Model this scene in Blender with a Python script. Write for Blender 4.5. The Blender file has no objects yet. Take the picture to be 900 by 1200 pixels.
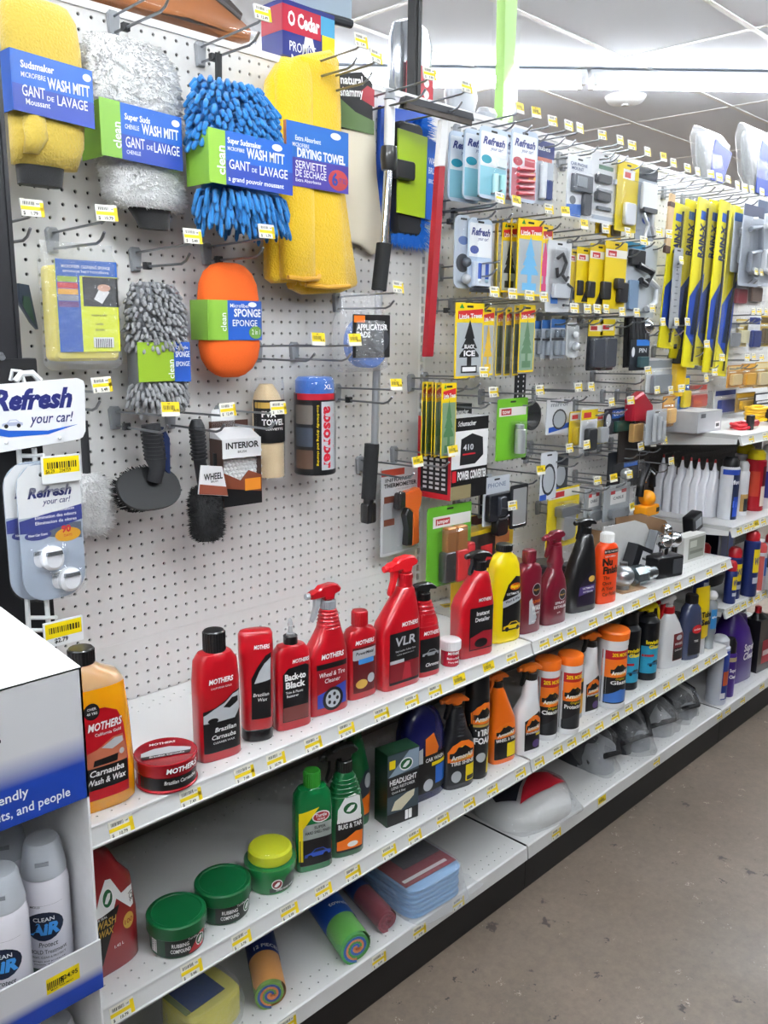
import bpy, bmesh, math, random
from mathutils import Vector, Matrix, Euler
from mathutils.geometry import tessellate_polygon
random.seed(7)
S = 0.0254                      # every length below is in inches
PI = math.pi
SC = bpy.context.scene
COL = SC.collection
# ---------------------------------------------------------------- camera
cd = bpy.data.cameras.new('camera'); cam = bpy.data.objects.new('camera', cd); COL.objects.link(cam)
cd.sensor_fit = 'VERTICAL'; cd.sensor_height = 36.0; cd.lens = 36.0*1023.39/1200.0
cd.clip_start = 0.05; cd.clip_end = 60
YAW, PITCH, ROLL = 0.769836789, -0.205087436, 0.00997807717
fw = Vector((math.cos(PITCH)*math.cos(YAW), math.cos(PITCH)*math.sin(YAW), math.sin(PITCH)))
rt = fw.cross(Vector((0, 0, 1))).normalized(); up = rt.cross(fw)
r2 = rt*math.cos(ROLL) + up*math.sin(ROLL); u2 = up*math.cos(ROLL) - rt*math.sin(ROLL)
cam.matrix_world = Matrix(((r2.x, u2.x, -fw.x, -31.615*S), (r2.y, u2.y, -fw.y, -62.627*S),
                           (r2.z, u2.z, -fw.z, 24.364*S), (0, 0, 0, 1)))
SC.camera = cam
# ---------------------------------------------------------------- world and exposure
w = bpy.data.worlds.new('World'); SC.world = w; w.use_nodes = True
bg = w.node_tree.nodes['Background']; bg.inputs[0].default_value = (.9, .95, 1, 1); bg.inputs[1].default_value = 0.05
SC.view_settings.view_transform = 'Standard'; SC.view_settings.look = 'None'
SC.view_settings.gamma = 1.0; SC.view_settings.use_curve_mapping = False
SC.view_settings.exposure = 1.08
TUBE_POWER = 30.0               # emission of the fluorescent tubes, the only lamps of the shop
try: SC.cycles.max_bounces = 7; SC.cycles.transparent_max_bounces = 24; SC.cycles.caustics_reflective = False; SC.cycles.caustics_refractive = False; SC.cycles.sample_clamp_indirect = 6
except Exception: pass

# ---------------------------------------------------------------- helpers
ORD = ['first', 'second', 'third', 'fourth', 'fifth', 'sixth', 'seventh', 'eighth', 'ninth', 'tenth', 'eleventh', 'twelfth', 'thirteenth', 'fourteenth', 'fifteenth', 'sixteenth', 'seventeenth', 'eighteenth', 'nineteenth', 'twentieth']

def lin(h):
    h = h.lstrip('#'); c = [int(h[i:i+2], 16)/255 for i in (0, 2, 4)]
    return tuple(x/12.92 if x <= .04045 else ((x+.055)/1.055)**2.4 for x in c) + (1,)
MATS = {}
def mat(hexc, rough=.45, metal=0., kind='', name=None):
    key = (hexc, rough, metal, kind)
    if key in MATS: return MATS[key]
    m = bpy.data.materials.new(name or 'mat_%s_%s' % (hexc.strip('#'), kind or 'plain')); m.use_nodes = True
    nt = m.node_tree; b = nt.nodes['Principled BSDF']
    b.inputs['Base Color'].default_value = lin(hexc); b.inputs['Roughness'].default_value = rough; b.inputs['Metallic'].default_value = metal
    def noise(scale, detail=3):
        tc = nt.nodes.new('ShaderNodeTexCoord'); n = nt.nodes.new('ShaderNodeTexNoise')
        n.inputs['Scale'].default_value = scale; n.inputs['Detail'].default_value = detail
        nt.links.new(tc.outputs['Object'], n.inputs['Vector']); return n
    def vary(n, lo, hi):
        r = nt.nodes.new('ShaderNodeMix'); r.data_type = 'RGBA'
        c = lin(hexc); r.inputs[6].default_value = tuple(x*lo for x in c[:3])+(1,); r.inputs[7].default_value = tuple(min(1, x*hi) for x in c[:3])+(1,)
        nt.links.new(n.outputs[0], r.inputs[0]); nt.links.new(r.outputs[2], b.inputs['Base Color'])
    def bump(n, s, d=.001):
        bp = nt.nodes.new('ShaderNodeBump'); bp.inputs['Strength'].default_value = s; bp.inputs['Distance'].default_value = d
        nt.links.new(n.outputs[0], bp.inputs['Height']); nt.links.new(bp.outputs[0], b.inputs['Normal'])
    if kind == 'cloth': n = noise(900, 4); vary(n, .75, 1.2); bump(n, .7, .002); b.inputs['Sheen Weight'].default_value = .3
    elif kind == 'plush': n = noise(260, 5); vary(n, .88, 1.1); bump(n, .8, .004); b.inputs['Sheen Weight'].default_value = .4
    elif kind == 'foam': n = noise(600, 3); vary(n, .85, 1.1); bump(n, .6, .001)
    elif kind == 'board': n = noise(40, 4); vary(n, .95, 1.03)
    elif kind == 'card': n = noise(60, 3); vary(n, .93, 1.05)
    elif kind == 'brushed': n = noise(150, 2); vary(n, .85, 1.1)
    elif kind == 'matte': n = noise(350, 3); bump(n, .3, .0006)
    elif kind == 'liquid': b.inputs['Coat Weight'].default_value = .6; b.inputs['Subsurface Weight'].default_value = .25; b.inputs['Subsurface Radius'].default_value = (.02, .01, .004)
    elif kind == 'gloss': b.inputs['Coat Weight'].default_value = .5; b.inputs['Coat Roughness'].default_value = .08
    elif kind == 'clear' or kind == 'bag' or kind == 'frost':
        nt.nodes.remove(b); out = nt.nodes['Material Output']
        tr = nt.nodes.new('ShaderNodeBsdfTransparent'); gl = nt.nodes.new('ShaderNodeBsdfGlossy'); df = nt.nodes.new('ShaderNodeBsdfDiffuse')
        c = lin(hexc); tr.inputs[0].default_value = tuple(.9+.1*x for x in c[:3])+(1,)
        gl.inputs[0].default_value = (1, 1, 1, 1); gl.inputs['Roughness'].default_value = {'clear': .06, 'bag': .13, 'frost': .3}[kind]
        df.inputs[0].default_value = c
        a = nt.nodes.new('ShaderNodeMixShader'); c2 = nt.nodes.new('ShaderNodeMixShader'); fr = nt.nodes.new('ShaderNodeFresnel'); fr.inputs[0].default_value = {'clear': 1.4, 'bag': 1.6, 'frost': 1.45}[kind]
        a.inputs[0].default_value = {'clear': .02, 'bag': .13, 'frost': .4}[kind]
        nt.links.new(tr.outputs[0], a.inputs[1]); nt.links.new(df.outputs[0], a.inputs[2])
        ge = nt.nodes.new('ShaderNodeNewGeometry'); iv = nt.nodes.new('ShaderNodeMath'); iv.operation = 'SUBTRACT'; iv.inputs[0].default_value = 1; mu = nt.nodes.new('ShaderNodeMath'); mu.operation = 'MULTIPLY'
        nt.links.new(ge.outputs['Backfacing'], iv.inputs[1]); nt.links.new(iv.outputs[0], mu.inputs[0]); nt.links.new(fr.outputs[0], mu.inputs[1])
        nt.links.new(mu.outputs[0], c2.inputs[0]); nt.links.new(a.outputs[0], c2.inputs[1]); nt.links.new(gl.outputs[0], c2.inputs[2])
        if kind == 'bag':
            n = noise(55, 4); bp = nt.nodes.new('ShaderNodeBump'); bp.inputs['Strength'].default_value = .7; bp.inputs['Distance'].default_value = .01
            nt.links.new(n.outputs[0], bp.inputs['Height']); nt.links.new(bp.outputs[0], gl.inputs['Normal']); nt.links.new(bp.outputs[0], fr.inputs['Normal'])
        nt.links.new(c2.outputs[0], out.inputs[0])
    MATS[key] = m; return m
WHITE = '#e9e9ea'; BLACK = '#141416'
def chrome(): return mat('#d8dade', .08, 1.)
def steel(): return mat('#8d9094', .35, .9)
def clear(): return mat('#f4f7fa', .1, 0, 'clear')
def bagm(): return mat('#eef2f6', .1, 0, 'bag')

def props(o, label=None, cat=None, group=None, kind=None):
    if label: o['label'] = label
    if cat: o['category'] = cat
    if group: o['group'] = group
    if kind: o['kind'] = kind
    return o
def thing(name, label, cat, loc=(0, 0, 0), rz=0, group=None, rx=0, ry=0):
    o = bpy.data.objects.new(name, None); COL.objects.link(o); o.empty_display_size = .02
    o.location = [c*S for c in loc]; o.rotation_euler = (math.radians(rx), math.radians(ry), math.radians(rz))
    return props(o, label, cat, group)
def copy_tree(o, parent=None):
    c = o.copy(); COL.objects.link(c)
    if parent: c.parent = parent
    for ch in list(o.children): copy_tree(ch, c)
    return c

class MB:
    """collects shapes (inches, local) and links them as one mesh object"""
    def __init__(s): s.v = []; s.f = []; s.m = []; s.cur = 0
    def add(s, vs, fs, M=None):
        n = len(s.v)
        s.v += [tuple(M @ Vector(v)) for v in vs] if M else [tuple(v) for v in vs]
        s.f += [tuple(n+i for i in f) for f in fs]; s.m += [s.cur]*len(fs); return s
    def mi(s, i): s.cur = i; return s
    def box(s, x0, x1, y0, y1, z0, z1, M=None):
        return s.add([(x, y, z) for z in (z0, z1) for y in (y0, y1) for x in (x0, x1)],
                     [(0, 2, 3, 1), (4, 5, 7, 6), (0, 1, 5, 4), (2, 6, 7, 3), (0, 4, 6, 2), (1, 3, 7, 5)], M)
    def loft(s, rings, n=24, M=None, cap=(1, 1)):
        """rings (z, cx, cy, rx, ry, power): superelliptic slices"""
        vs = []; fs = []
        for (z, cx, cy, rx, ry, p) in rings:
            for i in range(n):
                t = 2*PI*(i+.5)/n; c, q = math.cos(t), math.sin(t)
                vs.append((cx+rx*math.copysign(abs(c)**(2/p), c), cy+ry*math.copysign(abs(q)**(2/p), q), z))
        for k in range(len(rings)-1):
            for i in range(n):
                j = (i+1) % n; fs.append((k*n+i, k*n+j, (k+1)*n+j, (k+1)*n+i))
        if cap[0]: fs.append(tuple(range(n-1, -1, -1)))
        if cap[1]: fs.append(tuple((len(rings)-1)*n+i for i in range(n)))
        return s.add(vs, fs, M)
    def cyl(s, x, y, z0, z1, r, n=20, r1=None, M=None, bev=0):
        r1 = r if r1 is None else r1
        if bev: return s.loft([(z0, x, y, r-bev, r-bev, 2), (z0+bev, x, y, r, r, 2), (z1-bev, x, y, r1, r1, 2), (z1, x, y, r1-bev, r1-bev, 2)], n, M)
        return s.loft([(z0, x, y, r, r, 2), (z1, x, y, r1, r1, 2)], n, M)
    def ball(s, x, y, z, r, n=16, M=None, sz=1.):
        k = n//2
        return s.loft([(z-r*sz*math.cos(PI*i/k), x, y, max(r*math.sin(PI*i/k), r*.02), max(r*math.sin(PI*i/k), r*.02), 2) for i in range(k+1)], n, M)
    def tube(s, pts, r, n=7, M=None, rad=None):
        P = [Vector(p) for p in pts]; vs = []; fs = []; prev = None
        for i, p in enumerate(P):
            d = (P[min(i+1, len(P)-1)]-P[max(i-1, 0)]).normalized()
            if prev is None:
                a = Vector((0, 0, 1)) if abs(d.z) < .9 else Vector((1, 0, 0)); u = d.cross(a).normalized()
            else: u = (prev-d*prev.dot(d)).normalized()
            prev = u; v = d.cross(u); rr = rad[i] if rad else r
            for k in range(n):
                t = 2*PI*k/n; vs.append(p+u*(rr*math.cos(t))+v*(rr*math.sin(t)))
        for i in range(len(P)-1):
            for k in range(n):
                j = (k+1) % n; fs.append((i*n+k, i*n+j, (i+1)*n+j, (i+1)*n+k))
        fs.append(tuple(range(n-1, -1, -1))); fs.append(tuple((len(P)-1)*n+k for k in range(n)))
        return s.add(vs, fs, M)
    def prism(s, poly, y0, y1, bev=0., M=None):
        """outline in x,z extruded from y0 to y1, edges eased by bev"""
        cx = sum(p[0] for p in poly)/len(poly); cz = sum(p[1] for p in poly)/len(poly); n = len(poly)
        def inset(p):
            d = math.hypot(p[0]-cx, p[1]-cz) or 1; k = max(0, (d-bev)/d); return (cx+(p[0]-cx)*k, cz+(p[1]-cz)*k)
        layers = [(y0, 1), (y0+bev, 0), (y1-bev, 0), (y1, 1)] if bev else [(y0, 0), (y1, 0)]
        vs = []; fs = []
        for (y, ins) in layers:
            for p in poly:
                q = inset(p) if ins else p; vs.append((q[0], y, q[1]))
        for k in range(len(layers)-1):
            for i in range(n):
                j = (i+1) % n; fs.append((k*n+i, k*n+j, (k+1)*n+j, (k+1)*n+i))
        tris = tessellate_polygon([[Vector((p[0], p[1], 0)) for p in poly]])
        L = (len(layers)-1)*n
        for t in tris: fs.append(tuple(t)); fs.append(tuple(L+i for i in reversed(t)))
        return s.add(vs, fs, M)
    def mesh(s, name, mats, smooth=True, sharp=.62):
        me = bpy.data.meshes.new(name); me.from_pydata([(x*S, y*S, z*S) for (x, y, z) in s.v], [], s.f)
        for m in mats: me.materials.append(m)
        if len(mats) > 1: me.polygons.foreach_set('material_index', s.m)
        bm = bmesh.new(); bm.from_mesh(me); bmesh.ops.recalc_face_normals(bm, faces=bm.faces)
        if smooth:
            for f in bm.faces: f.smooth = True
            for e in bm.edges:
                if len(e.link_faces) == 2 and e.calc_face_angle(0) > sharp: e.smooth = False
        bm.to_mesh(me); bm.free(); return me
    def build(s, name, mats, parent=None, loc=None, label=None, smooth=True, sharp=.62, rz=0, rx=0, ry=0):
        if not isinstance(mats, (list, tuple)): mats = [mats]
        o = bpy.data.objects.new(name, s.mesh(name, mats, smooth, sharp)); COL.objects.link(o)
        if parent: o.parent = parent
        if loc: o.location = [c*S for c in loc]
        if rz or rx or ry: o.rotation_euler = (math.radians(rx), math.radians(ry), math.radians(rz))
        if label: o['label'] = label
        return o
def obj_of(me, name, parent=None, loc=None):
    o = bpy.data.objects.new(name, me); COL.objects.link(o)
    if parent: o.parent = parent
    if loc: o.location = [c*S for c in loc]
    return o

def rrect(x0, x1, z0, z1, r=.15, n=4):
    if r <= 0: return [(x0, z0), (x1, z0), (x1, z1), (x0, z1)]
    r = min(r, (x1-x0)/2.01, (z1-z0)/2.01)
    out = []
    for (cx, cz, a) in ((x1-r, z0+r, -90), (x1-r, z1-r, 0), (x0+r, z1-r, 90), (x0+r, z0+r, 180)):
        for i in range(n+1):
            t = math.radians(a+90*i/n); out.append((cx+r*math.cos(t), cz+r*math.sin(t)))
    return out
def oval(x, z, a, b, n=20): return [(x+a*math.cos(2*PI*i/n), z+b*math.sin(2*PI*i/n)) for i in range(n)]
def star(x, z, r0, r1, n=12): return [(x+(r0 if i % 2 else r1)*math.cos(PI*i/n), z+(r0 if i % 2 else r1)*math.sin(PI*i/n)) for i in range(2*n)]

# a surface is a function (x, z) -> y of the side that faces the aisle
def flat(y=0.): return lambda x, z: y
def tilted(y0, k): return lambda x, z: y0+k*z
def round_surf(r, cy=0.): return lambda x, z: cy-math.sqrt(max(r*r-x*x, r*r*.02))
def loft_surf(rings):
    def f(x, z):
        zs = rings
        for a, b in zip(zs, zs[1:]):
            if a[0] <= z <= b[0] or b is zs[-1]:
                t = min(1, max(0, (z-a[0])/((b[0]-a[0]) or 1e-6))); q = [a[i]+(b[i]-a[i])*t for i in range(6)]
                k = min(abs((x-q[1])/max(q[3], 1e-3)), .985); return q[2]-q[4]*(1-k**q[5])**(1/q[5])
        return 0
    return f
def decal(parent, name, m, surf, poly, eps=.012, dx=.22, dz=.4, label=None):
    """a printed patch: an x-monotone outline laid on a surface"""
    x0 = min(p[0] for p in poly); x1 = max(p[0] for p in poly)
    nx = max(1, int(math.ceil((x1-x0)/dx))); xs = sorted(set([x0+(x1-x0)*i/nx for i in range(nx+1)] + [p[0] for p in poly]))
    xs = [x for i, x in enumerate(xs) if i == 0 or x-xs[i-1] > 1e-4]; cols = []
    e = (x1-x0)*1e-5; n = len(poly)
    for x in xs:
        q = min(max(x, x0+e), x1-e); zz = []
        for i in range(n):
            a, b = poly[i], poly[(i+1) % n]
            if (a[0]-q)*(b[0]-q) <= 0 and a[0] != b[0]:
                zz.append(a[1]+(b[1]-a[1])*(q-a[0])/(b[0]-a[0]))
        cols.append((min(zz), max(zz)) if zz else (0, 0))
    nz = max(1, int(math.ceil(max(c[1]-c[0] for c in cols)/dz))); vs = []; fs = []
    for x, (a, b) in zip(xs, cols):
        for k in range(nz+1):
            z = a+(b-a)*k/nz; vs.append((x, surf(x, z)-eps, z))
    for i in range(len(xs)-1):
        for k in range(nz):
            q = i*(nz+1)+k; fs.append((q, q+nz+1, q+nz+2, q+1))
    b = MB(); b.add(vs, fs); return b.build(name, m, parent, label=label)
FONT = {}
def glyphs(s, shear=0., bold=0.):
    key = (s, shear, bold)
    if key not in FONT:
        c = bpy.data.curves.new('t', 'FONT'); c.body = s; c.size = 1; c.shear = shear; c.offset = bold; c.resolution_u = 2
        o = bpy.data.objects.new('t', c); me = bpy.data.meshes.new_from_object(o)
        vs = [(v.co.x, v.co.y) for v in me.vertices]; fs = [tuple(p.vertices) for p in me.polygons]
        bpy.data.objects.remove(o); bpy.data.meshes.remove(me); bpy.data.curves.remove(c)
        FONT[key] = (vs, fs)
    return FONT[key]
def letter(parent, m, surf, items, eps=.026, name='lettering', label=None):
    """items: (text, cap height, x, z, {w: width to fit, al: L/C/R, sh: shear, b: bold, rot: degrees})"""
    mb = MB()
    for it in items:
        s, h, x, z = it[:4]; o = it[4] if len(it) > 4 else {}
        vs, fs = glyphs(s, o.get('sh', 0), o.get('b', .01))
        if not vs: continue
        k = h/.7; a = min(v[0] for v in vs); b = max(v[0] for v in vs); kx = k
        if 'w' in o: kx = o['w']/max(b-a, 1e-4)
        ox = {'L': -a, 'C': -(a+b)/2, 'R': -b}[o.get('al', 'C')]
        rot = math.radians(o.get('rot', 0)); c_, s_ = math.cos(rot), math.sin(rot); out = []
        for (u, v) in vs:
            p, q = (u+ox)*kx, v*k-(h/2 if rot else 0); X = x+p*c_-q*s_; Z = z+p*s_+q*c_
            out.append((X, surf(X, Z)-eps, Z))
        mb.add(out, fs)
    return mb.build(name, m, parent, smooth=False, label=label)
def car_art(parent, surf, x, z, w, col, dark='#1b1d22', eps=.02, name='car_picture'):
    """a small printed car seen from its side"""
    h = w*.34
    b = decal(parent, name, mat(col, .4), surf, [(x-w/2, z+h*.15), (x-w*.48, z+h*.5), (x-w*.25, z+h*.62), (x-w*.1, z+h), (x+w*.2, z+h), (x+w*.36, z+h*.62), (x+w*.5, z+h*.5), (x+w/2, z+h*.12)], eps)
    decal(b, 'car_window', mat(dark, .3), surf, [(x-w*.2, z+h*.62), (x-w*.08, z+h*.92), (x+w*.18, z+h*.92), (x+w*.3, z+h*.62)], eps+.005)
    for q in (-.3, .3): decal(b, 'car_wheel', mat('#0c0c0d', .5), surf, oval(x+q*w, z+h*.12, w*.1, w*.1, 12), eps+.005)
    return b

# ================================================================ the setting
FZ, CZ = -33.8, 74.4            # floor and ceiling, the datum is a peg hole row of the back wall
def concrete():
    m = bpy.data.materials.new('polished_concrete'); m.use_nodes = True; nt = m.node_tree; b = nt.nodes['Principled BSDF']
    N = nt.nodes.new; L = nt.links.new
    tc = N('ShaderNodeTexCoord')
    def nz(s, d, r=.55):
        n = N('ShaderNodeTexNoise'); n.inputs['Scale'].default_value = s; n.inputs['Detail'].default_value = d; n.inputs['Roughness'].default_value = r
        L(tc.outputs['Object'], n.inputs['Vector']); return n
    def ramp(src, stops):
        r = N('ShaderNodeValToRGB'); e = r.color_ramp.elements
        e[0].position, e[0].color = stops[0][0], stops[0][1]; e[1].position, e[1].color = stops[1][0], stops[1][1]
        for p, c in stops[2:]:
            x = e.new(p); x.color = c
        L(src, r.inputs[0]); return r
    base = ramp(nz(2.2, 6).outputs[0], [(.3, lin('#5f554b')), (.72, lin('#776a5e'))])
    fine = ramp(nz(60, 5, .7).outputs[0], [(.3, (.78, .78, .78, 1)), (.7, (1.08, 1.07, 1.05, 1))])
    mul = N('ShaderNodeMix'); mul.data_type = 'RGBA'; mul.blend_type = 'MULTIPLY'; mul.inputs[0].default_value = 1
    L(base.outputs[0], mul.inputs[6]); L(fine.outputs[0], mul.inputs[7])
    def spots(scale, lo, hi, col, prev):
        v = N('ShaderNodeTexVoronoi'); v.inputs['Scale'].default_value = scale; v.inputs['Randomness'].default_value = 1
        d = nz(scale*5, 3); ad = N('ShaderNodeMixRGB'); ad.inputs[0].default_value = .06
        L(tc.outputs['Object'], ad.inputs[1]); L(d.outputs[1], ad.inputs[2]); L(ad.outputs[0], v.inputs['Vector'])
        pick = N('ShaderNodeSeparateColor'); L(v.outputs['Color'], pick.inputs[0])
        th = N('ShaderNodeMath'); th.operation = 'MULTIPLY'; th.inputs[1].default_value = hi; L(pick.outputs[0], th.inputs[0])
        sb = N('ShaderNodeMath'); sb.operation = 'SUBTRACT'; L(th.outputs[0], sb.inputs[0]); L(v.outputs['Distance'], sb.inputs[1])
        cl = N('ShaderNodeMapRange'); cl.inputs[1].default_value = lo; cl.inputs[2].default_value = lo+.06; L(sb.outputs[0], cl.inputs[0])
        mx = N('ShaderNodeMix'); mx.data_type = 'RGBA'; L(cl.outputs[0], mx.inputs[0]); L(prev, mx.inputs[6]); mx.inputs[7].default_value = lin(col)
        return mx.outputs[2]
    c = spots(9, .0, .16, '#352e29', mul.outputs[2]); c = spots(26, .0, .19, '#978d82', c); c = spots(17, .0, .17, '#2a2522', c)
    L(c, b.inputs['Base Color'])
    rg = ramp(nz(5, 4).outputs[0], [(.3, (.3, .3, .3, 1)), (.75, (.5, .5, .5, 1))]); L(rg.outputs[0], b.inputs['Roughness'])
    bp = N('ShaderNodeBump'); bp.inputs['Strength'].default_value = .15; bp.inputs['Distance'].default_value = .001; L(nz(90, 5).outputs[0], bp.inputs['Height']); L(bp.outputs[0], b.inputs['Normal'])
    return m
X0, X1, Y0, Y1 = -230, 530, -260, 420
b = MB(); b.box(X0, X1, Y0, Y1, FZ-2, FZ); props(b.build('floor', concrete()), kind='structure')
wallm = mat('#bfc0be', .8, 0, 'matte')
for nm, bx in (('wall_back', (X0, X1, Y1, Y1+4)), ('wall_front', (X0, X1, Y0-4, Y0)), ('wall_left', (X0-4, X0, Y0, Y1)), ('wall_right', (X1, X1+4, Y0, Y1))):
    b = MB(); b.box(*bx, FZ, CZ); props(b.build(nm, wallm), kind='structure')
ceil = MB(); ceil.box(X0, X1, Y0, Y1, CZ+1.2, CZ+3); ceil = props(ceil.build('ceiling', mat('#b9bcbe', .9)), kind='structure')
tilem = mat('#eff5ff', .95, 0, 'matte')
tb = MB(); tb.box(-23.6, 23.6, -11.6, 11.6, 0, .5); tme = tb.mesh('ceiling_tile', [tilem], smooth=False)
cross = MB(); cross.box(-.5, .5, -11.5, 11.5, -.12, .1); cme = cross.mesh('grid_bar', [mat('#f2f3f3', .4)], smooth=False)
x = 125.5-48*7
while x+48 < X1:
    y = 4.7-24*10
    while y+24 < Y1:
        obj_of(tme, 'ceiling_tile', ceil, (x+24, y+12, CZ)); obj_of(cme, 'grid_bar', ceil, (x, y+12, CZ)); y += 24
    x += 48
y = 4.7-24*10; rb = MB(); rb.box(X0, X1, -.5, .5, -.14, .1); rme = rb.mesh('grid_runner', [mat('#f2f3f3', .4)], smooth=False)
while y < Y1:
    obj_of(rme, 'grid_runner', ceil, (0, y, CZ)); y += 24

# ---------------------------------------------------------------- strip lights, hung on the diagonal
tubem = bpy.data.materials.new('tube_glow'); tubem.use_nodes = True
_b = tubem.node_tree.nodes['Principled BSDF']; _b.inputs['Base Color'].default_value = (1, 1, 1, 1)
_b.inputs['Emission Color'].default_value = (.93, .97, 1, 1); _b.inputs['Emission Strength'].default_value = TUBE_POWER
def strip_light(x, y, label, group=None, proto=[None]):
    if proto[0] is None:
        t = thing('strip_light', label, 'light', (x, y, 71.2), -45, group)
        h = MB(); h.prism([(-2.0, 1.35), (-2.0, 1.7), (-1.0, 2.9), (1.0, 2.9), (2.0, 1.7), (2.0, 1.35)], -48, 48, M=Matrix.Rotation(PI/2, 4, 'Z'))
        h.build('reflector', mat('#eef0f2', .35), t)
        for q in (-1.6, 1.6):
            c = MB(); c.cyl(0, 0, -46.6, 46.6, .62, 12, M=Matrix.Translation((0, q, .6)) @ Matrix.Rotation(PI/2, 4, 'Y')); c.build('fluorescent_tube', tubem, t)
            for e in (-47.2, 47.2):
                k = MB(); k.box(e-.45, e+.45, q-.5, q+.5, -.1, 1.9); k.build('lamp_socket', mat('#d9dbdd', .4), t)
        for e in (-30, 30):
            k = MB(); k.tube([(e, 0, 2.8), (e, 0, CZ-71.2-.1)], .12); k.build('hanger', steel(), t)
        proto[0] = t
    else:
        t = copy_tree(proto[0]); t.location = (x*S, y*S, 71.2*S); props(t, label, 'light', group)
    return t
cx, cy = 127.23,37.38
k = 48.4*2/math.sqrt(2)
strip_light(cx+k/2, cy-k/2, 'long fluorescent strip light under the ceiling at the right end of the lit run')
strip_light(cx-k/2, cy+k/2, 'long fluorescent strip light under the ceiling above the green wrapped foam strip')
for i, s in enumerate((-1.5, -2.5, 1.5)): strip_light(cx+k*s, cy-k*s, 'fluorescent strip light continuing the lit run, %s' % ['behind the wiper blades', 'furthest left behind the pegboard', 'beyond the right edge'][i])
for c, nm, ss in ((76, 'over the far half of the aisle', (-1.0, 0, 1.0)), (-61, 'over the near half of the aisle', (-1.5, -.5, .5, 1.5)), (-182, 'over the aisle behind the camera', (-.5, .5)), (301, 'behind the tall pegboard', (-2.0, -1.0, 0)), (422, 'beyond the shelving, hidden behind its goods', (-2.5, -1.5, -.5, .5, 1.5)), (510, 'deeper in the shop beyond the shelving', (-1.5, -.5, .5, 1.5)), (663, 'at the far end of the shop', (-1.0, 0, 1.0))):  # unseen rows beyond the pegboard are added to brighten the far ceiling
    for i, s in enumerate(ss): strip_light(c/2+k*s, c/2-k*s, 'fluorescent strip light %s, %s of its run' % (nm, ORD[i]))
# the shelving on the other side of the aisle, behind the camera
t = thing('facing_shelving', 'tall grey shelving run on the other side of the aisle, behind the camera', 'shelving', (40, -92, FZ))
b = MB(); b.box(-170, 170, -1, 0, 0, 82); b.build('back_panel', mat('#4a4846', .6), t)
for i, z in enumerate((5, 20, 35, 50, 66)): b = MB(); b.box(-170, 170, 0, 15, z-1, z); b.build('shelf', mat('#5c5956', .5), t)
# ================================================================ the gondola
pegm = mat('#d9d8d6', .5, 0, 'board'); whitem = mat('#e2e2e1', .38); darkm = mat('#17181a', .7)
def cells(mb, u0, v0, nu, nv, place, r=.135, depth=.2, seg=8):
    """nu x nv one inch cells from u0, v0, each with a round hole; place(u, v, d) -> point"""
    for i in range(nu):
        for j in range(nv):
            u, v = u0+i, v0+j; n = len(mb.v)
            sq = [(.5, 0), (.5, .5), (0, .5), (-.5, .5), (-.5, 0), (-.5, -.5), (0, -.5), (.5, -.5)]
            for (a, c) in sq: mb.v.append(place(u+a, v+c, 0))
            for q in range(8): mb.v.append(place(u+r*math.cos(q*PI/4), v+r*math.sin(q*PI/4), 0))
            for q in range(8): mb.v.append(place(u+r*math.cos(q*PI/4), v+r*math.sin(q*PI/4), depth))
            for q in range(8):
                p = (q+1) % 8
                mb.f.append((n+q, n+p, n+8+p, n+8+q)); mb.f.append((n+8+q, n+8+p, n+16+p, n+16+q)); mb.m += [0, 0]
wallp = lambda u, v, d: (u, d, v)
def quad(mb, place, u0, u1, v0, v1): mb.add([place(u0, v0, 0), place(u1, v0, 0), place(u1, v1, 0), place(u0, v1, 0)], [(0, 1, 2, 3)])
def rawmesh(mb, name, mats):
    me = bpy.data.meshes.new(name); me.from_pydata([(a*S, c*S, d*S) for (a, c, d) in mb.v], [], mb.f)
    for m in mats: me.materials.append(m)
    return me
up_b = MB(); cells(up_b, 2, 0, 45, 47, wallp)
for q in ((.55, 1.5, -1.0, 46.5), (46.5, 47.45, -1.0, 46.5), (1.5, 46.5, -1.0, -.5)): quad(up_b, wallp, *q)
lo_b = MB(); cells(lo_b, 2, -9, 45, 8, wallp)
for q in ((.55, 1.5, -10.4, -1.0), (46.5, 47.45, -10.4, -1.0), (1.5, 46.5, -1.5, -1.0), (1.5, 46.5, -10.4, -9.5)): quad(lo_b, wallp, *q)
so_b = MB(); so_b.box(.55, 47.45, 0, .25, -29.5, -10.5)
up_m = rawmesh(up_b, 'pegboard_face', [pegm]); lo_m = rawmesh(lo_b, 'pegboard_face', [pegm]); so_m = so_b.mesh('solid_back_panel', [mat('#a8a7a5', .5, 0, 'board')])  # solid panel: white board greyed to deepen the shade under the shelves
fr = MB(); fr.box(.55, 47.45, -.05, .3, -1.06, -.94); fr_m = fr.mesh('panel_edge', [pegm])
bays = ['left', 'middle', 'right']
BX = [-9.5, 38.5, 86.5]
for i, bx in enumerate(BX):
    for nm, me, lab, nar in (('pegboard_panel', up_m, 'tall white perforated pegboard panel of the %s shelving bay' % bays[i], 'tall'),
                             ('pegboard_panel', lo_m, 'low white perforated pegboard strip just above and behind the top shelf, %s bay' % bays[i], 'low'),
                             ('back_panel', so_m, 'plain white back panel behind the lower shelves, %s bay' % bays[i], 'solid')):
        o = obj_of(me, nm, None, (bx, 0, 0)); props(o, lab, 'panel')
        if nar == 'tall': obj_of(fr_m, 'panel_edge', o)
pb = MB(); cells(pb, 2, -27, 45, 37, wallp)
for q in ((.7, 1.5, -28.4, 10.2), (46.5, 47.4, -28.4, 10.2), (1.5, 46.5, -28.4, -27.5), (1.5, 46.5, 9.5, 10.2)): quad(pb, wallp, *q)
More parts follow.
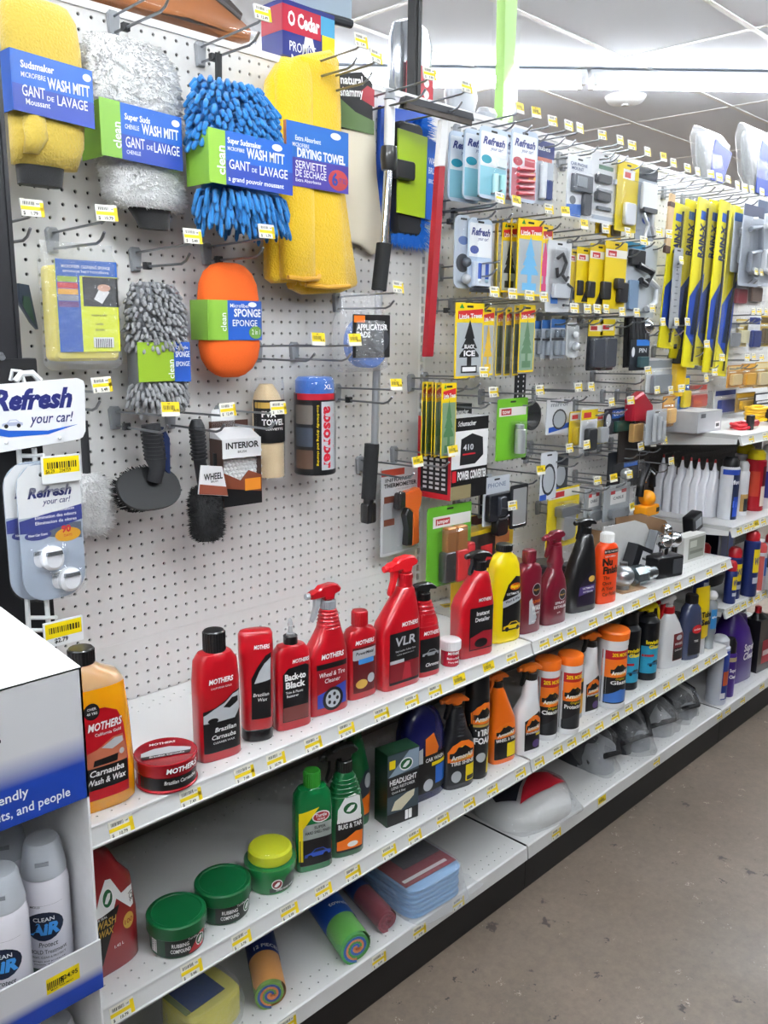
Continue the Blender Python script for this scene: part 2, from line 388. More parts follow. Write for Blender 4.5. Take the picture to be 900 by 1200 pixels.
o = obj_of(rawmesh(pb, 'pegboard_panel', [mat('#3a3432', .6, 0, 'board')]), 'pegboard_panel', None, (86.5, -.24, 0)); props(o, 'dark brown perforated panel behind the lower shelves of the far bay', 'panel')
# a dark sheet put in as the shade behind the holes; the top cap rail
b = MB(); b.box(-9.4, 134.4, .45, 1.2, -30, 46.2); props(b.build('hole_shade_sheet', darkm), 'dark inner sheet behind the holes of the white pegboard', 'panel')
for i, bx in enumerate(BX):
    b = MB(); b.prism([(-.15, 46.5), (1.4, 46.5), (1.4, 47.05), (-.15, 47.05)], bx+.1, bx+47.9, .05, M=Matrix(((0, 1, 0, 0), (1, 0, 0, 0), (0, 0, 1, 0), (0, 0, 0, 1))))
    props(b.build('top_rail', whitem), 'white metal rail along the top of the %s pegboard bay' % bays[i], 'rail')
def upright(x, label, top=46.4):
    t = thing('slotted_upright', label, 'post', (x, 0, 0))
    b = MB()
    for (a, c) in ((-.55, -.2), (.2, .55)): b.box(a, c, -.02, .4, -29, top)
    for z in range(-29, int(top)): b.box(-.2, .2, .0, .4, z-.15, z+.15)
    b.build('post_face', whitem, t)
    b = MB(); b.box(-.2, .2, .3, .42, -29, top); b.build('slot_shade_backing', mat('#060607', .8), t)  # black strip put in as the shade inside the slots
for x, l in zip((-9.5, 38.5, 86.5, 134.5), ('white slotted upright at the left end of the pegboard', 'white slotted upright with a dashed line of slots beside the red squeegee handle', 'white slotted upright between the hitch parts and the wiper blades', 'white slotted upright at the far end of the pegboard')): upright(x, l)
shelfm = mat('#d8d8d7', .38)
TAGM = [mat('#efece0', .5), mat('#f0d21a', .5), mat('#222222', .6)]
def tag_mesh(kind, price, w=1.7, h=1.1):
    """a paper shelf ticket: bar code, yellow band, price"""
    b = MB(); f = flat(0)
    b.mi(0).box(-w/2, w/2, 0, .03, -h/2, h/2)
    y = -.012
    def q(x0, x1, z0, z1, mi): b.mi(mi).add([(x0, y, z0), (x1, y, z0), (x1, y, z1), (x0, y, z1)], [(0, 1, 2, 3)])
    if kind == 'full':
        q(-w/2, w/2, -h*.2, h/2, 1); y = -.02
        xx = -w*.4
        while xx < w*.2: e = random.choice((.025, .04, .06)); q(xx, xx+e, -h*.05, h*.25, 2); xx += e+.045
        items = [(price, .17, w*.28, -h*.16), ('204', .1, -w*.1, h*.33)]
    else:
        q(-w/2, w/2, -h*.14, h*.08, 1); q(w*.34, w/2, -h/2, h*.35, 1); y = -.02
        xx = -w*.4
        while xx < w*.1: e = random.choice((.025, .04, .06)); q(xx, xx+e, h*.16, h*.36, 2); xx += e+.045
        items = [(price, .2, .08, -h*.42), ('$', .2, -w*.38, -h*.42), ('%d' % random.randint(100, 999), .1, w*.25, h*.2)]
    for (s, hh, x, z) in items:
        vs, fs = glyphs(s, 0, .02); k = hh/.7; a = (min(v[0] for v in vs)+max(v[0] for v in vs))/2
        b.mi(2).add([((u-a)*k+x, -.022, v*k+z) for u, v in vs], fs)
    return b.mesh('price_tag', TAGM, smooth=False)
TAGS = [tag_mesh('half', p) for p in ('3.79', '7.49', '10.79', '5.99')]; FULL = [tag_mesh('full', p) for p in ('8.29', '12.99')]
def shelf(i, z, ylip, label, tags, deck=False, cat='shelf'):
    bx = BX[i]; t = thing('base_deck' if deck else 'metal_shelf', label, cat, (bx, 0, z))
    b = MB(); top = lambda u, v, d: (u, v, -d)
    yl = ylip+.05; r0 = yl+.75
    cells(b, 1.5, r0, 46, 2, top, .085, .12)
    cells(b, 1.5, -2.5, 46, 2, top, .085, .12)
    for q in ((.15, 47.85, yl, r0-.5), (.15, 1.0, r0-.5, r0+1.5), (47.0, 47.85, r0-.5, r0+1.5), (.15, 47.85, r0+1.5, -3.0), (.15, 1.0, -3, -1), (47, 47.85, -3, -1), (.15, 47.85, -1, -.1)): quad(b, top, *q)
    o = obj_of(rawmesh(b, 'shelf_panel', [shelfm]), 'shelf_panel', t)
    b = MB(); b.box(.2, 47.8, ylip+.3, -.1, -.6, -.16)
    b.build('shelf_underside', mat('#bdbdbc', .5) if not deck else darkm, t)
    b = MB(); R = Matrix(((0, 1, 0, 0), (1, 0, 0, 0), (0, 0, 1, 0), (0, 0, 0, 1)))
    if deck: prof = [(yl, 0), (ylip-.1, -.1), (ylip-.25, -1.45), (ylip, -1.5), (yl+.2, -.2)]
    else: prof = [(yl, 0), (ylip-.08, -.06), (ylip-.1, -.2), (ylip-.02, -.25), (ylip-.32, -1.2), (ylip-.45, -1.25), (ylip-.42, -1.38), (ylip-.1, -1.4), (yl+.25, -.3)]
    b.prism(prof, .12, 47.88, M=R); b.build('price_channel', shelfm, t)
    if not deck:
        for q in (.25, 47.55):
            b = MB(); b.prism([(ylip+.4, -.1), (-.1, -.1), (-.1, -2.6), (-1.5, -2.6), (ylip+.5, -1.3)], q, q+.2, M=R); b.build('shelf_bracket', shelfm, t)
    ang = math.atan2(.3, .95) if not deck else .1
    for (X, full) in tags:
        o = obj_of(random.choice(FULL if full else TAGS), 'price_tag', t, (X-bx, ylip-(.21 if not deck else .23), -.74))
        o.rotation_euler = (-ang*.9 if not deck else -ang, 0, random.uniform(-.01, .01))
    return t
TS1 = [(-6.91, 0), (-1.71, 0), (2.8, 0), (5.69, 0), (9.33, 0), (12.84, 0), (16.83, 0), (20.55, 0), (23.62, 0), (26.99, 1), (31.36, 1), (35.03, 0), (40.6, 0), (43.1, 0), (45.69, 0), (49.98, 0), (53.17, 0), (55.79, 0), (59.44, 0), (63.39, 0), (67.09, 0), (70.07, 0), (74.13, 0), (79.19, 0), (83.72, 0)]
TS2 = [(-7.85, 0), (-2.5, 0), (1.8, 0), (6.34, 0), (9.86, 0), (13.12, 0), (17.43, 0), (20.71, 0), (24.54, 0), (28.39, 0), (31.98, 0), (36.66, 0), (39.98, 0), (43.48, 0), (46.15, 0), (49.01, 0), (51.89, 0), (55.44, 0), (58.61, 0), (61.48, 0), (64.51, 0), (68.11, 0), (72.12, 0), (76.32, 0), (79.98, 0), (82.4, 0)]
TSD = [(5.89, 0), (16.15, 0), (21.42, 0), (27.0, 0), (43.81, 0), (53.36, 1), (66.68, 0), (85.56, 0), (88.3, 0), (93.55, 0), (100.95, 0)]
TA = [(89.92, 0), (94.86, 0)]
TB = [(88.72, 0), (91.34, 0), (93.13, 0), (94.87, 1), (97.35, 0)]
TC = [(88.37, 0), (90.59, 0), (93.0, 0), (95.46, 0), (97.98, 0), (100.57, 0)]
inb = lambda T, i: [q for q in T if BX[i]+.8 < q[0] < BX[i]+47.2]
Z1, Z2, ZD, ZA, ZB, ZC = -6.06, -18.76, -28.55, 10.9, -1.9, -13.7
shelf(0, Z1, -15.4, 'white metal top shelf of the left bay holding the red bottles', inb(TS1, 0))
shelf(0, Z2, -15.9, 'white metal second shelf of the left bay holding the green bottles and tins', inb(TS2, 0))
shelf(0, ZD, -16.05, 'white perforated bottom deck of the left bay holding the rolled cloths', inb(TSD, 0), True)
shelf(1, Z1, -15.4, 'white metal top shelf of the middle bay holding maroon bottles and chrome hitch balls', inb(TS1, 1))
shelf(1, Z2, -15.9, 'white metal second shelf of the middle bay holding wipe tubs and white sprayers', inb(TS2, 1))
shelf(1, ZD, -16.05, 'white perforated bottom deck of the middle bay holding the bagged covers', inb(TSD, 1), True)
shelf(2, ZA, -15.1, 'white metal top shelf of the far bay holding boxes and cables', inb(TA, 2))
shelf(2, ZB, -15.1, 'white metal second shelf of the far bay holding white oil bottles', inb(TB, 2))
shelf(2, ZC, -15.1, 'white metal third shelf of the far bay holding blue spray cans with red caps', inb(TC, 2))
shelf(2, ZD, -16.05, 'white bottom deck of the far bay holding the purple jug', inb(TSD, 2), True)
for i in range(3):
    b = MB(); b.box(BX[i]+.05, BX[i]+47.95, -15.9, -15.3, FZ, ZD-1.55); b.box(BX[i]+.05, BX[i]+47.95, -16.0, -15.9, FZ+.4, ZD-1.6)
    props(b.build('kick_plate', mat('#0a0a0b', .5)), 'black kick plate along the floor under the %s bay' % bays[i], 'kick plate')
b = MB(); b.box(-10.3, -9.75, -16.2, 1.2, FZ, Z1-.2); props(b.build('light_block_panel', mat('#a9a8a6', .5)), 'pale end panel closing the left end of the shelving below the top shelf', 'panel')  # unseen panel added to keep side light off the lower shelves

# ================================================================ product kit
def bottle(t, rings, m, name='bottle', n=28, cy=None):
    """rings (z, cx, half width, half depth, power); the front foot line is y = 0"""
    d = max(r[3] for r in rings) if cy is None else cy
    R = [(z, cx, d, a, c, p) for (z, cx, a, c, p) in rings]
    b = MB(); b.loft(R, n); b.build(name, m, t); return loft_surf(R), d
def ribbed_cap(t, x, y, z0, z1, r, m, name='cap', n=24, ribs=True):
    b = MB(); R = [(z0, x, y, r, r, 2), (z1-.08, x, y, r*.98, r*.98, 2), (z1, x, y, r*.9, r*.9, 2)]; b.loft(R, n)
    if ribs:
        for i in range(n):
            a = 2*PI*i/n; b.box(-.03, .03, -.03, .03, z0+.05, z1-.12, M=Matrix.Translation((x+r*math.cos(a), y+r*math.sin(a), 0)))
    return b.build(name, m, t)
HEADS = {
 'classic': ([(-1.75, .22), (-1.8, .62), (-1.5, .8), (-1.1, .86), (-.8, 1.12), (.2, 1.22), (.75, 1.1), (1.1, .7), (1.0, .5), (.55, .35), (.42, -.1), (-.42, -.1), (-.55, .2)],
             [(-1.3, .4), (-.75, .4), (-.85, -.2), (-1.2, -1.35), (-1.55, -1.75), (-1.62, -1.6), (-1.35, -.6)]),
 'low':     ([(-1.35, .25), (-1.4, .6), (-.9, .8), (.1, .86), (.8, .7), (1.35, .25), (1.3, .12), (.6, .22), (.42, -.1), (-.42, -.1), (-.55, .2)],
             [(-1.0, .3), (-.55, .3), (-.62, -.3), (-1.05, -1.25), (-1.3, -1.4), (-1.25, -1.0), (-1.0, -.3)]),
}
def trigger(t, x, y, z, mh, ml, mc, s=1., style='classic', nozzle=None, collar=.5, cr=.52, turn=0):
    """spray head: collar, shroud, lever and nozzle, pointing to -x"""
    M = Matrix.Translation((x, y, z)) @ Matrix.Rotation(math.radians(turn), 4, 'Z') @ Matrix.Scale(s, 4)
    h, l = HEADS[style]
    b = MB(); b.cyl(0, 0, 0, collar, cr, 20, M=M, bev=.05)
    for i in range(20): a = 2*PI*i/20; b.box(-.025, .025, -.025, .025, .06, collar-.06, M=M @ Matrix.Translation((cr*math.cos(a), cr*math.sin(a), 0)))
    b.build('collar', mc, t)
    Mh = M @ Matrix.Translation((0, 0, collar+.12))
    b = MB(); b.prism(h, -.42, .42, .14, M=Mh); b.cyl(0, 0, -.2, .5, .36, 14, M=Mh); o = b.build('spray_head', mh, t, sharp=.5)
    b = MB(); b.prism(l, -.24, .24, .07, M=Mh); b.build('trigger_lever', ml, t)
    b = MB(); b.cyl(0, 0, 0, .42, .26, 12, M=Mh @ Matrix.Translation((-1.72 if style == 'classic' else -1.35, 0, .44)) @ Matrix.Rotation(-PI/2, 4, 'Y'), bev=.05); b.build('nozzle', nozzle or ml, t)
RED = mat('#ad0c1a', .32, 0, 'gloss'); DKRED = mat('#8e0f1c', .35, 0, 'gloss'); INK = mat('#121214', .4); PAPER = mat('#f0f0f0', .45)
WH = mat('#f4f4f4', .5); YEL = mat('#f2d70f', .4); GOLD = mat('#c8a24a', .4); ORG = mat('#f0761c', .4); GRN = mat('#0c6b36', .3, 0, 'gloss'); SILV = mat('#b9bdc2', .3)
BLU = mat('#1b3f9a', .4); PLB = mat('#141416', .35, 0, 'gloss')
def shelf_group(s): return None

# ---------------------------------------------------------------- top shelf, left bay
def P(name, label, cat, f, rz=None, group=None):
    x, y, z, a, w, h = f
    return thing(name, label, cat, (x, y, z+.01), a if rz is None else rz, group)
# orange wash jug
t = P('wash_jug', 'orange car wash jug with black cap, half hidden by the white display box', 'jug', (-6.71,-14.42,-6.06,-1.54,2.56,11.04), -6)
sf, d = bottle(t, [(0, -.6, 2.2, 1.25, 3.2), (.25, -.6, 2.45, 1.4, 3.2), (2.5, -.6, 2.5, 1.42, 3), (6, -.65, 2.42, 1.4, 2.8), (8.2, -.7, 2.25, 1.3, 2.6), (8.95, -.8, 1.9, 1.1, 2.4), (9.4, -.95, 1.1, .9, 2.1), (9.6, -1.0, .72, .72, 2), (9.8, -1.0, .72, .72, 2)], mat('#e39a12', .18, 0, 'liquid'))
b = MB(); b.loft([(8.3, -.71, d, 2.27, 1.31, 2.6), (8.95, -.8, d, 1.94, 1.13, 2.4), (9.4, -.95, d, 1.14, .94, 2.1), (9.75, -1, d, .76, .76, 2)], 28); b.build('clear_neck', mat('#d9cbb0', .2, 0, 'frost'), t)
ribbed_cap(t, -1, d, 9.75, 10.75, .8, PLB)
b = MB()
for i in range(22): b.ball(1.86-.0008*i*i, d, 1.2+i*.3, .16, 8)
b.build('grip_ridge', mat('#e0a02a', .25), t)
o = decal(t, 'label', RED, sf, [(-2.7, .9), (1.15, .9), (1.2, 3), (1.0, 5.6), (.6, 6.6), (-.2, 7.0), (-2.7, 7.0)])
decal(o, 'black_panel', INK, sf, [(-2.7, 1.6), (1.12, 1.6), (1.12, 3.1), (-2.7, 3.1)], .02)
c = decal(o, 'car_picture', mat('#b4664a', .4), sf, [(-2.6, 3.1), (1.1, 3.1), (1.12, 3.9), (.9, 4.9), (.2, 4.9), (-.9, 4.3), (-2.6, 3.9)], .02)
decal(c, 'windshield', SILV, sf, [(-.6, 4.35), (.3, 4.8), (.85, 4.75), (.9, 4.4), (.1, 4.1)], .025)
decal(c, 'grille', INK, sf, [(-1.2, 3.2), (.4, 3.2), (.5, 3.7), (-1.1, 3.6)], .025); decal(c, 'headlight', SILV, sf, oval(.75, 3.75, .18, .2), .025)
decal(o, 'badge', INK, sf, oval(-1.05, 6.9, .5, .55), .02); letter(o, WH, sf, [('MOTHERS', .5, -.25, 5.6, {'sh': .25, 'b': .03, 'w': 2.3}), ('California Gold', .2, -.1, 5.2), ('Carnauba', .4, -.3, 2.55, {'sh': .2, 'b': .02, 'w': 2.3}), ('Wash & Wax', .4, -.35, 1.95, {'sh': .2, 'b': .02, 'w': 2.6}), ('OVER', .16, -1.05, 7.0), ('40 YRS', .16, -1.05, 6.7)], .032)
# wax tin
t = P('wax_tin', 'flat round dark red wax tin with a printed lid', 'tin', (-2.34,-13.69,-6.06,0.00,4.09,2.13), -22)
r = 2.02
b = MB(); b.loft([(0, 0, 0, r*.97, r*.97, 2), (.08, 0, 0, r*1.04, r*1.04, 2), (.16, 0, 0, r*1.04, r*1.04, 2), (.22, 0, 0, r, r, 2), (1.25, 0, 0, r, r, 2)], 40); b.build('can', mat('#a01020', .25, .3), t)
b = MB(); b.loft([(1.22, 0, 0, r*1.03, r*1.03, 2), (1.3, 0, 0, r*1.05, r*1.05, 2), (1.98, 0, 0, r*1.05, r*1.05, 2), (2.08, 0, 0, r*1.06, r*1.06, 2), (2.12, 0, 0, r*1.02, r*1.02, 2), (2.04, 0, 0, r*.96, r*.96, 2), (2.03, 0, 0, .02, .02, 2)], 40); l = b.build('lid', mat('#a31322', .22, .4), t)
tp = MB(); lidm = Matrix.Translation((0, 0, 2.06)) @ Matrix.Rotation(-PI/2, 4, 'X')
def on_lid(o): o.matrix_local = Matrix.Translation((0, 0, 2.05*S)) @ Matrix.Rotation(-PI/2, 4, 'X'); return o
q = on_lid(decal(l, 'lid_picture', SILV, flat(0), [(-1.7, -.3), (1.6, -.3), (1.75, .1), (1.3, .35), (.4, .75), (-.7, .7), (-1.6, .3)]))
decal(q, 'lid_band', INK, flat(0), [(-1.6, -.65), (1.5, -.65), (1.7, -.25), (-1.75, -.25)], .02); letter(q, WH, flat(0), [('MOTHERS', .28, 0, 1.2, {'sh': .2, 'b': .03}), ('Brazilian Carnauba', .22, 0, -.55, {'sh': .2})], .03)
rs = round_surf(r*1.0)
decal(t, 'side_band', INK, rs, rrect(-1.85, 1.85, .28, 1.12, 0), .02); letter(t, WH, round_surf(r*1.05), [('MOTHERS', .34, .75, 1.5, {'sh': .2, 'b': .03})], .03); letter(t, WH, rs, [('Brazilian Carnauba', .26, .6, .68, {'sh': .2, 'b': .015, 'w': 2.2})], .04)
# cleaner wax
def flask(label, f, rz, cap, wd, dp, body_h, m, capm, group=None, shape=0, capw=.5, capr=.5):
    t = P('polish_bottle', label, 'bottle', f, rz, group)
    a, c = wd/2, dp/2
    if shape == 0: R = [(0, 0, a*.94, c*.9, 4), (.15, 0, a, c, 4), (body_h*.75, 0, a, c, 4), (body_h*.93, 0, a*.93, c*.95, 3.6), (body_h, 0, a*.72, c*.85, 3), (body_h+.12, 0, capr, min(capr, c), 2)]
    else: R = [(0, 0, a*.94, c*.9, 3), (.15, 0, a, c, 3), (body_h*.9, 0, a*.97, c*.98, 3), (body_h*.97, 0, a*.8, c*.9, 2.6), (body_h, 0, capr*1.1, capr*1.05, 2), (body_h+.12, 0, capr, capr, 2)]
    sf, d = bottle(t, R, m)
    if cap: ribbed_cap(t, 0, d, body_h+.1, body_h+.1+cap, capr*1.08, capm)
    return t, sf, d
t, sf, d = flask('large red cleaner wax bottle with black screw cap, nearest of the red bottles', (2.12,-14.04,-6.06,-8.52,3.47,9.39), -9, 1.5, 3.3, 1.9, 7.95, RED, PLB, capr=.72)
o = decal(t, 'label', INK, sf, [(-1.4, .7), (1.45, .7), (1.48, 5.1), (.9, 4.95), (.3, 4.5), (-.5, 4.1), (-1.4, 3.9)])
decal(o, 'car_picture', SILV, sf, [(-1.38, 3.0), (1.0, 3.0), (1.44, 3.6), (1.44, 4.95), (.9, 4.85), (.2, 4.3), (-.6, 4.0), (-1.38, 3.6)], .02); decal(o, 'windshield', INK, sf, [(.1, 4.0), (.8, 4.6), (1.3, 4.6), (1.3, 4.2), (.6, 3.85)], .026); decal(o, 'grille', INK, sf, oval(-.7, 3.15, .4, .2), .026)
letter(t, WH, sf, [('MOTHERS', .36, 0, 5.9, {'sh': .2, 'b': .035, 'w': 1.9}), ('CALIFORNIA GOLD', .13, 0, 5.5), ('Brazilian', .33, .25, 2.25, {'sh': .2, 'b': .02, 'w': 1.7}), ('Carnauba', .33, .1, 1.7, {'sh': .2, 'b': .02, 'w': 1.9}), ('CLEANER WAX', .15, .1, 1.35, {'w': 1.7})], .034)
# upside-down tottle
t = P('tottle', 'red squeeze bottle standing on its wide black cap', 'bottle', (5.70,-13.64,-6.06,-6.21,2.24,8.59), -28)
sf, d = bottle(t, [(.9, 0, 1.12, .95, 3), (1.05, 0, 1.18, 1.0, 3), (4, 0, 1.22, .95, 3), (7.2, 0, 1.3, .8, 3), (8.25, 0, 1.28, .66, 2.8), (8.5, 0, 1.15, .55, 2.6), (8.58, 0, .95, .42, 2.4)], RED)
b = MB(); b.loft([(0, 0, d, 1.12, 1.0, 2.6), (.06, 0, d, 1.18, 1.05, 2.6), (.85, 0, d, 1.16, 1.02, 2.8), (.93, 0, d, 1.1, .97, 2.8)], 28); b.build('base_cap', PLB, t)
o = decal(t, 'label', INK, sf, [(-.55, 1.8), (.95, 1.8), (1.05, 6.9), (.6, 6.7), (0, 5.9), (-.5, 5.0)])
decal(o, 'car_picture', SILV, sf, [(-.3, 4.6), (.95, 4.8), (1.0, 6.5), (.5, 6.1), (.1, 5.5)], .02)
letter(t, WH, sf, [('MOTHERS', .3, .35, 7.25, {'sh': .2, 'b': .03, 'w': 1.2}), ('Brazilian', .26, .2, 3.6, {'sh': .2, 'w': 1.2}), ('Wax', .26, .3, 3.2, {'sh': .2})], .034)
# trim restorer with dispensing tip
t, sf, d = flask('red trim restorer bottle with black collar and clear nozzle tip', (9.06,-13.89,-6.06,5.43,3.49,8.97), -12, 0, 3.05, 1.5, 6.7, RED, PLB, capr=.52)
b = MB(); b.cyl(0, d, 6.75, 7.45, .56, 20, bev=.05); b.build('collar', PLB, t)
b = MB(); b.loft([(7.4, 0, d, .34, .34, 2), (7.6, 0, d, .34, .34, 2), (7.65, 0, d, .2, .2, 2), (8.2, 0, d, .15, .15, 2), (8.25, 0, d, .24, .24, 2), (8.4, 0, d, .22, .22, 2), (8.8, 0, d, .08, .08, 2)], 14); b.build('nozzle_tip', mat('#c9ccd0', .2, 0, 'frost'), t)
o = decal(t, 'label', INK, sf, [(-1.1, .7), (1.15, .7), (1.2, 5.0), (.9, 5.2), (-.6, 5.05), (-1.05, 4.6)])
decal(o, 'engine_picture', mat('#6f3a36', .4), sf, rrect(-1.05, 1.15, .75, 1.9, .1), .02)
letter(t, WH, sf, [('MOTHERS', .3, .5, 5.4, {'sh': .2, 'b': .03, 'w': 1.5}), ('Back-to', .5, 0, 4.1, {'b': .04, 'w': 1.8}), ('Black', .5, 0, 3.45, {'b': .04, 'w': 1.7}), ('Trim & Plastic', .2, -.1, 3.0, {'w': 1.5}), ('Restorer', .2, -.25, 2.7)], .034)
# wheel cleaner
t = P('spray_bottle', 'red wheel cleaner spray bottle with ribbed neck and grey trigger lever', 'spray bottle', (12.90,-13.77,-6.06,0.13,4.12,11.40), -8)
sf, d = bottle(t, [(0, 0, 1.85, .95, 4), (.15, 0, 1.95, 1.02, 4), (4.2, 0, 1.92, 1.02, 4), (5.2, .1, 1.75, 1.0, 3.6), (6.1, .3, 1.35, .95, 3), (7.0, .42, .98, .85, 2.6), (7.9, .42, .8, .75, 2.2), (8.5, .38, .7, .68, 2), (8.62, .38, .52, .52, 2)], RED)
b = MB()
for i in range(5): b.loft([(6.95+i*.3, .41-.005*i, d, .92-.05*i, .84-.035*i, 2.3), (7.05+i*.3, .41-.005*i, d, .99-.05*i, .9-.035*i, 2.3), (7.15+i*.3, .41-.005*i, d, .92-.05*i, .84-.035*i, 2.3)], 24)
b.build('neck_ribs', RED, t)
trigger(t, .38, d, 8.55, RED, mat('#a4a7ac', .3), mat('#9a9da3', .35), 1.0, 'classic', mat('#a4a7ac', .3), .75, .62)
o = decal(t, 'label', DKRED, sf, [(-1.35, .6), (1.55, .6), (1.55, 4.3), (-1.35, 4.3)])
decal(o, 'name_band', INK, sf, rrect(-1.35, 1.55, 3.9, 4.35, 0), .018); c = decal(o, 'car_picture', mat('#2e3f9c', .35), sf, [(-1.3, .65), (1.5, .65), (1.5, 2.5), (.6, 2.3), (-1.3, 1.8)], .018)
w_ = decal(c, 'tyre', INK, sf, oval(.15, 1.25, 1.0, 1.0, 24), .022); decal(w_, 'rim', SILV, sf, oval(.15, 1.25, .72, .75, 20), .028)
for k in range(5): a = 2*PI*k/5; decal(w_, 'spoke_gap', INK, sf, oval(.15+.42*math.cos(a), 1.25+.42*math.sin(a), .15, .17, 8), .034)
letter(t, WH, sf, [('MOTHERS', .4, .15, 4.75, {'sh': .2, 'b': .035, 'w': 2.2}), ('Wheel & Tire', .38, .1, 3.25, {'sh': .15, 'w': 2.5}), ('Cleaner', .36, .1, 2.72, {'sh': .15, 'w': 1.5})], .04)
# small metal polish
t, sf, d = flask('small red polish bottle with red cap between the two tall red sprayers', (16.95,-13.54,-6.06,-4.77,3.28,7.61), -6, 1.25, 3.1, 1.6, 6.2, RED, RED, shape=1, capr=.62)
o = decal(t, 'label', mat('#5a1418', .4), sf, [(-1.15, .6), (1.1, .6), (1.25, 4.6), (-1.2, 4.6)]); decal(o, 'silver_band', SILV, sf, rrect(-1.2, 1.22, 3.5, 4.4, .1), .018); decal(o, 'blue_patch', mat('#3b8ad0', .4), sf, rrect(-.7, .95, 3.1, 3.55, .1), .02)
decal(o, 'headlamp_picture', SILV, sf, oval(.65, 1.7, .4, .42), .02); decal(o, 'ball_picture', GOLD, sf, oval(-.35, 1.35, .6, .4), .02)
letter(t, WH, sf, [('MOTHERS', .36, 0, 4.85, {'sh': .2, 'b': .035, 'w': 2.0})], .03); letter(t, INK, sf, [('PowerMetal', .26, 0, 3.95, {'sh': .2, 'w': 1.9, 'b': .02})], .034)
# tall red VLR sprayer
t = P('spray_bottle', 'tallest red spray bottle with all-red trigger and slanted shoulder', 'spray bottle', (20.87,-14.34,-6.06,-5.19,4.68,11.87), -6)
sf, d = bottle(t, [(0, 0, 2.05, 1.0, 5), (.15, 0, 2.15, 1.08, 5), (5.1, -.05, 2.15, 1.08, 5), (5.9, .12, 1.98, 1.06, 4.5), (7.6, .62, 1.28, .95, 3), (8.6, .88, .82, .8, 2.4), (8.9, .9, .62, .62, 2)], RED)
b = MB(); b.cyl(.88, d, 8.75, 9.9, .68, 20, bev=.05); b.build('neck_sleeve', RED, t)
trigger(t, .88, d, 9.5, mat('#d81a24', .3), mat('#d81a24', .3), RED, 1.12, 'classic', None, .45, .6)
o = decal(t, 'label', INK, sf, rrect(-1.6, 1.85, .5, 5.15, .1)); decal(o, 'interior_picture', mat('#7a1a22', .4), sf, rrect(-1.55, 1.8, .75, 2.4, .05), .018); decal(o, 'grey_band', SILV, sf, rrect(-1.55, 0, 2.4, 2.7, .05), .02)
decal(o, 'seat_picture', mat('#a32530', .4), sf, [(-.2, .8), (.9, .8), (.7, 2.2), (.1, 2.3)], .024)
letter(t, mat('#b9bbc0', .4), sf, [('VLR', .78, .15, 3.95, {'sh': .1, 'b': .02, 'w': 2.3}), ('Vinyl Leather Rubber Care', .16, .15, 3.4, {'w': 2.3}), ('CLEANS SHINES PROTECTS', .1, .15, 3.1, {'w': 2.0})], .03); letter(t, WH, sf, [('MOTHERS', .36, .65, 5.6, {'sh': .2, 'b': .035, 'w': 1.9})], .03)
# chrome polish spray
t = P('spray_bottle', 'red chrome polish spray bottle with ridged neck and black trigger head', 'spray bottle', (24.46,-14.27,-6.06,-6.51,2.90,9.35), -10)
sf, d = bottle(t, [(0, 0, 1.3, .85, 3.4), (.15, 0, 1.4, .92, 3.4), (3.6, 0, 1.42, .92, 3.2), (5.2, -.1, 1.2, .88, 2.8), (6.4, -.2, .85, .76, 2.2), (6.9, -.2, .72, .7, 2), (7.0, -.2, .5, .5, 2)], RED)
b = MB()
for i in range(6): q = 4.6+i*.36; w0 = 1.3-.115*i*.9; b.loft([(q, -.08-.02*i, d, w0-.05, .84-.02*i, 2.6), (q+.12, -.08-.02*i, d, w0+.05, .93-.03*i, 2.6), (q+.24, -.08-.02*i, d, w0-.07, .82-.02*i, 2.6)], 24)
b.build('neck_ribs', RED, t)
trigger(t, -.2, d, 6.95, PLB, PLB, PLB, .95, 'low', None, .75, .6)
o = decal(t, 'label', INK, sf, rrect(-1.1, 1.15, .5, 3.6, .1)); car_art(o, sf, .05, 1.9, 1.9, '#8f9297', eps=.02)
letter(t, WH, sf, [('MOTHERS', .34, .1, 3.95, {'sh': .2, 'b': .035, 'w': 1.8}), ('Chrome', .32, .2, 1.0, {'sh': .2, 'b': .02})], .036)
# little jar
t = thing('polish_jar', 'small jar of red polish with a white lid', 'jar', (28.00,-13.58, Z1+.01), -25)
b = MB(); b.loft([(0, 0, 0, .82, .82, 2), (.08, 0, 0, .88, .88, 2), (1.6, 0, 0, .88, .88, 2)], 28); b.build('jar', mat('#a3152a', .25, 0, 'gloss'), t)
ribbed_cap(t, 0, 0, 1.58, 2.5, .98, mat('#ece9ea', .4), 'lid', 32)
letter(t, WH, round_surf(.88), [('MOTHERS', .24, 0, 1.2, {'sh': .2, 'b': .03, 'w': 1.1}), ('Back-to-Black', .18, 0, .75, {'w': 1.2}), ('Heavy Duty', .14, 0, .4, {'w': 1.0})], .03)
# instant detailer
t = P('spray_bottle', 'red detailer spray bottle with black trigger beside the yellow bottle', 'spray bottle', (31.35,-14.25,-6.06,-11.76,4.55,11.03), -12)
sf, d = bottle(t, [(0, 0, 2.0, 1.0, 5), (.15, 0, 2.1, 1.05, 5), (4.9, 0, 2.1, 1.05, 5), (5.7, .12, 1.9, 1.03, 4.4), (7.2, .55, 1.25, .93, 3), (8.0, .75, .85, .8, 2.4), (8.25, .78, .6, .6, 2)], RED)
trigger(t, .78, d, 8.2, PLB, PLB, PLB, 1.0, 'low', None, .95, .62)
o = decal(t, 'label', INK, sf, rrect(-1.1, 1.85, .7, 4.9, .1)); decal(o, 'mirror_picture', mat('#8e1a26', .35), sf, [(-1.0, .8), (1.75, .8), (1.75, 2.4), (.6, 2.5), (-1.0, 2.0)], .018); decal(o, 'mirror_glass', INK, sf, oval(.35, 1.35, .8, .45), .024)
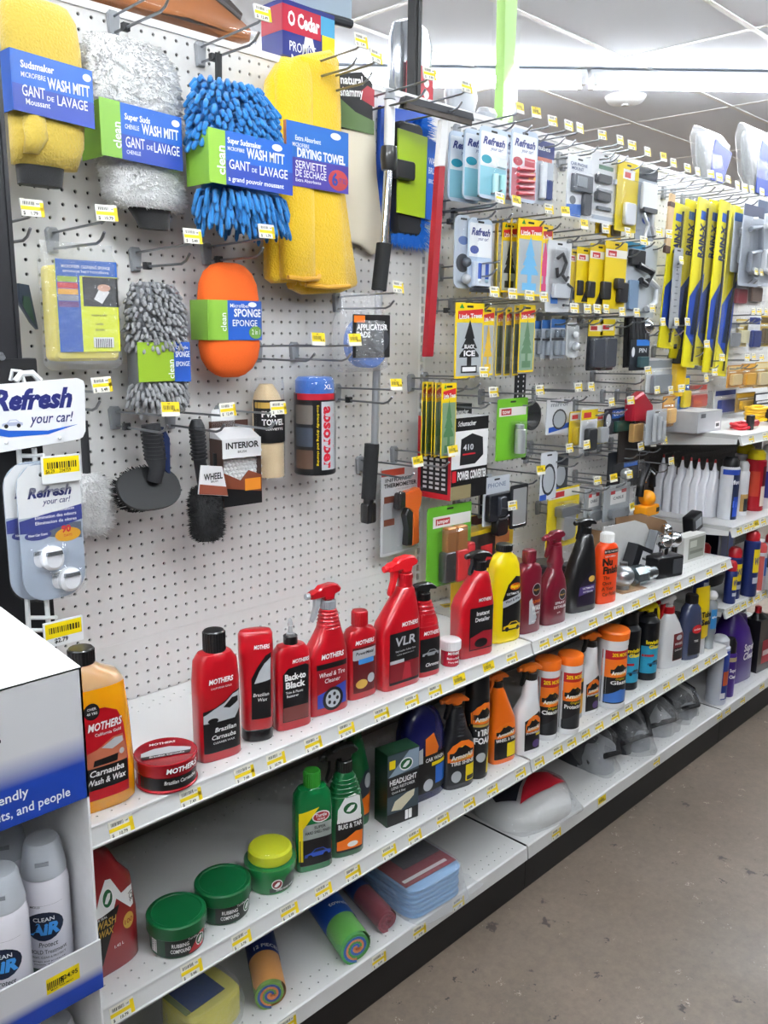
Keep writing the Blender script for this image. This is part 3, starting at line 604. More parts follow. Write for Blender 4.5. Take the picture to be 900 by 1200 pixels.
letter(t, WH, sf, [('MOTHERS', .3, .7, 5.45, {'sh': .2, 'b': .035, 'w': 1.6}), ('Instant', .4, .5, 4.1, {'b': .02, 'w': 1.6}), ('Detailer', .4, .45, 3.5, {'b': .02, 'w': 1.8})], .034)
# yellow wash
t = P('wash_bottle', 'bright yellow car wash bottle with black cap on the top shelf', 'bottle', (36.67,-14.08,-6.06,-9.80,2.58,10.09), -14)
sf, d = bottle(t, [(0, -.1, 1.75, 1.0, 3), (.2, -.1, 1.9, 1.15, 3), (4, -.1, 1.9, 1.15, 3), (6, -.1, 1.8, 1.1, 2.8), (7.9, -.1, 1.6, 1.0, 2.6), (8.7, -.15, 1.25, .9, 2.4), (9.1, -.2, .72, .7, 2), (9.3, -.2, .68, .68, 2)], mat('#ecd312', .25, 0, 'gloss'))
ribbed_cap(t, -.2, d, 9.25, 9.95, .8, PLB)
o = decal(t, 'label', INK, sf, [(-1.0, 1.3), (1.5, 1.3), (1.5, 4.2), (1.35, 6.6), (.6, 6.8), (-.4, 6.0), (-1.0, 4.6)])
decal(o, 'name_band', SILV, sf, [(-1.0, 3.7), (1.5, 4.3), (1.5, 5.0), (-1.0, 4.4)], .02); car_art(o, sf, .3, 1.35, 2.4, '#e3c015', eps=.022)
decal(o, 'emblem', mat('#d8641c', .4), sf, oval(.55, 5.75, .75, .36), .02); letter(t, YEL, sf, [("Meguiar's", .34, .55, 5.62, {'sh': .25, 'w': 1.25, 'b': .02})], .03); letter(t, WH, sf, [('ULTIMATE', .22, .25, 4.95, {'w': 1.6, 'b': .02})], .03); letter(t, INK, sf, [('Wash & Wax', .26, .25, 4.42, {'w': 1.9, 'sh': .15, 'b': .02, 'rot': 10})], .034)
# two maroon bottles
MAR = mat('#6e1426', .3, 0, 'gloss')
def meg(o, sf, x, z, s=1.):
    q = decal(o, 'round_emblem', SILV, sf, oval(x, z, .62*s, .68*s), .02); decal(q, 'emblem_disc', INK, sf, oval(x, z, .54*s, .6*s), .026); letter(q, GOLD, sf, [("Meguiar's", .22*s, x, z-.1, {'sh': .25, 'w': .9*s, 'b': .02})], .034)
t, sf, d = flask('maroon wax bottle with maroon cap beside the yellow bottle', (40.60,-14.03,-6.06,-1.45,3.82,8.79), -10, 1.3, 3.1, 1.7, 7.3, MAR, MAR, shape=1, capr=.62)
meg(t, sf, .45, 4.6); decal(t, 'silver_ring', SILV, sf, [(-.5, 1.0), (.3, 1.0), (.6, 1.6), (-.2, 3.8), (-.55, 3.5), (-.1, 1.7)], .014)
letter(t, ORG, sf, [('CLEANER', .3, .5, 3.2, {'w': 1.3, 'b': .02})], .03); letter(t, WH, sf, [('WAX', .5, .5, 2.4, {'w': 1.3, 'b': .04}), ('LIQUID', .2, .5, 2.0), ('Nettoie', .14, .2, 1.2)], .03)
t = P('spray_bottle', 'maroon spray bottle with maroon trigger and sculpted neck', 'spray bottle', (44.85,-14.24,-6.06,2.42,4.17,10.56), -10)
sf, d = bottle(t, [(0, 0, 1.65, .9, 3.6), (.15, 0, 1.75, .98, 3.6), (3.6, 0, 1.75, .98, 3.4), (4.8, .1, 1.4, .94, 3), (5.5, .25, .95, .85, 2.4), (6.0, .3, .72, .74, 2.2), (6.6, .35, .95, .85, 2.2), (7.2, .38, .72, .74, 2), (8.4, .38, .62, .62, 2)], MAR)
trigger(t, .38, d, 8.3, MAR, MAR, MAR, .95, 'classic', None, .5, .56)
meg(t, sf, .7, 3.2, .9); letter(t, WH, sf, [('SPRAY', .26, .35, 2.2, {'w': 1.5, 'b': .03}), ('DETAILER', .28, .4, 1.75, {'w': 1.9, 'b': .03}), ('quik', .2, .2, 1.2)], .03)
# black sprayer
t = P('spray_bottle', 'all-black spray bottle with purple label band beside the orange polish bottle', 'spray bottle', (50.62,-14.06,-6.06,-14.00,3.85,11.05))
sf, d = bottle(t, [(0, 0, 2.0, 1.0, 4), (.15, 0, 2.1, 1.08, 4), (3.2, 0, 2.05, 1.08, 3.6), (5.2, .2, 1.7, 1.05, 3), (7, .5, 1.2, .95, 2.6), (8.4, .62, .85, .78, 2.2), (8.7, .62, .6, .6, 2)], PLB)
trigger(t, .62, d, 8.6, PLB, PLB, PLB, 1.0, 'low', None, .8, .6)
o = decal(t, 'label', mat('#221b2c', .35), sf, [(-1.2, .7), (1.5, .7), (1.5, 4.6), (.6, 4.6), (-.9, 3.0)]); decal(o, 'purple_band', mat('#4d3b78', .35), sf, [(-1.0, 1.9), (1.5, 2.3), (1.5, 3.1), (-.85, 2.9)], .02); decal(o, 'emblem', GOLD, sf, oval(.9, 3.7, .5, .35), .02)
letter(t, WH, sf, [('ULTIMATE', .22, .4, 2.6, {'w': 1.7, 'b': .02}), ('INTERIOR', .2, .4, 2.2, {'w': 1.5})], .034)
# orange car polish
t, sf, d = flask('orange polish bottle with white cap and black lettering', (55.41,-14.37,-6.06,-7.82,3.25,8.44), -12, 1.05, 3.1, 1.7, 7.0, mat('#f04a16', .4), mat('#f2f2f2', .4), shape=1, capr=.72)
letter(t, INK, sf, [('Nu', .8, -.55, 4.55, {'b': .05}), ('Finish', .8, 0, 3.6, {'b': .05, 'w': 2.3}), ('The', .42, -.65, 2.9), ('Once', .42, -.5, 2.25), ('A Year', .42, -.35, 1.6), ('Car Polish', .42, 0, .95, {'w': 2.2})], .03)
o = decal(t, 'top_band', INK, sf, rrect(-1.1, 1.2, 5.9, 6.4, .05), .016); letter(o, WH, sf, [('BETTER THAN WAX', .2, 0, 6.05, {'w': 2.1})], .03); letter(t, WH, sf, [('NEW FORMULA', .2, -.2, 5.5, {'w': 1.6})], .03)

# ---------------------------------------------------------------- second shelf
DG = mat('#0b5a2e', .3, 0, 'gloss'); TG = mat('#0e4d2a', .3, 0, 'gloss')
def turtle_badge(o, sf, x, z, a, b, col=DG, text=True):
    q = decal(o, 'oval_emblem', WH, sf, oval(x, z, a, b), .02); decal(q, 'emblem_disc', col, sf, oval(x, z, a*.86, b*.82), .026)
    decal(q, 'emblem_figure', WH, sf, [(x-a*.55, z-b*.35), (x-a*.1, z-b*.5), (x+a*.4, z-b*.1), (x+a*.55, z+b*.4), (x+a*.1, z+b*.45), (x-a*.3, z+b*.1)], .032)
    return q
# red wash and wax jug at the left
t = P('wash_jug', 'dark red wash and wax jug with slanted black label, low on the second shelf', 'jug', (-6.52,-13.45,-18.76,18.93,4.54,9.81), 3)
sf, d = bottle(t, [(0, -.6, 2.5, 1.4, 3.4), (.2, -.6, 2.65, 1.5, 3.4), (3.6, -.6, 2.68, 1.5, 3.2), (6.3, -.75, 2.5, 1.45, 3), (7.2, -.95, 2.0, 1.35, 2.8), (8.6, -1.2, 1.55, 1.25, 2.6), (9.3, -1.3, .8, .8, 2), (9.6, -1.3, .7, .7, 2)], mat('#8f1a20', .3, 0, 'gloss'))
ribbed_cap(t, -1.3, d, 9.5, 10.4, .8, PLB)
decal(t, 'white_swoosh', PAPER, sf, [(-1.6, 4.6), (-.2, 4.6), (.1, 5.4), (1.2, 4.1), (1.5, 4.2), (1.6, 5.6), (1.1, 5.7), (.5, 5.6), (-.2, 7.0), (-.6, 7.1), (-1.1, 6.2)], .012)
o = decal(t, 'label', INK, sf, [(-2.9, 1.0), (-1.2, 1.0), (.3, 4.9), (-2.9, 4.2)], .02); turtle_badge(t, sf, -.55, 5.75, .42, .8)
letter(o, GOLD, sf, [('WASH', .55, -.75, 3.75, {'w': 1.5, 'b': .02, 'sh': .2}), ('& WAX', .5, -1.0, 3.1, {'w': 1.5, 'b': .02, 'sh': .2})], .034); letter(o, WH, sf, [('ICE SEAL', .16, -1.1, 4.4)], .034)
s_ = decal(t, 'gold_seal', GOLD, sf, oval(.95, 3.3, .45, .6), .02); letter(s_, DKRED, sf, [('100', .36, .95, 3.1)], .03); letter(t, WH, sf, [('1.42 L', .22, .1, 1.8)], .03); letter(t, INK, sf, [('ICE', .36, 1.32, 4.9, {'rot': -80})], .03)
# two green compound tins
def green_tin(label, p, rz, stripe):
    t = thing('compound_tin', label, 'tin', p, rz); r = 2.0
    b = MB(); b.loft([(0, 0, 0, r*.9, r*.9, 2), (.12, 0, 0, r*.95, r*.95, 2), (1.75, 0, 0, r*1.0, r*1.0, 2)], 40); b.build('tub', mat('#0a4a2b', .3, 0, 'gloss'), t)
    b = MB(); b.loft([(1.55, 0, 0, r*1.03, r*1.03, 2), (1.62, 0, 0, r*1.06, r*1.06, 2), (2.45, 0, 0, r*1.06, r*1.06, 2), (2.56, 0, 0, r*1.02, r*1.02, 2), (2.58, 0, 0, r*.9, r*.9, 2), (2.52, 0, 0, r*.86, r*.86, 2), (2.52, 0, 0, .02, .02, 2)], 40); b.build('lid', mat('#0c5a30', .35), t)
    rs = lambda x, z: -math.sqrt(max((r*(.95+.03*z))**2-x*x, .05))
    o = decal(t, 'label', mat('#1c2420', .4), rs, rrect(-.9, 1.85, .2, 1.5, 0), .015)
    if stripe: decal(o, 'red_corner', mat('#b01c24', .4), rs, [(.7, .22), (1.7, .22), (1.82, 1.45), (1.5, 1.45)], .02)
    letter(o, WH, rs, [('RUBBING', .3, .15, .95, {'w': 1.2, 'b': .02}), ('COMPOUND', .3, .15, .5, {'w': 1.4, 'b': .02}), ('Turtle', .18, 1.0, 1.32, {})], .03)
    turtle_badge(o, rs, 1.5, .9, .28, .48)
    b = decal(t, 'code_panel', PAPER, rs, rrect(-1.75, -1.45, .3, 1.4, 0), .015)
    for i in range(6): decal(b, 'code_bar', INK, rs, rrect(-1.72, -1.5, .4+i*.16, .46+i*.16, 0), .02)
green_tin('dark green round compound tin with a red label corner, nearest on the second shelf', (-2.14,-13.82, Z2+.01), -30, True)
green_tin('dark green round compound tin with a grey label, second tin on the shelf', (2.25,-13.28, Z2+.01), -25, False)
# clear lidded pot with a yellow pad on top
t = thing('wax_pot', 'green wax pot under a clear dome lid with a yellow foam pad', 'pot', (6.93,-13.07, Z2+.01), -25); r = 1.95
b = MB(); b.loft([(0, 0, 0, r*.88, r*.88, 2), (.1, 0, 0, r*.92, r*.92, 2), (1.5, 0, 0, r*.95, r*.95, 2), (1.6, 0, 0, r*1.05, r*1.05, 2), (2.2, 0, 0, r*1.06, r*1.06, 2), (2.25, 0, 0, r*.9, r*.9, 2), (2.25, 0, 0, .02, .02, 2)], 40); b.build('tub', mat('#0d7a3a', .3, 0, 'gloss'), t)
b = MB(); b.loft([(2.28, 0, 0, r*.86, r*.86, 2), (2.4, 0, 0, r*.9, r*.9, 2), (3.1, 0, 0, r*.88, r*.88, 2), (3.25, 0, 0, r*.8, r*.8, 2), (3.28, 0, 0, .02, .02, 2)], 36); b.build('foam_pad', mat('#d7dc10', .7, 0, 'foam'), t)
b = MB(); b.loft([(2.1, 0, 0, r*1.08, r*1.08, 2), (3.3, 0, 0, r*1.0, r*1.0, 2), (3.55, 0, 0, r*.9, r*.9, 2), (3.6, 0, 0, .02, .02, 2)], 36, cap=(0, 1)); b.build('dome_lid', clear(), t)
rs = round_surf(r*.95); o = decal(t, 'label', mat('#3d4340', .4), rs, [(-.5, .25), (1.8, .25), (1.8, 1.4), (.9, 1.3), (.5, .7), (-.5, .6)], .012); turtle_badge(t, rs, .1, .9, .45, .42, mat('#7c1d22', .4)); letter(o, WH, rs, [('SUPER HARD SHELL', .16, .8, .35, {'w': 1.6})], .03)
# flat green polish bottle
t, sf, d = flask('flat green polish bottle with bright green cap and blue car label', (10.48,-14.54,-18.76,-37.50,3.54,8.85), -20, 1.3, 3.2, 1.7, 7.1, mat('#0c6a36', .25, 0, 'gloss'), mat('#2f8f2a', .35), capr=.62)
o = decal(t, 'label', mat('#9ba39f', .4), sf, [(-1.35, .6), (1.4, .6), (1.4, 4.2), (-.6, 4.2), (-1.35, 4.2)]); decal(o, 'blue_panel', INK, sf, rrect(-1.35, 1.4, .6, 2.9, .05), .018)
car_art(o, sf, .15, 1.2, 2.3, '#2c4fae', eps=.024); decal(o, 'yellow_flash', YEL, sf, [(-1.4, 3.9), (-1.1, 3.9), (.3, 5.6), (-1.4, 5.3)], .022); decal(o, 'yellow_stripe', YEL, sf, rrect(-1.42, -1.1, 1.0, 4.6, 0), .02)
q = decal(t, 'oval_emblem', WH, sf, oval(.45, 4.75, .78, .5), .02); decal(q, 'emblem_rim', mat('#a51d28', .4), sf, oval(.45, 4.75, .68, .4), .026); letter(q, WH, sf, [('Turtle', .28, .45, 4.75, {'w': 1.0, 'b': .03}), ('WAX', .2, .45, 4.45, {'b': .02})], .034)
letter(o, INK, sf, [('SUPER', .24, .35, 3.75, {'w': 1.0, 'b': .02}), ('HARD SHELL FINISH', .24, .2, 3.35, {'w': 2.2, 'b': .02})], .03)
# green sprayer, black trigger
t = P('spray_bottle', 'green bug and tar spray bottle with long black trigger', 'spray bottle', (13.74,-15.04,-18.76,-26.04,2.62,10.08), -18)
sf, d = bottle(t, [(0, 0, 1.5, .9, 3), (.15, 0, 1.6, .98, 3), (3.6, 0, 1.68, 1.0, 3), (5.6, 0, 1.3, .95, 2.6), (7, 0, .85, .8, 2.2), (7.4, 0, .62, .62, 2)], mat('#0c5c30', .28, 0, 'gloss'))
b = MB()
for i in range(5): q = 5.3+i*.36; w0 = 1.38-.12*i; b.loft([(q, 0, d, w0-.05, .92-.03*i, 2.4), (q+.12, 0, d, w0+.05, 1.0-.04*i, 2.4), (q+.24, 0, d, w0-.07, .9-.04*i, 2.4)], 24)
b.build('neck_ribs', DG, t)
trigger(t, 0, d, 7.3, PLB, PLB, PLB, 1.05, 'classic', None, 1.0, .6)
o = decal(t, 'label', INK, sf, rrect(-1.2, 1.35, .5, 3.3, .2)); decal(o, 'orange_car_picture', ORG, sf, [(-1.1, .7), (1.25, .7), (1.3, 2.1), (.6, 2.2), (-.3, 1.7), (-1.1, 1.5)], .018); decal(o, 'lamp_picture', PAPER, sf, oval(.3, 1.1, .5, .25), .024)
decal(t, 'white_arch', PAPER, sf, [(-1.1, 3.2), (1.2, 3.2), (1.05, 5.2), (.5, 5.6), (-.4, 5.4), (-1.0, 4.4)], .013); turtle_badge(t, sf, .1, 4.4, .75, .6); letter(o, WH, sf, [('BUG & TAR', .42, .1, 2.65, {'w': 2.2, 'b': .03})], .034)
t = P('spray_bottle', 'slim dark green spray bottle with green trigger behind the black-triggered one', 'spray bottle', (17.38,-14.40,-18.76,2.12,1.97,10.12), -8)
t.location.y += 1.9*S
sf, d = bottle(t, [(0, 0, 1.4, .9, 3), (.15, 0, 1.45, .95, 3), (4.5, 0, 1.6, .95, 3), (6.2, 0, 1.2, .9, 2.6), (7.6, .1, .85, .75, 2.2), (8.2, .1, .62, .62, 2)], DG)
trigger(t, .1, d, 8.1, DG, DG, DG, 1.0, 'classic', None, .9, .58)
o = decal(t, 'label', mat('#2f3340', .4), sf, [(-.6, .8), (1.4, .8), (1.4, 5.2), (.6, 5.2), (-.3, 3.6)]); decal(o, 'orange_picture', ORG, sf, [(-.3, 1.0), (1.3, 1.0), (1.35, 3.0), (.2, 2.6)], .02); decal(o, 'silver_picture', SILV, sf, oval(.95, 4.2, .4, .7), .02)
# headlight kit box
t = P('kit_box', 'dark green upright headlight repair box with white headlamp picture', 'box', (20.69,-14.63,-18.76,-4.40,3.63,6.91), -10)
b = MB(); b.box(-1.75, 1.75, 0, 1.9, 0, 6.9); b.build('carton', mat('#12301f', .35, 0, 'card'), t)
f0 = flat(0); o = decal(t, 'front_print', mat('#3c4c55', .35), f0, rrect(-1.72, 1.72, .05, 6.85, 0)); decal(o, 'ray_pattern', mat('#8fa1b5', .35), f0, [(-1.7, 4.7), (1.7, 5.0), (1.7, 6.8), (.6, 6.8)], .018); decal(o, 'dark_band', INK, f0, rrect(-1.72, 1.72, 2.9, 4.75, 0), .02); decal(o, 'dark_foot', INK, f0, rrect(-1.72, 1.72, .05, 1.2, 0), .02)
decal(o, 'headlamp_picture', mat('#d9d3b8', .3), f0, [(-1.3, 1.5), (-.2, 1.3), (1.2, 2.3), (1.3, 2.9), (.4, 2.8), (-.9, 2.3)], .026); decal(o, 'yellow_mark', YEL, f0, rrect(-1.55, -.9, 5.5, 6.3, .05), .026); turtle_badge(o, f0, .3, 5.6, .75, .6)
letter(o, WH, f0, [('HEADLIGHT', .5, 0, 3.95, {'w': 3.0, 'b': .03}), ('LENS RESTORER', .26, 0, 3.5, {'w': 2.6}), ('Quick & Easy', .2, -.5, 3.1)], .034)
for q in (.35, .75): decal(o, 'sachet_picture', PAPER, f0, rrect(-.1+q, .25+q, .2, 1.1, .05), .03)
tp = MB(); tp.box(-1.7, 1.7, .05, 1.85, 6.9, 6.93); k = tp.build('top_flap', mat('#20402c', .35), t)
# dark blue wash jug
t = P('wash_jug', 'dark blue rounded car wash jug behind the headlight box', 'jug', (25.35,-13.73,-18.76,-6.85,3.23,8.99), -6)
sf, d = bottle(t, [(0, 0, 2.3, 1.4, 3.4), (.2, 0, 2.45, 1.5, 3.4), (4, 0, 2.5, 1.5, 3.2), (6.5, 0, 2.4, 1.45, 3), (8, -.1, 2.0, 1.3, 2.6), (8.8, -.2, 1.4, 1.0, 2.2), (9.2, -.3, .7, .7, 2), (9.4, -.3, .65, .65, 2)], mat('#15184f', .25, 0, 'gloss'))
ribbed_cap(t, -.3, d, 9.3, 9.9, .75, PLB)
o = decal(t, 'label', INK, sf, rrect(-1.9, 2.2, .8, 4.6, .1)); decal(o, 'flame_panel', ORG, sf, [(-.6, 4.5), (.9, 4.5), (1.1, 5.0), (.4, 6.6), (-.6, 6.2)], .02); decal(o, 'yellow_band', YEL, sf, rrect(.2, 2.15, 3.3, 3.65, .05), .02); decal(o, 'blue_panel', mat('#1b62c0', .4), sf, rrect(.7, 2.15, 1.4, 3.2, .05), .022); decal(o, 'wheel_picture', SILV, sf, oval(-.2, 1.5, .6, .6), .022); decal(o, 'stripe_picture', SILV, sf, [(-1.8, 3.9), (-.9, 3.9), (-.9, 5.4), (-1.5, 5.2)], .02)
letter(o, WH, sf, [('CAR WASH', .36, .6, 3.85, {'w': 2.4, 'b': .03})], .034)
# Armor-type products
def flame(o, sf, x, z, a, b, word=True, wd=None):
    q = decal(o, 'flame_panel', ORG, sf, [(x-a, z-b), (x+a, z-b), (x+a*1.02, z+b*.3), (x+a*.5, z+b*.9), (x-a*.1, z+b), (x-a*.7, z+b*.6), (x-a*1.02, z)], .02)
    decal(q, 'yellow_glow', mat('#f3b42a', .4), sf, [(x-a*.8, z-b*.8), (x+a*.8, z-b*.8), (x+a*.6, z), (x, z+b*.5), (x-a*.5, z+.1*b)], .024)
    decal(q, 'dark_crest', INK, sf, [(x-a*.7, z-b*.2), (x+a*.75, z-b*.1), (x+a*.5, z+b*.2), (x+a*.2, z+b*.5), (x-a*.05, z+b*.35), (x-a*.3, z+b*.42), (x-a*.5, z+b*.05)], .028)
    decal(q, 'name_bar', INK, sf, [(x-a*.9, z-b*.62), (x+a*.9, z-b*.42), (x+a*.9, z), (x-a*.9, z-b*.12)], .032)
    letter(q, WH, sf, [('ArmorAll', b*.42, x, z-b*.5, {'w': wd or a*1.65, 'b': .03, 'rot': 4, 'sh': .1})], .042)
t = P('spray_bottle', 'black tire shine spray bottle with orange trigger', 'spray bottle', (29.06,-14.56,-18.76,-16.00,3.36,10.13))
sf, d = bottle(t, [(0, 0, 1.65, .95, 3), (.15, 0, 1.75, 1.0, 3), (4.0, 0, 1.78, 1.0, 3), (5.0, 0, 1.5, .98, 2.6), (6.0, -.1, 1.05, .9, 2.4), (7.6, -.2, .8, .75, 2.1), (8, -.2, .6, .6, 2)], mat('#1a1b20', .3, 0, 'gloss'))
b = MB()
for i in range(7): q = 5.3+i*.34; w0 = 1.3-.07*i; b.loft([(q, -.12, d, w0*.7, .95-.02*i, 2.2), (q+.1, -.12, d, w0*.78, 1.0-.03*i, 2.2), (q+.2, -.12, d, w0*.68, .94-.02*i, 2.2)], 20)
b.build('neck_ribs', mat('#24262b', .35), t)
trigger(t, -.2, d, 7.9, mat('#e06a1e', .35), PLB, PLB, 1.0, 'low', mat('#e06a1e', .35), .4, .6)
o = decal(t, 'label', mat('#1d1e22', .4), sf, rrect(-1.5, 1.6, .5, 3.0, .1)); flame(t, sf, 0, 3.9, 1.5, 1.05); decal(o, 'yellow_tab', YEL, sf, rrect(.45, 1.6, .6, 2.3, .1), .02); decal(o, 'tab_panel', INK, sf, rrect(.6, 1.5, .7, 1.15, .08), .028); decal(o, 'tyre_picture', SILV, sf, oval(-.6, 1.3, .55, .6), .02)
letter(o, WH, sf, [('TIRE SHINE', .36, .1, 2.5, {'w': 2.7, 'b': .03})], .034); letter(o, GOLD, sf, [('EXTREME', .24, -.2, 2.95, {'w': 1.5})], .034)
t = P('aerosol_can', 'tall black tire foam aerosol can with black cap', 'spray can', (31.96,-14.90,-18.76,-12.00,2.84,11.11)); r = 1.22
b = MB(); b.loft([(0, 0, r, r*.95, r*.95, 2), (.1, 0, r, r, r, 2), (8.2, 0, r, r, r, 2), (8.6, 0, r, r*.8, r*.8, 2), (8.75, 0, r, r*.6, r*.6, 2)], 30); b.build('can', mat('#16171b', .28, .2), t)
b = MB(); b.loft([(8.3, 0, r, r*.98, r*.98, 2), (10.6, 0, r, r*.9, r*.9, 2), (10.8, 0, r, r*.8, r*.8, 2)], 28); b.build('cap', PLB, t)
sf = round_surf(r, r); o = decal(t, 'label', mat('#1b1c20', .35), sf, rrect(-1.15, 1.15, .4, 5.5, .02)); flame(t, sf, 0, 6.9, 1.12, 1.1); decal(t, 'gold_ring', GOLD, sf, rrect(-1.18, 1.18, 5.5, 5.75, 0), .015); decal(o, 'yellow_edge', YEL, sf, [(.4, .5), (1.13, .5), (1.13, 3.2), (.75, 3.3), (.7, 2.2), (.5, 2.0)], .02); decal(o, 'tyre_picture', SILV, sf, oval(-.25, 2.3, .5, .5), .02)
letter(o, WH, sf, [('TIRE', .62, 0, 4.6, {'w': 1.75, 'b': .04}), ('FOAM', .62, 0, 3.75, {'w': 1.95, 'b': .04})], .034)
t = P('spray_bottle', 'bright orange wheel cleaner spray bottle with orange trigger', 'spray bottle', (36.25,-14.52,-18.76,-18.49,2.85,10.50), -12)
AO = mat('#ee6d12', .3, 0, 'gloss')
sf, d = bottle(t, [(0, 0, 1.55, .95, 3.4), (.15, 0, 1.65, 1, 3.4), (3.4, 0, 1.65, 1, 3), (4.6, 0, 1.5, .98, 2.8), (6.4, -.35, 1.05, .85, 2.4), (7.8, -.62, .72, .7, 2), (8.1, -.64, .55, .55, 2)], AO)
trigger(t, -.64, d, 8.0, mat('#e06a1e', .35), mat('#e06a1e', .35), PLB, .95, 'low', None, .75, .58)
o = decal(t, 'label', INK, sf, rrect(-1.4, 1.45, .5, 2.9, .1)); flame(t, sf, -.1, 3.6, 1.3, .8); decal(o, 'yellow_tab', YEL, sf, rrect(.1, 1.4, .6, 2.1, .1), .02); letter(o, WH, sf, [('WHEEL & TIRE', .32, 0, 2.4, {'w': 2.6, 'b': .03})], .034)
WP = mat('#ececee', .35, 0, 'gloss')
def white_spray(label, f, rz):
    t = P('spray_bottle', label, 'spray bottle', f, rz)
    sf, d = bottle(t, [(0, 0, 1.5, .95, 3.4), (.15, 0, 1.6, 1, 3.4), (3.6, 0, 1.6, 1, 3), (4.6, .05, 1.5, .98, 2.8), (5.4, .25, 1.1, .92, 2.4), (5.9, .4, .85, .85, 2.2), (7.6, .45, .75, .75, 2), (7.9, .45, .6, .6, 2)], WP)
    trigger(t, .45, d, 7.8, mat('#e2701f', .35), PLB, PLB, 1.0, 'low', mat('#e2701f', .35), .8, .62)
    o = decal(t, 'label', INK, sf, [(-.85, .4), (1.3, .4), (1.35, 4.0), (1.0, 4.5), (-.9, 3.7)]); flame(o, sf, .25, 3.3, 1.0, .9); decal(o, 'gloss_picture', mat('#56407a', .4), sf, oval(.7, 1.0, .5, .45), .02); decal(o, 'yellow_mark', YEL, sf, rrect(.6, 1.3, 1.9, 2.15, .05), .022)
    letter(o, WH, sf, [('Protectant', .26, .25, 2.2, {'w': 1.9, 'b': .02})], .034)
white_spray('white protectant spray bottle with orange trigger beside the wipe tubs', (39.68,-15.18,-18.76,-12.11,3.49,10.65), -14)
white_spray('white spray bottle with orange trigger between the wipe tubs and the glass wipes', (52.68,-14.46,-18.76,-12.77,3.05,10.20), -14)
def wipes(label, p, rz, word, pic, h=8.0, r=1.34):
    t = thing('wipes_tub', label, 'tub', p, rz)
    b = MB(); b.loft([(0, 0, 0, r*.96, r*.96, 2), (.1, 0, 0, r, r, 2), (.6, 0, 0, r, r, 2), (.62, 0, 0, r*.97, r*.97, 2), (h-.8, 0, 0, r*.97, r*.97, 2), (h-.78, 0, 0, r, r, 2), (h, 0, 0, r, r, 2)], 32); b.build('tub', WP, t)
    b = MB(); b.loft([(h-.05, 0, 0, r*1.03, r*1.03, 2), (h+.75, 0, 0, r*1.06, r*1.06, 2), (h+.95, 0, 0, r*.98, r*.98, 2), (h+1.0, 0, 0, r*.7, r*.7, 2)], 32); b.build('lid', mat('#ee701c', .35), t)
    sf = round_surf(r*.97); W = r*.93
    o = decal(t, 'label', INK, sf, rrect(-W, W, .65, 3.9, 0)); decal(o, 'orange_panel', ORG, sf, rrect(-W, W, 3.9, 6.3, 0), .014); decal(o, 'red_band', mat('#b5121f', .4), sf, rrect(-W, W, 6.1, 7.15, 0), .018)
    flame(o, sf, .1, 5.0, 1.2, 1.0); decal(o, 'dash_picture', mat(pic, .3), sf, [(-W*.9, .8), (W*.9, .8), (W*.9, 2.1), (.3, 2.4), (-W*.9, 1.7)], .02)
    letter(o, YEL, sf, [('20% MORE', .42, .05, 6.45, {'w': 1.9, 'b': .03})], .03); letter(o, WH, sf, [(word, .44, .1, 3.05, {'w': 2.1, 'b': .03})], .034); letter(o, YEL, sf, [('Original', .26, .2, 3.6, {'w': 1.2, 'sh': .2})], .034)
wipes('orange-lidded cleaning wipes tub, half behind the front tub', (44.19,-13.86, Z2+.01), -30, 'Cleaning', '#2a2c30')
wipes('orange-lidded protectant wipes tub, front of the pair', (47.18,-14.77, Z2+.01), -30, 'Protectant', '#2a2c30')
wipes('orange-lidded glass wipes tub with a blue windshield picture', (56.87,-14.46, Z2+.01), -30, 'Glass', '#4478c8', 8.4, 1.75)
# yellow-labelled bottle hiding behind the tubs
t = P('spray_bottle', 'clear bottle with yellow label and orange sprayer glimpsed behind the wipe tubs', 'spray bottle', (50.13,-15.56,-18.76,-12.26,1.63,10.41), -10)
t.location.y += 1.4*S
sf, d = bottle(t, [(0, 0, 1.3, .8, 3), (6.3, 0, 1.3, .8, 3), (6.9, 0, .6, .6, 2)], mat('#c9ccd0', .2, 0, 'gloss')); o = decal(t, 'label', mat('#e2a516', .4), sf, rrect(-1.2, 1.2, .6, 4.8, .1)); decal(o, 'dark_panel', INK, sf, rrect(-1.0, 1.1, 3.0, 4.4, .1), .02)
trigger(t, 0, d, 6.8, mat('#d8662a', .4), PLB, PLB, .8, 'low', None, .6, .55)
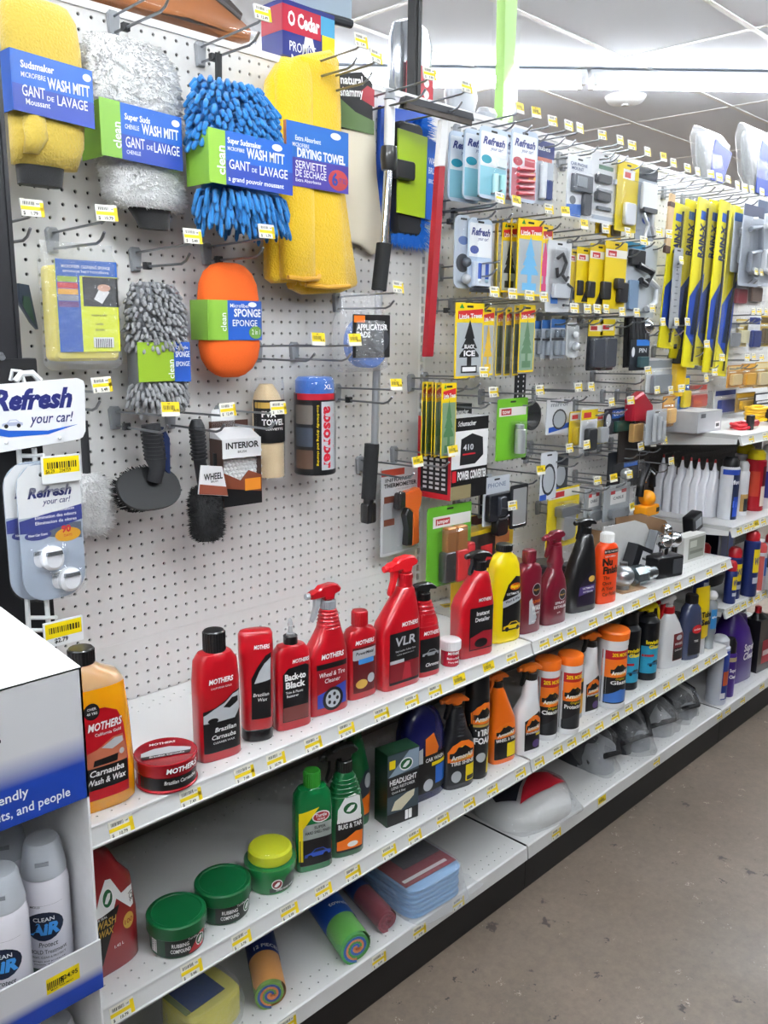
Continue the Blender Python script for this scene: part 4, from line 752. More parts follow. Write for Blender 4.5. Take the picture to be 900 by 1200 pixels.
# blue glass cleaner cans
def glass_can(label, f, rz, trig):
    t = P('aerosol_can' if not trig else 'spray_bottle', label, 'spray can' if not trig else 'spray bottle', f, rz); r = 1.45
    b = MB(); b.loft([(0, 0, r, r*.95, r*.95, 2), (.1, 0, r, r, r, 2), (7.6, 0, r, r, r, 2), (8.2, 0, r, r*.7, r*.7, 2), (8.4, 0, r, r*.5, r*.5, 2)], 30); b.build('can', mat('#15171c', .28, .2), t)
    sf = round_surf(r, r); o = decal(t, 'label', mat('#2c9cc0', .35), sf, rrect(-1.35, 1.35, 1.0, 4.6, .05)); car_art(o, sf, .2, 2.0, 2.0, '#155a80', eps=.02); decal(o, 'red_stripe', mat('#c02030', .4), sf, rrect(-1.3, 0, 3.2, 3.5, .05), .02)
    letter(t, YEL, sf, [('Invisible', .46, .05, 4.9, {'w': 2.2, 'b': .04}), ('Glass', .46, .05, 4.3, {'w': 1.6, 'b': .04})], .034)
    if trig:
        b = MB(); b.cyl(0, r, 8.3, 8.8, .6, 16); b.build('collar', PLB, t)
        Y = mat('#e5cf14', .35); M = Matrix.Translation((0, r, 8.8)); b = MB(); b.prism(HEADS['classic'][0], -.5, .5, .15, M=M); b.build('spray_head', Y, t)
        b = MB(); b.tube([(-.4, -.0+r, 9.2), (1.2, r, 9.5), (1.6, r, 8.8), (1.75, r, 6.0)], .18); b.build('trigger_lever', Y, t)
    else:
        b = MB(); b.cyl(0, r, 8.3, 9.8, 1.1, 20, 1.0, bev=.08); b.build('cap', PLB, t)
glass_can('black and blue glass cleaner aerosol can with black cap', (62.30,-14.51,-18.76,-33.55,2.75,9.80), -24, False)
glass_can('black and blue glass cleaner bottle with yellow spray trigger', (66.92,-14.72,-18.76,-18.63,3.16,10.33), -20, True)
# white bottle with red collar
t = P('spray_bottle', 'large white spray bottle with red collar and red label', 'spray bottle', (73.11,-14.55,-18.76,-7.71,4.99,9.61), -12)
sf, d = bottle(t, [(0, 0, 2.1, 1.1, 3.6), (.15, 0, 2.2, 1.2, 3.6), (4.2, 0, 2.2, 1.2, 3.2), (5.8, -.2, 1.6, 1.1, 2.8), (7.0, -.4, 1.0, .95, 2.2), (7.4, -.45, .7, .7, 2)], WP)
b = MB(); b.cyl(-.45, d, 7.3, 8.2, .85, 20, bev=.08); b.build('collar', mat('#c31a22', .35), t); trigger(t, -.45, d, 8.1, mat('#d8d8da', .35), mat('#c31a22', .35), mat('#d8d8da', .35), 1.05, 'classic', None, .3, .55)
o = decal(t, 'label', mat('#6f1c22', .4), sf, rrect(-.4, 1.9, .9, 4.6, .1)); decal(o, 'dark_panel', INK, sf, rrect(-.3, 1.8, 1.0, 2.6, .1), .02); decal(o, 'round_emblem', SILV, sf, oval(.75, 4.0, .6, .35), .02); letter(o, WH, sf, [('WHEEL', .32, .75, 3.0, {'w': 1.7, 'b': .02}), ('CLEANER', .22, .75, 2.2, {'w': 1.6})], .03)
# blue-grey bottle
t = P('spray_bottle', 'smoky blue bottle with red round emblem beside the white spray bottle', 'bottle', (77.76,-15.06,-18.76,-11.79,2.91,9.55), -16)
sf, d = bottle(t, [(0, 0, 1.7, .95, 3), (.15, 0, 1.8, 1, 3), (5, 0, 1.8, 1, 3), (7.0, 0, 1.4, .95, 2.6), (7.8, 0, .7, .7, 2)], mat('#3d4562', .2, 0, 'gloss')); ribbed_cap(t, 0, d, 7.7, 8.9, .8, PLB)
o = decal(t, 'label', mat('#23252c', .4), sf, rrect(-1.1, 1.5, .6, 4.0, .1)); decal(o, 'red_emblem', mat('#c51c28', .4), sf, oval(.4, 4.2, 1.0, .6), .022); letter(o, WH, sf, [('mothers', .3, .4, 4.05, {'w': 1.4, 'b': .02}), ('TIRE', .3, .3, 2.4, {'b': .02})], .034)
# yellow sealant tube and small clear bottle at the shelf end
t = P('sealant_tube', 'tall yellow sealant tube at the end of the second shelf', 'tube', (80.47,-15.26,-18.76,-2.60,2.90,10.22), -14)
b = MB(); b.loft([(2.2, 0, .9, .75, .7, 2), (2.6, 0, .9, 1.1, .9, 2.4), (6.5, 0, .9, 1.35, .6, 2.6), (9.4, 0, .9, 1.4, .08, 3)], 22); b.build('tube', mat('#edcc12', .3, 0, 'gloss'), t)
b = MB(); b.cyl(0, .9, 0, 2.25, .8, 20, .72, bev=.06); b.build('cap', mat('#d8d8da', .35), t)
sf = lambda x, z: .9-max(.1, (.9 if z < 6.5 else .9-(z-6.5)*.28))+.12*x*x
letter(t, INK, sf, [('Tube', .75, 0, 5.4, {'w': 1.9, 'b': .04}), ('Seal', .75, 0, 4.3, {'w': 1.9, 'b': .04})], .06)
t = P('small_bottle', 'clear bottle with blue label and white cap at the end of the second shelf', 'bottle', (83.37,-15.35,-18.76,-4.78,2.09,7.94), -14)
b = MB(); b.loft([(0, 0, .9, .75, .75, 2), (2.2, 0, .9, .75, .75, 2), (2.4, 0, .9, .85, .85, 2), (6.6, 0, .9, .85, .85, 2), (7.2, 0, .9, .5, .5, 2)], 22); b.build('bottle', mat('#b9c2ca', .15, 0, 'frost'), t); o = decal(t, 'label', mat('#2a7fc0', .35), round_surf(.85, .9), rrect(-.8, .8, 3.0, 5.8, 0)); letter(o, WH, round_surf(.85, .9), [('glass', .3, 0, 4.6, {'w': 1.1})], .03)
b = MB(); b.ball(0, .9, 7.6, .75, 16); b.build('cap', mat('#ececec', .35), t)

# ---------------------------------------------------------------- bottom deck
def spiral_roll(label, cat, p, rz, L, r, cols, wrap, name='rolled_cloth', core=None, words=None):
    """a rolled stack of cloths lying on the deck, rolled end towards the aisle (local -y)"""
    t = thing(name, label, cat, p, rz); n = len(cols); turns = 1.75; th = r/(turns*n)*.82
    for k, c in enumerate(cols):
        b = MB(); N = 70; vs = []; fs = []
        for i in range(N+1):
            a = turns*2*PI*i/N; q = r*.10+(r*.9-r*.10)*(i/N); q += (k-(n-1)/2)*th*1.05
            for (dr, y) in ((-th/2, 0), (th/2, 0), (th/2, L), (-th/2, L)):
                rr = max(.02, q+dr); vs.append((rr*math.cos(a), y+random.uniform(-.02, .02), r+rr*math.sin(a)))
        for i in range(N):
            for j in range(4): fs.append((i*4+j, i*4+(j+1) % 4, (i+1)*4+(j+1) % 4, (i+1)*4+j))
        fs += [(0, 1, 2, 3), (N*4+3, N*4+2, N*4+1, N*4)]
        b.add(vs, fs); b.build('cloth_layer', mat(c, .9, 0, 'cloth'), t)
    b = MB(); b.loft([(0.25, 0, 0, r*1.0, r*1.0, 2), (.9, 0, 0, r*1.02, r*1.02, 2), (L*.45, 0, 0, r*1.03, r*.98, 2), (L, 0, 0, r*1.0, r*1.0, 2)], 28, M=Matrix.Translation((0, 0, r)) @ Matrix.Rotation(-PI/2, 4, 'X'), cap=(0, 1)); b.build('outer_cloth', mat(core or cols[0], .9, 0, 'cloth'), t)
    if wrap:
        y0, y1, c = wrap; b = MB(); b.loft([(y0, 0, 0, r*1.06, r*1.06, 2), (y1, 0, 0, r*1.06, r*1.06, 2)], 28, M=Matrix.Translation((0, 0, r)) @ Matrix.Rotation(-PI/2, 4, 'X'), cap=(0, 0)); o = b.build('paper_band', mat(c, .35), t)
        sf = lambda x, y: 0
        if words:
            mb = MB()
            for (s, h, x, y) in words:
                vs, fs = glyphs(s, 0, .02); k = h/.7; a = (min(v[0] for v in vs)+max(v[0] for v in vs))/2
                pts = []
                for (u, v) in vs:
                    an = ((u-a)*k+x)/(r*1.06); pts.append((1.075*r*math.sin(an), y+v*k, r+1.075*r*math.cos(an)))
                mb.add(pts, fs)
            mb.build('lettering', WH, o, smooth=False)
    return t
# big yellow sponge pack, left
t = thing('sponge_pack', 'large yellow sponge in a clear bag on the deck under the green tins', 'sponge', (1.09,-14.00, ZD+.01), 4)
b = MB(); b.loft([(0, 0, 2.2, 2.5, 2.1, 4), (.3, 0, 2.2, 2.65, 2.25, 4), (2.3, 0, 2.2, 2.65, 2.25, 4), (2.65, 0, 2.2, 2.4, 2.0, 4)], 32); b.build('sponge', mat('#e8de5e', .85, 0, 'foam'), t)
b = MB(); b.box(-1.9, 1.3, .9, 4.2, 2.66, 2.70); o = b.build('label', mat('#1a3f78', .4), t)
b = MB(); b.box(-2.4, -1.95, .9, 4.2, 2.66, 2.70); b.build('green_edge', mat('#7d8f3a', .4), o)
b = MB(); b.loft([(.01, .1, 2.1, 2.9, 2.5, 3), (1.4, .1, 2.1, 2.95, 2.6, 3.4), (2.75, 0, 2.2, 2.7, 2.3, 3.6), (2.85, 0, 2.2, 2.0, 1.7, 3)], 28); b.build('plastic_bag', bagm(), t)
spiral_roll('rolled cloths with a pale orange outer layer, rolled end near the deck edge, nearest roll', 'cloth roll', (5.47,-14.75, ZD+.01), -30, 8.2, 1.25, ['#e58a52', '#2d4f9a', '#6f9a3a'], (3.6, 7.8, '#1c2f73'), 'rolled_cloth', '#e09a4a', [('12 PIECES', .4, .3, 4.0)])
spiral_roll('rolled cloths showing a green, blue and orange spiral in a blue paper band', 'cloth roll', (13.86,-15.84, ZD+.01), -18, 9.5, 1.42, ['#e58a52', '#2f62b8', '#3f9a46'], (3.0, 9.0, '#1c4fa8'), 'rolled_cloth', '#57a83c', [('towels', .5, .3, 4.2)])
spiral_roll('small maroon rolled cloth in a clear sleeve between the spiral roll and the blue cloths', 'cloth roll', (18.6, -15.0, ZD+.01), -14, 7.0, 1.0, ['#6d2230', '#7d2a38'], (4.4, 8.2, '#243f7a'), 'rolled_cloth', '#7a2634')
# pack of light blue cloths
t = thing('cloth_pack', 'pack of light blue folded cloths with a dark red card in a clear bag', 'cloth pack', (24.23,-16.02, ZD+.01), -4)
for i in range(6):
    b = MB(); z = .05+i*.5; e = random.uniform(-.12, .12)
    b.loft([(z, e, 4.0, 3.3, 3.9, 6), (z+.12, e, 4.0, 3.5, 4.1, 6), (z+.36, e, 4.0, 3.5, 4.1, 6), (z+.48, e, 4.0, 3.3, 3.9, 6)], 36); b.build('folded_cloth', mat('#7fb0e0', .9, 0, 'cloth'), t)
b = MB(); b.box(-3.3, 3.3, .9, 7.6, 3.1, 3.14); o = b.build('card', mat('#8d2030', .4), t); b = MB(); b.box(-1.6, 3.2, 3.0, 7.0, 3.15, 3.17); b.build('car_picture', mat('#3c3f4a', .35), o); b = MB(); b.box(-3.0, 2.6, 1.4, 1.8, 3.15, 3.17); b.build('pale_line', PAPER, o)
b = MB(); b.loft([(.01, .3, 3.7, 3.9, 4.9, 5), (1.2, .2, 3.8, 3.75, 4.6, 5), (3.1, 0, 4.0, 3.7, 4.35, 5), (3.28, 0, 4.0, 3.3, 3.9, 5)], 36); b.build('plastic_bag', bagm(), t)
b = MB(); vs = []; fs = []
for i in range(9):
    for j in range(4): vs.append((3.3+j*.7+.1*math.sin(i*1.3), -.9+i*.5*(1-j*.12), .25+.5*(1-j/3)*abs(math.sin(i*.9))+.06*j))
for i in range(8):
    for j in range(3): q = i*4+j; fs.append((q, q+1, q+5, q+4))
b.add(vs, fs); b.build('bag_tail', bagm(), t)
# lumpy bags
def lump(t, name, m, cx, cy, a, c, h, seed, n=44, k=14, amp=.14, z0=0, hf=0):
    rnd = random.Random(seed); ph = [(rnd.uniform(0, 6), rnd.uniform(1.5, 5), rnd.uniform(-1, 1)) for _ in range(6)]
    vs = []; fs = []
    for i in range(k+1):
        f = i/k; pr = (1-f**3)**.5 if f < 1 else .02; pr = max(pr, .05)
        for j in range(n):
            th = 2*PI*j/n; q = 1+amp*sum(w*math.sin(round(fr)*th+p+f*4) for (p, fr, w) in ph)/2+hf*(math.sin(9*th+seed+7*f)+math.sin(14*th-11*f+seed)*.7+math.sin(5*th+17*f))*.5
            cc, ss = math.cos(th), math.sin(th)
            vs.append((cx+a*pr*q*math.copysign(abs(cc)**.7, cc), cy+c*pr*q*math.copysign(abs(ss)**.7, ss), z0+h*f*(1+amp*.5*math.sin(th*2+seed))))
    for i in range(k):
        for j in range(n): fs.append((i*n+j, i*n+(j+1) % n, (i+1)*n+(j+1) % n, (i+1)*n+j))
    fs.append(tuple(range(n-1, -1, -1))); fs.append(tuple(k*n+j for j in range(n)))
    b = MB(); b.add(vs, fs); return b.build(name, m, t, sharp=1.2)
t = thing('bagged_cover', 'white bagged cover with a red flash and dark corner on the deck', 'bag', (44.6, -14.3, ZD+.01), -3)
lump(t, 'folded_cover', mat('#dcdcda', .8, 0, 'cloth'), 0, 3.4, 5.6, 4.8, 2.9, 3, amp=.05)
def drape(t, name, m, poly, a, c, h, cy, e):
    f = lambda x, y: -h*max(0, 1-((abs(x/a))**2.86+(abs((y-cy)/c))**2.86)**(2/2.86))**(1/3)
    o = decal(t, name, m, f, poly, e, .4, .5); o.matrix_local = Matrix(((1, 0, 0, 0), (0, 0, 1, 0), (0, -1, 0, 0), (0, 0, 0, 1))); return o
drape(t, 'dark_print', mat('#171b28', .5), [(-4.9, 3.2), (-3.6, 1.4), (-1.5, 2.6), (1.5, 3.9), (4.0, 4.0), (3.2, 7.2), (-3.4, 7.2)], 5.9, 5.0, 3.15, 3.4, .16)
drape(t, 'red_flash', mat('#b01a2a', .4), [(-3.7, .8), (1.2, .5), (5.0, .8), (4.6, 3.1), (1.5, 3.6), (-1.5, 2.2)], 5.9, 5.0, 3.15, 3.4, .2)
lump(t, 'plastic_bag', bagm(), .1, 3.4, 6.2, 5.3, 3.2, 4, amp=.08, hf=.025)
b = MB(); b.mi(0)
vs, fs = glyphs('Universal Fit', 0, .01); b.add([((u)*.8-4.0, 2.6, v*.8+2.2) for u, v in vs], fs)
greys = [('#5c6066', '#9da1a6'), ('#4a4e55', '#8a8e94'), ('#55585f', '#a7aaad'), ('#43464d', '#7f8389'), ('#5a5d63', '#94989c')]
spots = [(59.2, -14.4), (66.2, -14.9), (73.2, -14.8), (80.2, -14.8)]
labs = ['grey bagged seat cover, nearest of the row and lightest in front', 'dark grey bagged seat cover, second in the row from the white bag', 'grey bagged seat cover, third in the row from the white bag', 'dark bagged seat cover, last in the row beside the spray cans']
for i, (x, y) in enumerate(spots):
    t = thing('bagged_cover', labs[i], 'bag', (x, y, ZD+.01), -8, 'bagged seat covers on the bottom deck'); h = [5.0, 5.3, 4.7, 4.4][i]
    lump(t, 'folded_cover', mat(['#33363d', '#1f2229', '#4a4d53', '#24272e'][i], .9, 0, 'cloth'), 0, 5.6, 2.7, 4.7, h, 10+i, amp=.14, hf=.03)
    lump(t, 'pale_panel', mat(greys[i][1], .9, 0, 'cloth'), [-.5, .6, -.3, .4][i], 2.2, [2.3, 1.5, 2.1, 1.6][i], 1.9, h*[.8, .62, .75, .6][i], 30+i, amp=.2, hf=.02)
    b = MB(); b.tube([(-2.6, 2.0, h*.25), (-1.2, .2, h*.5), (1.0, .1, h*.45), (2.6, 2.0, h*.75), (2.2, 5, h*.98)], .34, 8); b.build('dark_strap', mat('#15161a', .7), t)
    lump(t, 'plastic_bag', bagm(), 0, 5.0, 2.95, 5.2, h*1.08, 20+i, amp=.14, hf=.05)

# ================================================================ peg hooks
def make_hook():
    m = {}
    b = MB(); b.prism([(-.34, -.85), (.34, -.85), (.5, .7), (.3, .95), (-.3, .95), (-.5, .7)], -.42, .03, .1); m['base_clip'] = b.mesh('base_clip', [mat('#8b8e92', .45)])
    b = MB(); b.tube([(0, -.3, -.55), (0, -6.6, -.55), (0, -7.2, -.35), (0, -7.7, .1)], .1, 7); m['prong'] = b.mesh('prong', [steel()])
    b = MB(); b.tube([(0, -.3, .55), (0, -7.6, .75), (0, -8.0, .9)], .09, 7); m['tag_arm'] = b.mesh('tag_arm', [steel()])
    b = MB(); b.box(-.72, .72, -.03, .05, -.5, .5); m['tag_holder'] = b.mesh('tag_holder', [mat('#dfe1e2', .3)])
    b = MB(); b.prism([(-.26, -.26), (.26, -.26), (.26, .26), (-.26, .26)], -2.2, -1.6, .08); b.tube([(-.3, -1.9, 0), (.3, -1.9, .2)], .1); m['stop_clip'] = b.mesh('stop_clip', [mat('#1e1f22', .5)])
    return m
HOOKM = make_hook()
HT_ = [tag_mesh('half', p, 1.45, 1.02) for p in ('3.79', '10.79', '5.49', '7.99', '1.79', '12.49')]; HF_ = [tag_mesh('full', p, 1.45, 1.02) for p in ('8.29', '6.99', '24.95')]
def hook(x, z, label, full=0, tag=True, stop=False, group=None, L=1.):
    t = thing('peg_hook', label, 'peg hook', (x, 0, z), random.uniform(-.8, .8), group)
    for k in ('base_clip', 'prong', 'tag_arm'):
        o = obj_of(HOOKM[k], k, t)
        if L != 1 and k != 'base_clip': o.scale = (1, L, 1)
    if tag:
        o = obj_of(HOOKM['tag_holder'], 'tag_holder', t, (0, -8.1*L, 1.25)); o.rotation_euler = (-.16, random.uniform(-.05, .05), random.uniform(-.12, .12))
        k = obj_of(random.choice(HF_ if full else HT_), 'price_tag', o, (0, -.08, 0))
    if stop: obj_of(HOOKM['stop_clip'], 'stop_clip', t, (0, 0, -.5))
    return t
H1 = [((4.09,45.83), 'holding the white fluffy mitt', 0, 1), ((11.54,45.40), 'holding the blue chenille mitt', 0, 1), ((21.32,45.76), 'holding the yellow drying towel', 0, 0),
      ((5.00,29.47), 'holding the grey chenille sponge', 0, 1), ((11.53,30.34), 'holding the orange sponge', 0, 1), ((26.09,26.86), 'holding the applicator pads bag', 0, 0),
      ((16.58,22.35), 'holding the cream rolled towel tube, yellow tag', 1, 0), ((20.78,22.30), 'holding the black and blue towel tube, yellow tag', 1, 0), ((2.57,17.45), 'holding the black tire brush, yellow tag', 1, 1),
      ((26.07,18.35), 'empty, in front of the chrome telescopic pole, yellow tag', 1, 1), ((29.21,11.02), 'empty, across the black grip of the pole, yellow tag', 1, 0), ((34.19,11.60), 'holding the infrared thermometer pack, yellow tag', 1, 0)]
for (x, z), l, f, s in H1: hook(x, z, 'grey wire peg hook ' + l, f, True, bool(s))
for (x, z, f), l in zip([(-6.55, 30.21, 0), (-1.56, 30.39, 0), (-2.59, 19.37, 0), (7.51, 17.14, 0), (12.44, 17.0, 0), (23.1, 44.97, 0), (29.84, 44.95, 0), (34.91, 44.87, 0)],
    ['empty, low at the left under the yellow mitt cuff', 'empty, under the white mitt cuff', 'holding the yellow sponge pack', 'holding the long black wheel brush', 'holding the interior brush box', 'holding the cream chamois', 'holding the pole brush, behind its tag at the top rail', 'holding the squeegee with the red handle']):
    hook(x, z, 'grey wire peg hook ' + l, f)
hook(36.66,18.96, 'grey wire peg hook without a tag, right on the slotted upright', 0, False); hook(40.40,17.08, 'grey wire peg hook holding the folded stack of green tree fresheners')
ROWS = [('top row of the middle bay', [(43.12, 44.48, 1), (45.87, 44.56, 1), (48.93, 44.26, 0), (51.79, 44.31, 0), (53.93, 44.4, 0), (58.45, 44.42, 0), (62.33, 44.47, 0), (65.07, 44.33, 0), (68.95, 44.14, 0), (72.81, 44.1, 1), (75.55, 43.78, 0)]),
        ('top row of the far bay', [(79.3, 43.67, 0), (82.23, 43.63, 0), (86.25, 43.82, 0), (88.92, 43.72, 0), (91.63, 43.83, 0), (94.83, 43.43, 0), (97.48, 43.4, 0), (99.88, 43.45, 0), (103.6, 43.51, 0)]),
        ('second row of the middle bay', [(40.33, 35.86, 0), (43.15, 35.84, 1), (48.89, 35.68, 0), (51.95, 35.72, 1), (55.79, 34.75, 1), (60.51, 34.71, 0), (65.55, 34.75, 0), (69.36, 34.07, 0), (73.07, 35.37, 0), (75.78, 35.38, 0)]),
        ('row below the yellow tree cards', [(40.17, 26.97, 0), (43.03, 26.91, 0), (46.02, 26.84, 0), (48.69, 26.75, 0), (54.79, 25.75, 0), (57.46, 25.72, 0), (59.67, 25.78, 0), (61.56, 25.82, 0), (65.34, 25.61, 0), (68.87, 25.58, 0), (72.69, 26.19, 0)]),
        ('row across the wiper blade packs', [(79.58, 32.4, 0), (75.9, 24.55, 0), (79.7, 24.6, 0), (82.67, 24.64, 0), (89.26, 21.7, 0)]),
        ('waist-high row of the middle bay', [(38.8, 19.12, 0), (48.68, 16.94, 0), (56.39, 16.91, 0), (59.34, 16.9, 0), (64.26, 14.86, 0), (68.84, 14.84, 0), (72.72, 18.44, 0), (75.63, 15.84, 0), (79.48, 15.68, 0), (82.7, 15.78, 0)]),
        ('row beside the shelf with the boxes', [(89.91, 16.94, 0), (92.84, 17.7, 0), (94.73, 19.73, 0), (103.61, 19.6, 0), (106.19, 19.69, 0), (109.24, 19.52, 0)]),
        ('row above the hitch packs', [(55.27, 10.01, 0), (58.95, 10.1, 0), (72.33, 8.73, 0), (75.52, 8.91, 1), (78.61, 8.99, 0), (81.33, 5.94, 0)]),
        ('lowest row of the middle bay', [(44.66, 4.72, 0), (49.56, 8.03, 1), (61.97, 5.44, 0), (65.85, 5.32, 1), (69.69, 5.33, 0), (70.95, 0.91, 1)]),
        ('row of small parts in the far bay', [(104.12, 32.3, 0), (106.07, 32.28, 0), (104.24, 26.45, 0), (106.51, 26.5, 0), (109.17, 26.56, 0)])]
for rn, L in ROWS:
    for i, (x, z, f) in enumerate(L): hook(x, z, 'peg hook with %s tag, %s in the %s' % ('yellow' if f else 'pale', ORD[i], rn), f, True, i == 0, 'peg hooks in the ' + rn)
for i, (x, z) in enumerate([(63.12,44.21), (40.94,30.36), (40.98,36.99), (61.25,2.19), (58.11,9.14)]):
    hook(x, z, ['wire peg hook without a tag behind the phone lighter pack', 'wire peg hook without a tag beside the red squeegee handle', 'wire peg hook without a tag beside the silver freshener packs', 'wire peg hook without a tag above the yellow coupler pack', 'wire peg hook without a tag behind the round mirrors'][i], 0, False, i == 2)

# ================================================================ goods hanging in the left bay
def spread_th(p, rx, ry):
    T = [2*PI*i/120 for i in range(121)]; P = [(rx*math.copysign(abs(math.cos(t))**(2/p), math.cos(t)), ry*math.copysign(abs(math.sin(t))**(2/p), math.sin(t))) for t in T]; A = [0]
    for a, c in zip(P, P[1:]): A.append(A[-1]+math.hypot(c[0]-a[0], c[1]-a[1]))
    def f(u):
        u = (u % 1)*A[-1]
        for i in range(120):
            if A[i+1] >= u: return T[i]+(T[1]-T[0])*(u-A[i])/max(A[i+1]-A[i], 1e-6)
        return 0
    f.length = A[-1]; return f
def fur(t, rings, n, ln, m, name, rad=.05, seed=1, zr=(0, 1), down=.5):
    rnd = random.Random(seed); b = MB(); vs = []; fs = []
    zmin, zmax = rings[0][0], rings[-1][0]
    for _ in range(n):
        z = zmin+(zmax-zmin)*(zr[0]+(zr[1]-zr[0])*rnd.random())
        for a, c in zip(rings, rings[1:]):
            if a[0] <= z <= c[0]: break
        f = (z-a[0])/max(c[0]-a[0], 1e-5); q = [a[i]+(c[i]-a[i])*f for i in range(6)]
        th = spread_th(q[5], q[3], q[4])(rnd.random()) if n < 100 else UT(q, rnd.random()); cc, ss = math.cos(th), math.sin(th)
        ex, ey = math.copysign(abs(cc)**(2/q[5]), cc), math.copysign(abs(ss)**(2/q[5]), ss)
        p = Vector((q[1]+q[3]*ex, q[2]+q[4]*ey, z)); d = Vector((cc*1.0, ss*1.0, rnd.uniform(-down-.4, .5))).normalized()
        e = p+d*ln*rnd.uniform(.6, 1.2)+Vector((rnd.uniform(-.1, .1), rnd.uniform(-.1, .1), -down*ln*.3))
        s1 = d.cross(Vector((0, 0, 1))).normalized()*rad; s2 = d.cross(s1).normalized()*rad; k = len(vs)
        vs += [p-d*.05+s1, p-d*.05-s1*.5+s2, p-d*.05-s1*.5-s2, e]; fs += [(k, k+1, k+3), (k+1, k+2, k+3), (k+2, k, k+3)]
    b.add(vs, fs); o = b.build(name, m, t, sharp=3); o['kind'] = 'stuff'; return o
_UT = {}
def UT(q, u):
    k = (round(q[5], 1), round(q[3]/max(q[4], .01), 1))
    if k not in _UT: f = spread_th(q[5], q[3], q[4]); _UT[k] = [f(i/200) for i in range(200)]
    return _UT[k][int(u*200) % 200]
def fingers(t, rings, step, ln, r, m, name, zr=(0, 1), seed=2, droop=.55, hs=(0, 2*PI)):
    rnd = random.Random(seed); b = MB(); zmin, zmax = rings[0][0], rings[-1][0]; z = zmin+(zmax-zmin)*zr[0]; row = 0
    while z <= zmin+(zmax-zmin)*zr[1]:
        for a, c in zip(rings, rings[1:]):
            if a[0] <= z <= c[0]: break
        f = (z-a[0])/max(c[0]-a[0], 1e-5); q = [a[i]+(c[i]-a[i])*f for i in range(6)]
        sp = spread_th(q[5], q[3], q[4]); k = max(6, int(sp.length/step))
        for i in range(k):
            th = sp((i+.5*(row % 2)+rnd.uniform(-.2, .2))/k)
            if not hs[0] <= th % (2*PI) <= hs[1]: continue
            cc, ss = math.cos(th), math.sin(th)
            p = Vector((q[1]+q[3]*math.copysign(abs(cc)**(2/q[5]), cc), q[2]+q[4]*math.copysign(abs(ss)**(2/q[5]), ss), z+rnd.uniform(-.1, .1)))
            up_ = (z-zmin)/(zmax-zmin); d = Vector((cc*.8+rnd.uniform(-.35, .35), ss, (up_-.6)*1.2+rnd.uniform(-.3, .3))).normalized(); l = ln*rnd.uniform(.75, 1.15)
            p1 = p+d*l*.5; p2 = p+d*l*.85+Vector((0, 0, -droop*l)); p3 = p+d*l*.92+Vector((0, 0, -droop*l*1.25))
            b.tube([p-d*.1, p1, p2, p3], r, 6, rad=[r*.85, r, r*.95, r*.4])
        z += step*.8; row += 1
    o = b.build(name, m, t, sharp=2); o['kind'] = 'stuff'; return o
def wrap_label(t, x0, x1, z0, z1, yf, yb, side, col='#1f62c0', dark='#2c47a6', sidecol='#7fae3c', lean=0):
    """printed card sleeve: front panel, side panel"""
    b = MB(); b.prism([(x0, z0+lean), (x1, z0), (x1, z1), (x0, z1+lean)], yf-.03, yf+.03, 0); o = b.build('label_front', mat(col, .35), t)
    decal(o, 'label_lower_tint', mat(dark, .35), flat(yf-.03), [(x0, z0+lean), (x1, z0), (x1, z0+(z1-z0)*.45), (x0, z0+(z1-z0)*.45+lean)], .006)
    b = MB(); b.box(x0-.03, x0+.03, yf, yb, z0+lean, z1+lean); k = b.build('label_side', mat(sidecol, .4), t)
    b = MB(); b.box(x0+side, x0+side+.01, yf-.05, yf-.03, z0+lean, z1+lean)
    return o
# white fluffy mitt
X, y, Zb, W, Hh = 4.16,-2.70,33.17,8.23,11.30
t = thing('wash_mitt', 'white fluffy chenille wash mitt with blue label and black cuff', 'wash mitt', (X, y, Zb)); FL = mat('#ffffff', .95, 0, 'plush')
R = [(-.2, .6, 0, 2.6, .9, 2.6), (.5, .55, 0, 3.1, 1.1, 2.8), (2.6, .1, 0, 2.9, 1.2, 3), (5.5, -.1, 0, 3.3, 1.3, 3), (8, -.3, 0, 3.65, 1.4, 3), (9.8, -.5, 0, 3.5, 1.2, 2.6), (10.8, -.6, 0, 2.8, .8, 2.4), (11.1, -.6, 0, 2.0, .4, 2.2)]
b = MB(); b.loft(R, 30); b.build('mitt_body', FL, t, sharp=2); fur(t, R, 5200, .42, FL, 'fleece_pile', .07)
b = MB(); b.loft([(-1.6, 1.1, 0, 1.15, .5, 3), (-.9, .95, 0, 1.4, .55, 3), (.2, .6, 0, 1.9, .75, 3)], 24); b.build('cuff', mat('#17181a', .8, 0, 'cloth'), t)
o = wrap_label(t, -3.6, 2.6, 2.5, 6.2, -1.75, 1.4, 1.2, lean=.25); sf = flat(-1.78)
b = MB(); b.prism([(-3.9, 2.75), (-2.35, 2.7), (-2.35, 6.4), (-3.9, 6.45)], -1.86, -1.8, 0); g = b.build('green_flap', mat('#86b84a', .4), t); letter(g, WH, flat(-1.87), [('clean', .6, -2.7, 4.2, {'rot': 90, 'b': .02})])
letter(o, WH, sf, [('Super Suds', .4, -2.0, 5.35, {'al': 'L', 'w': 2.0, 'b': .03}), ('CHENILLE', .3, -2.0, 4.75, {'al': 'L', 'w': 1.1}), ('WASH MITT', .66, .8, 4.6, {'w': 3.0, 'b': .03}), ('GANT', .7, -1.25, 3.55, {'w': 1.5}), ('DE', .3, -.1, 3.6, {}), ('LAVAGE', .66, 1.3, 3.5, {'w': 2.1}), ('CHENILLE', .26, -1.4, 3.1, {'w': 1.1})], .012)
decal(o, 'oval_mark', WH, sf, oval(2.1, 5.7, .34, .24), .01)
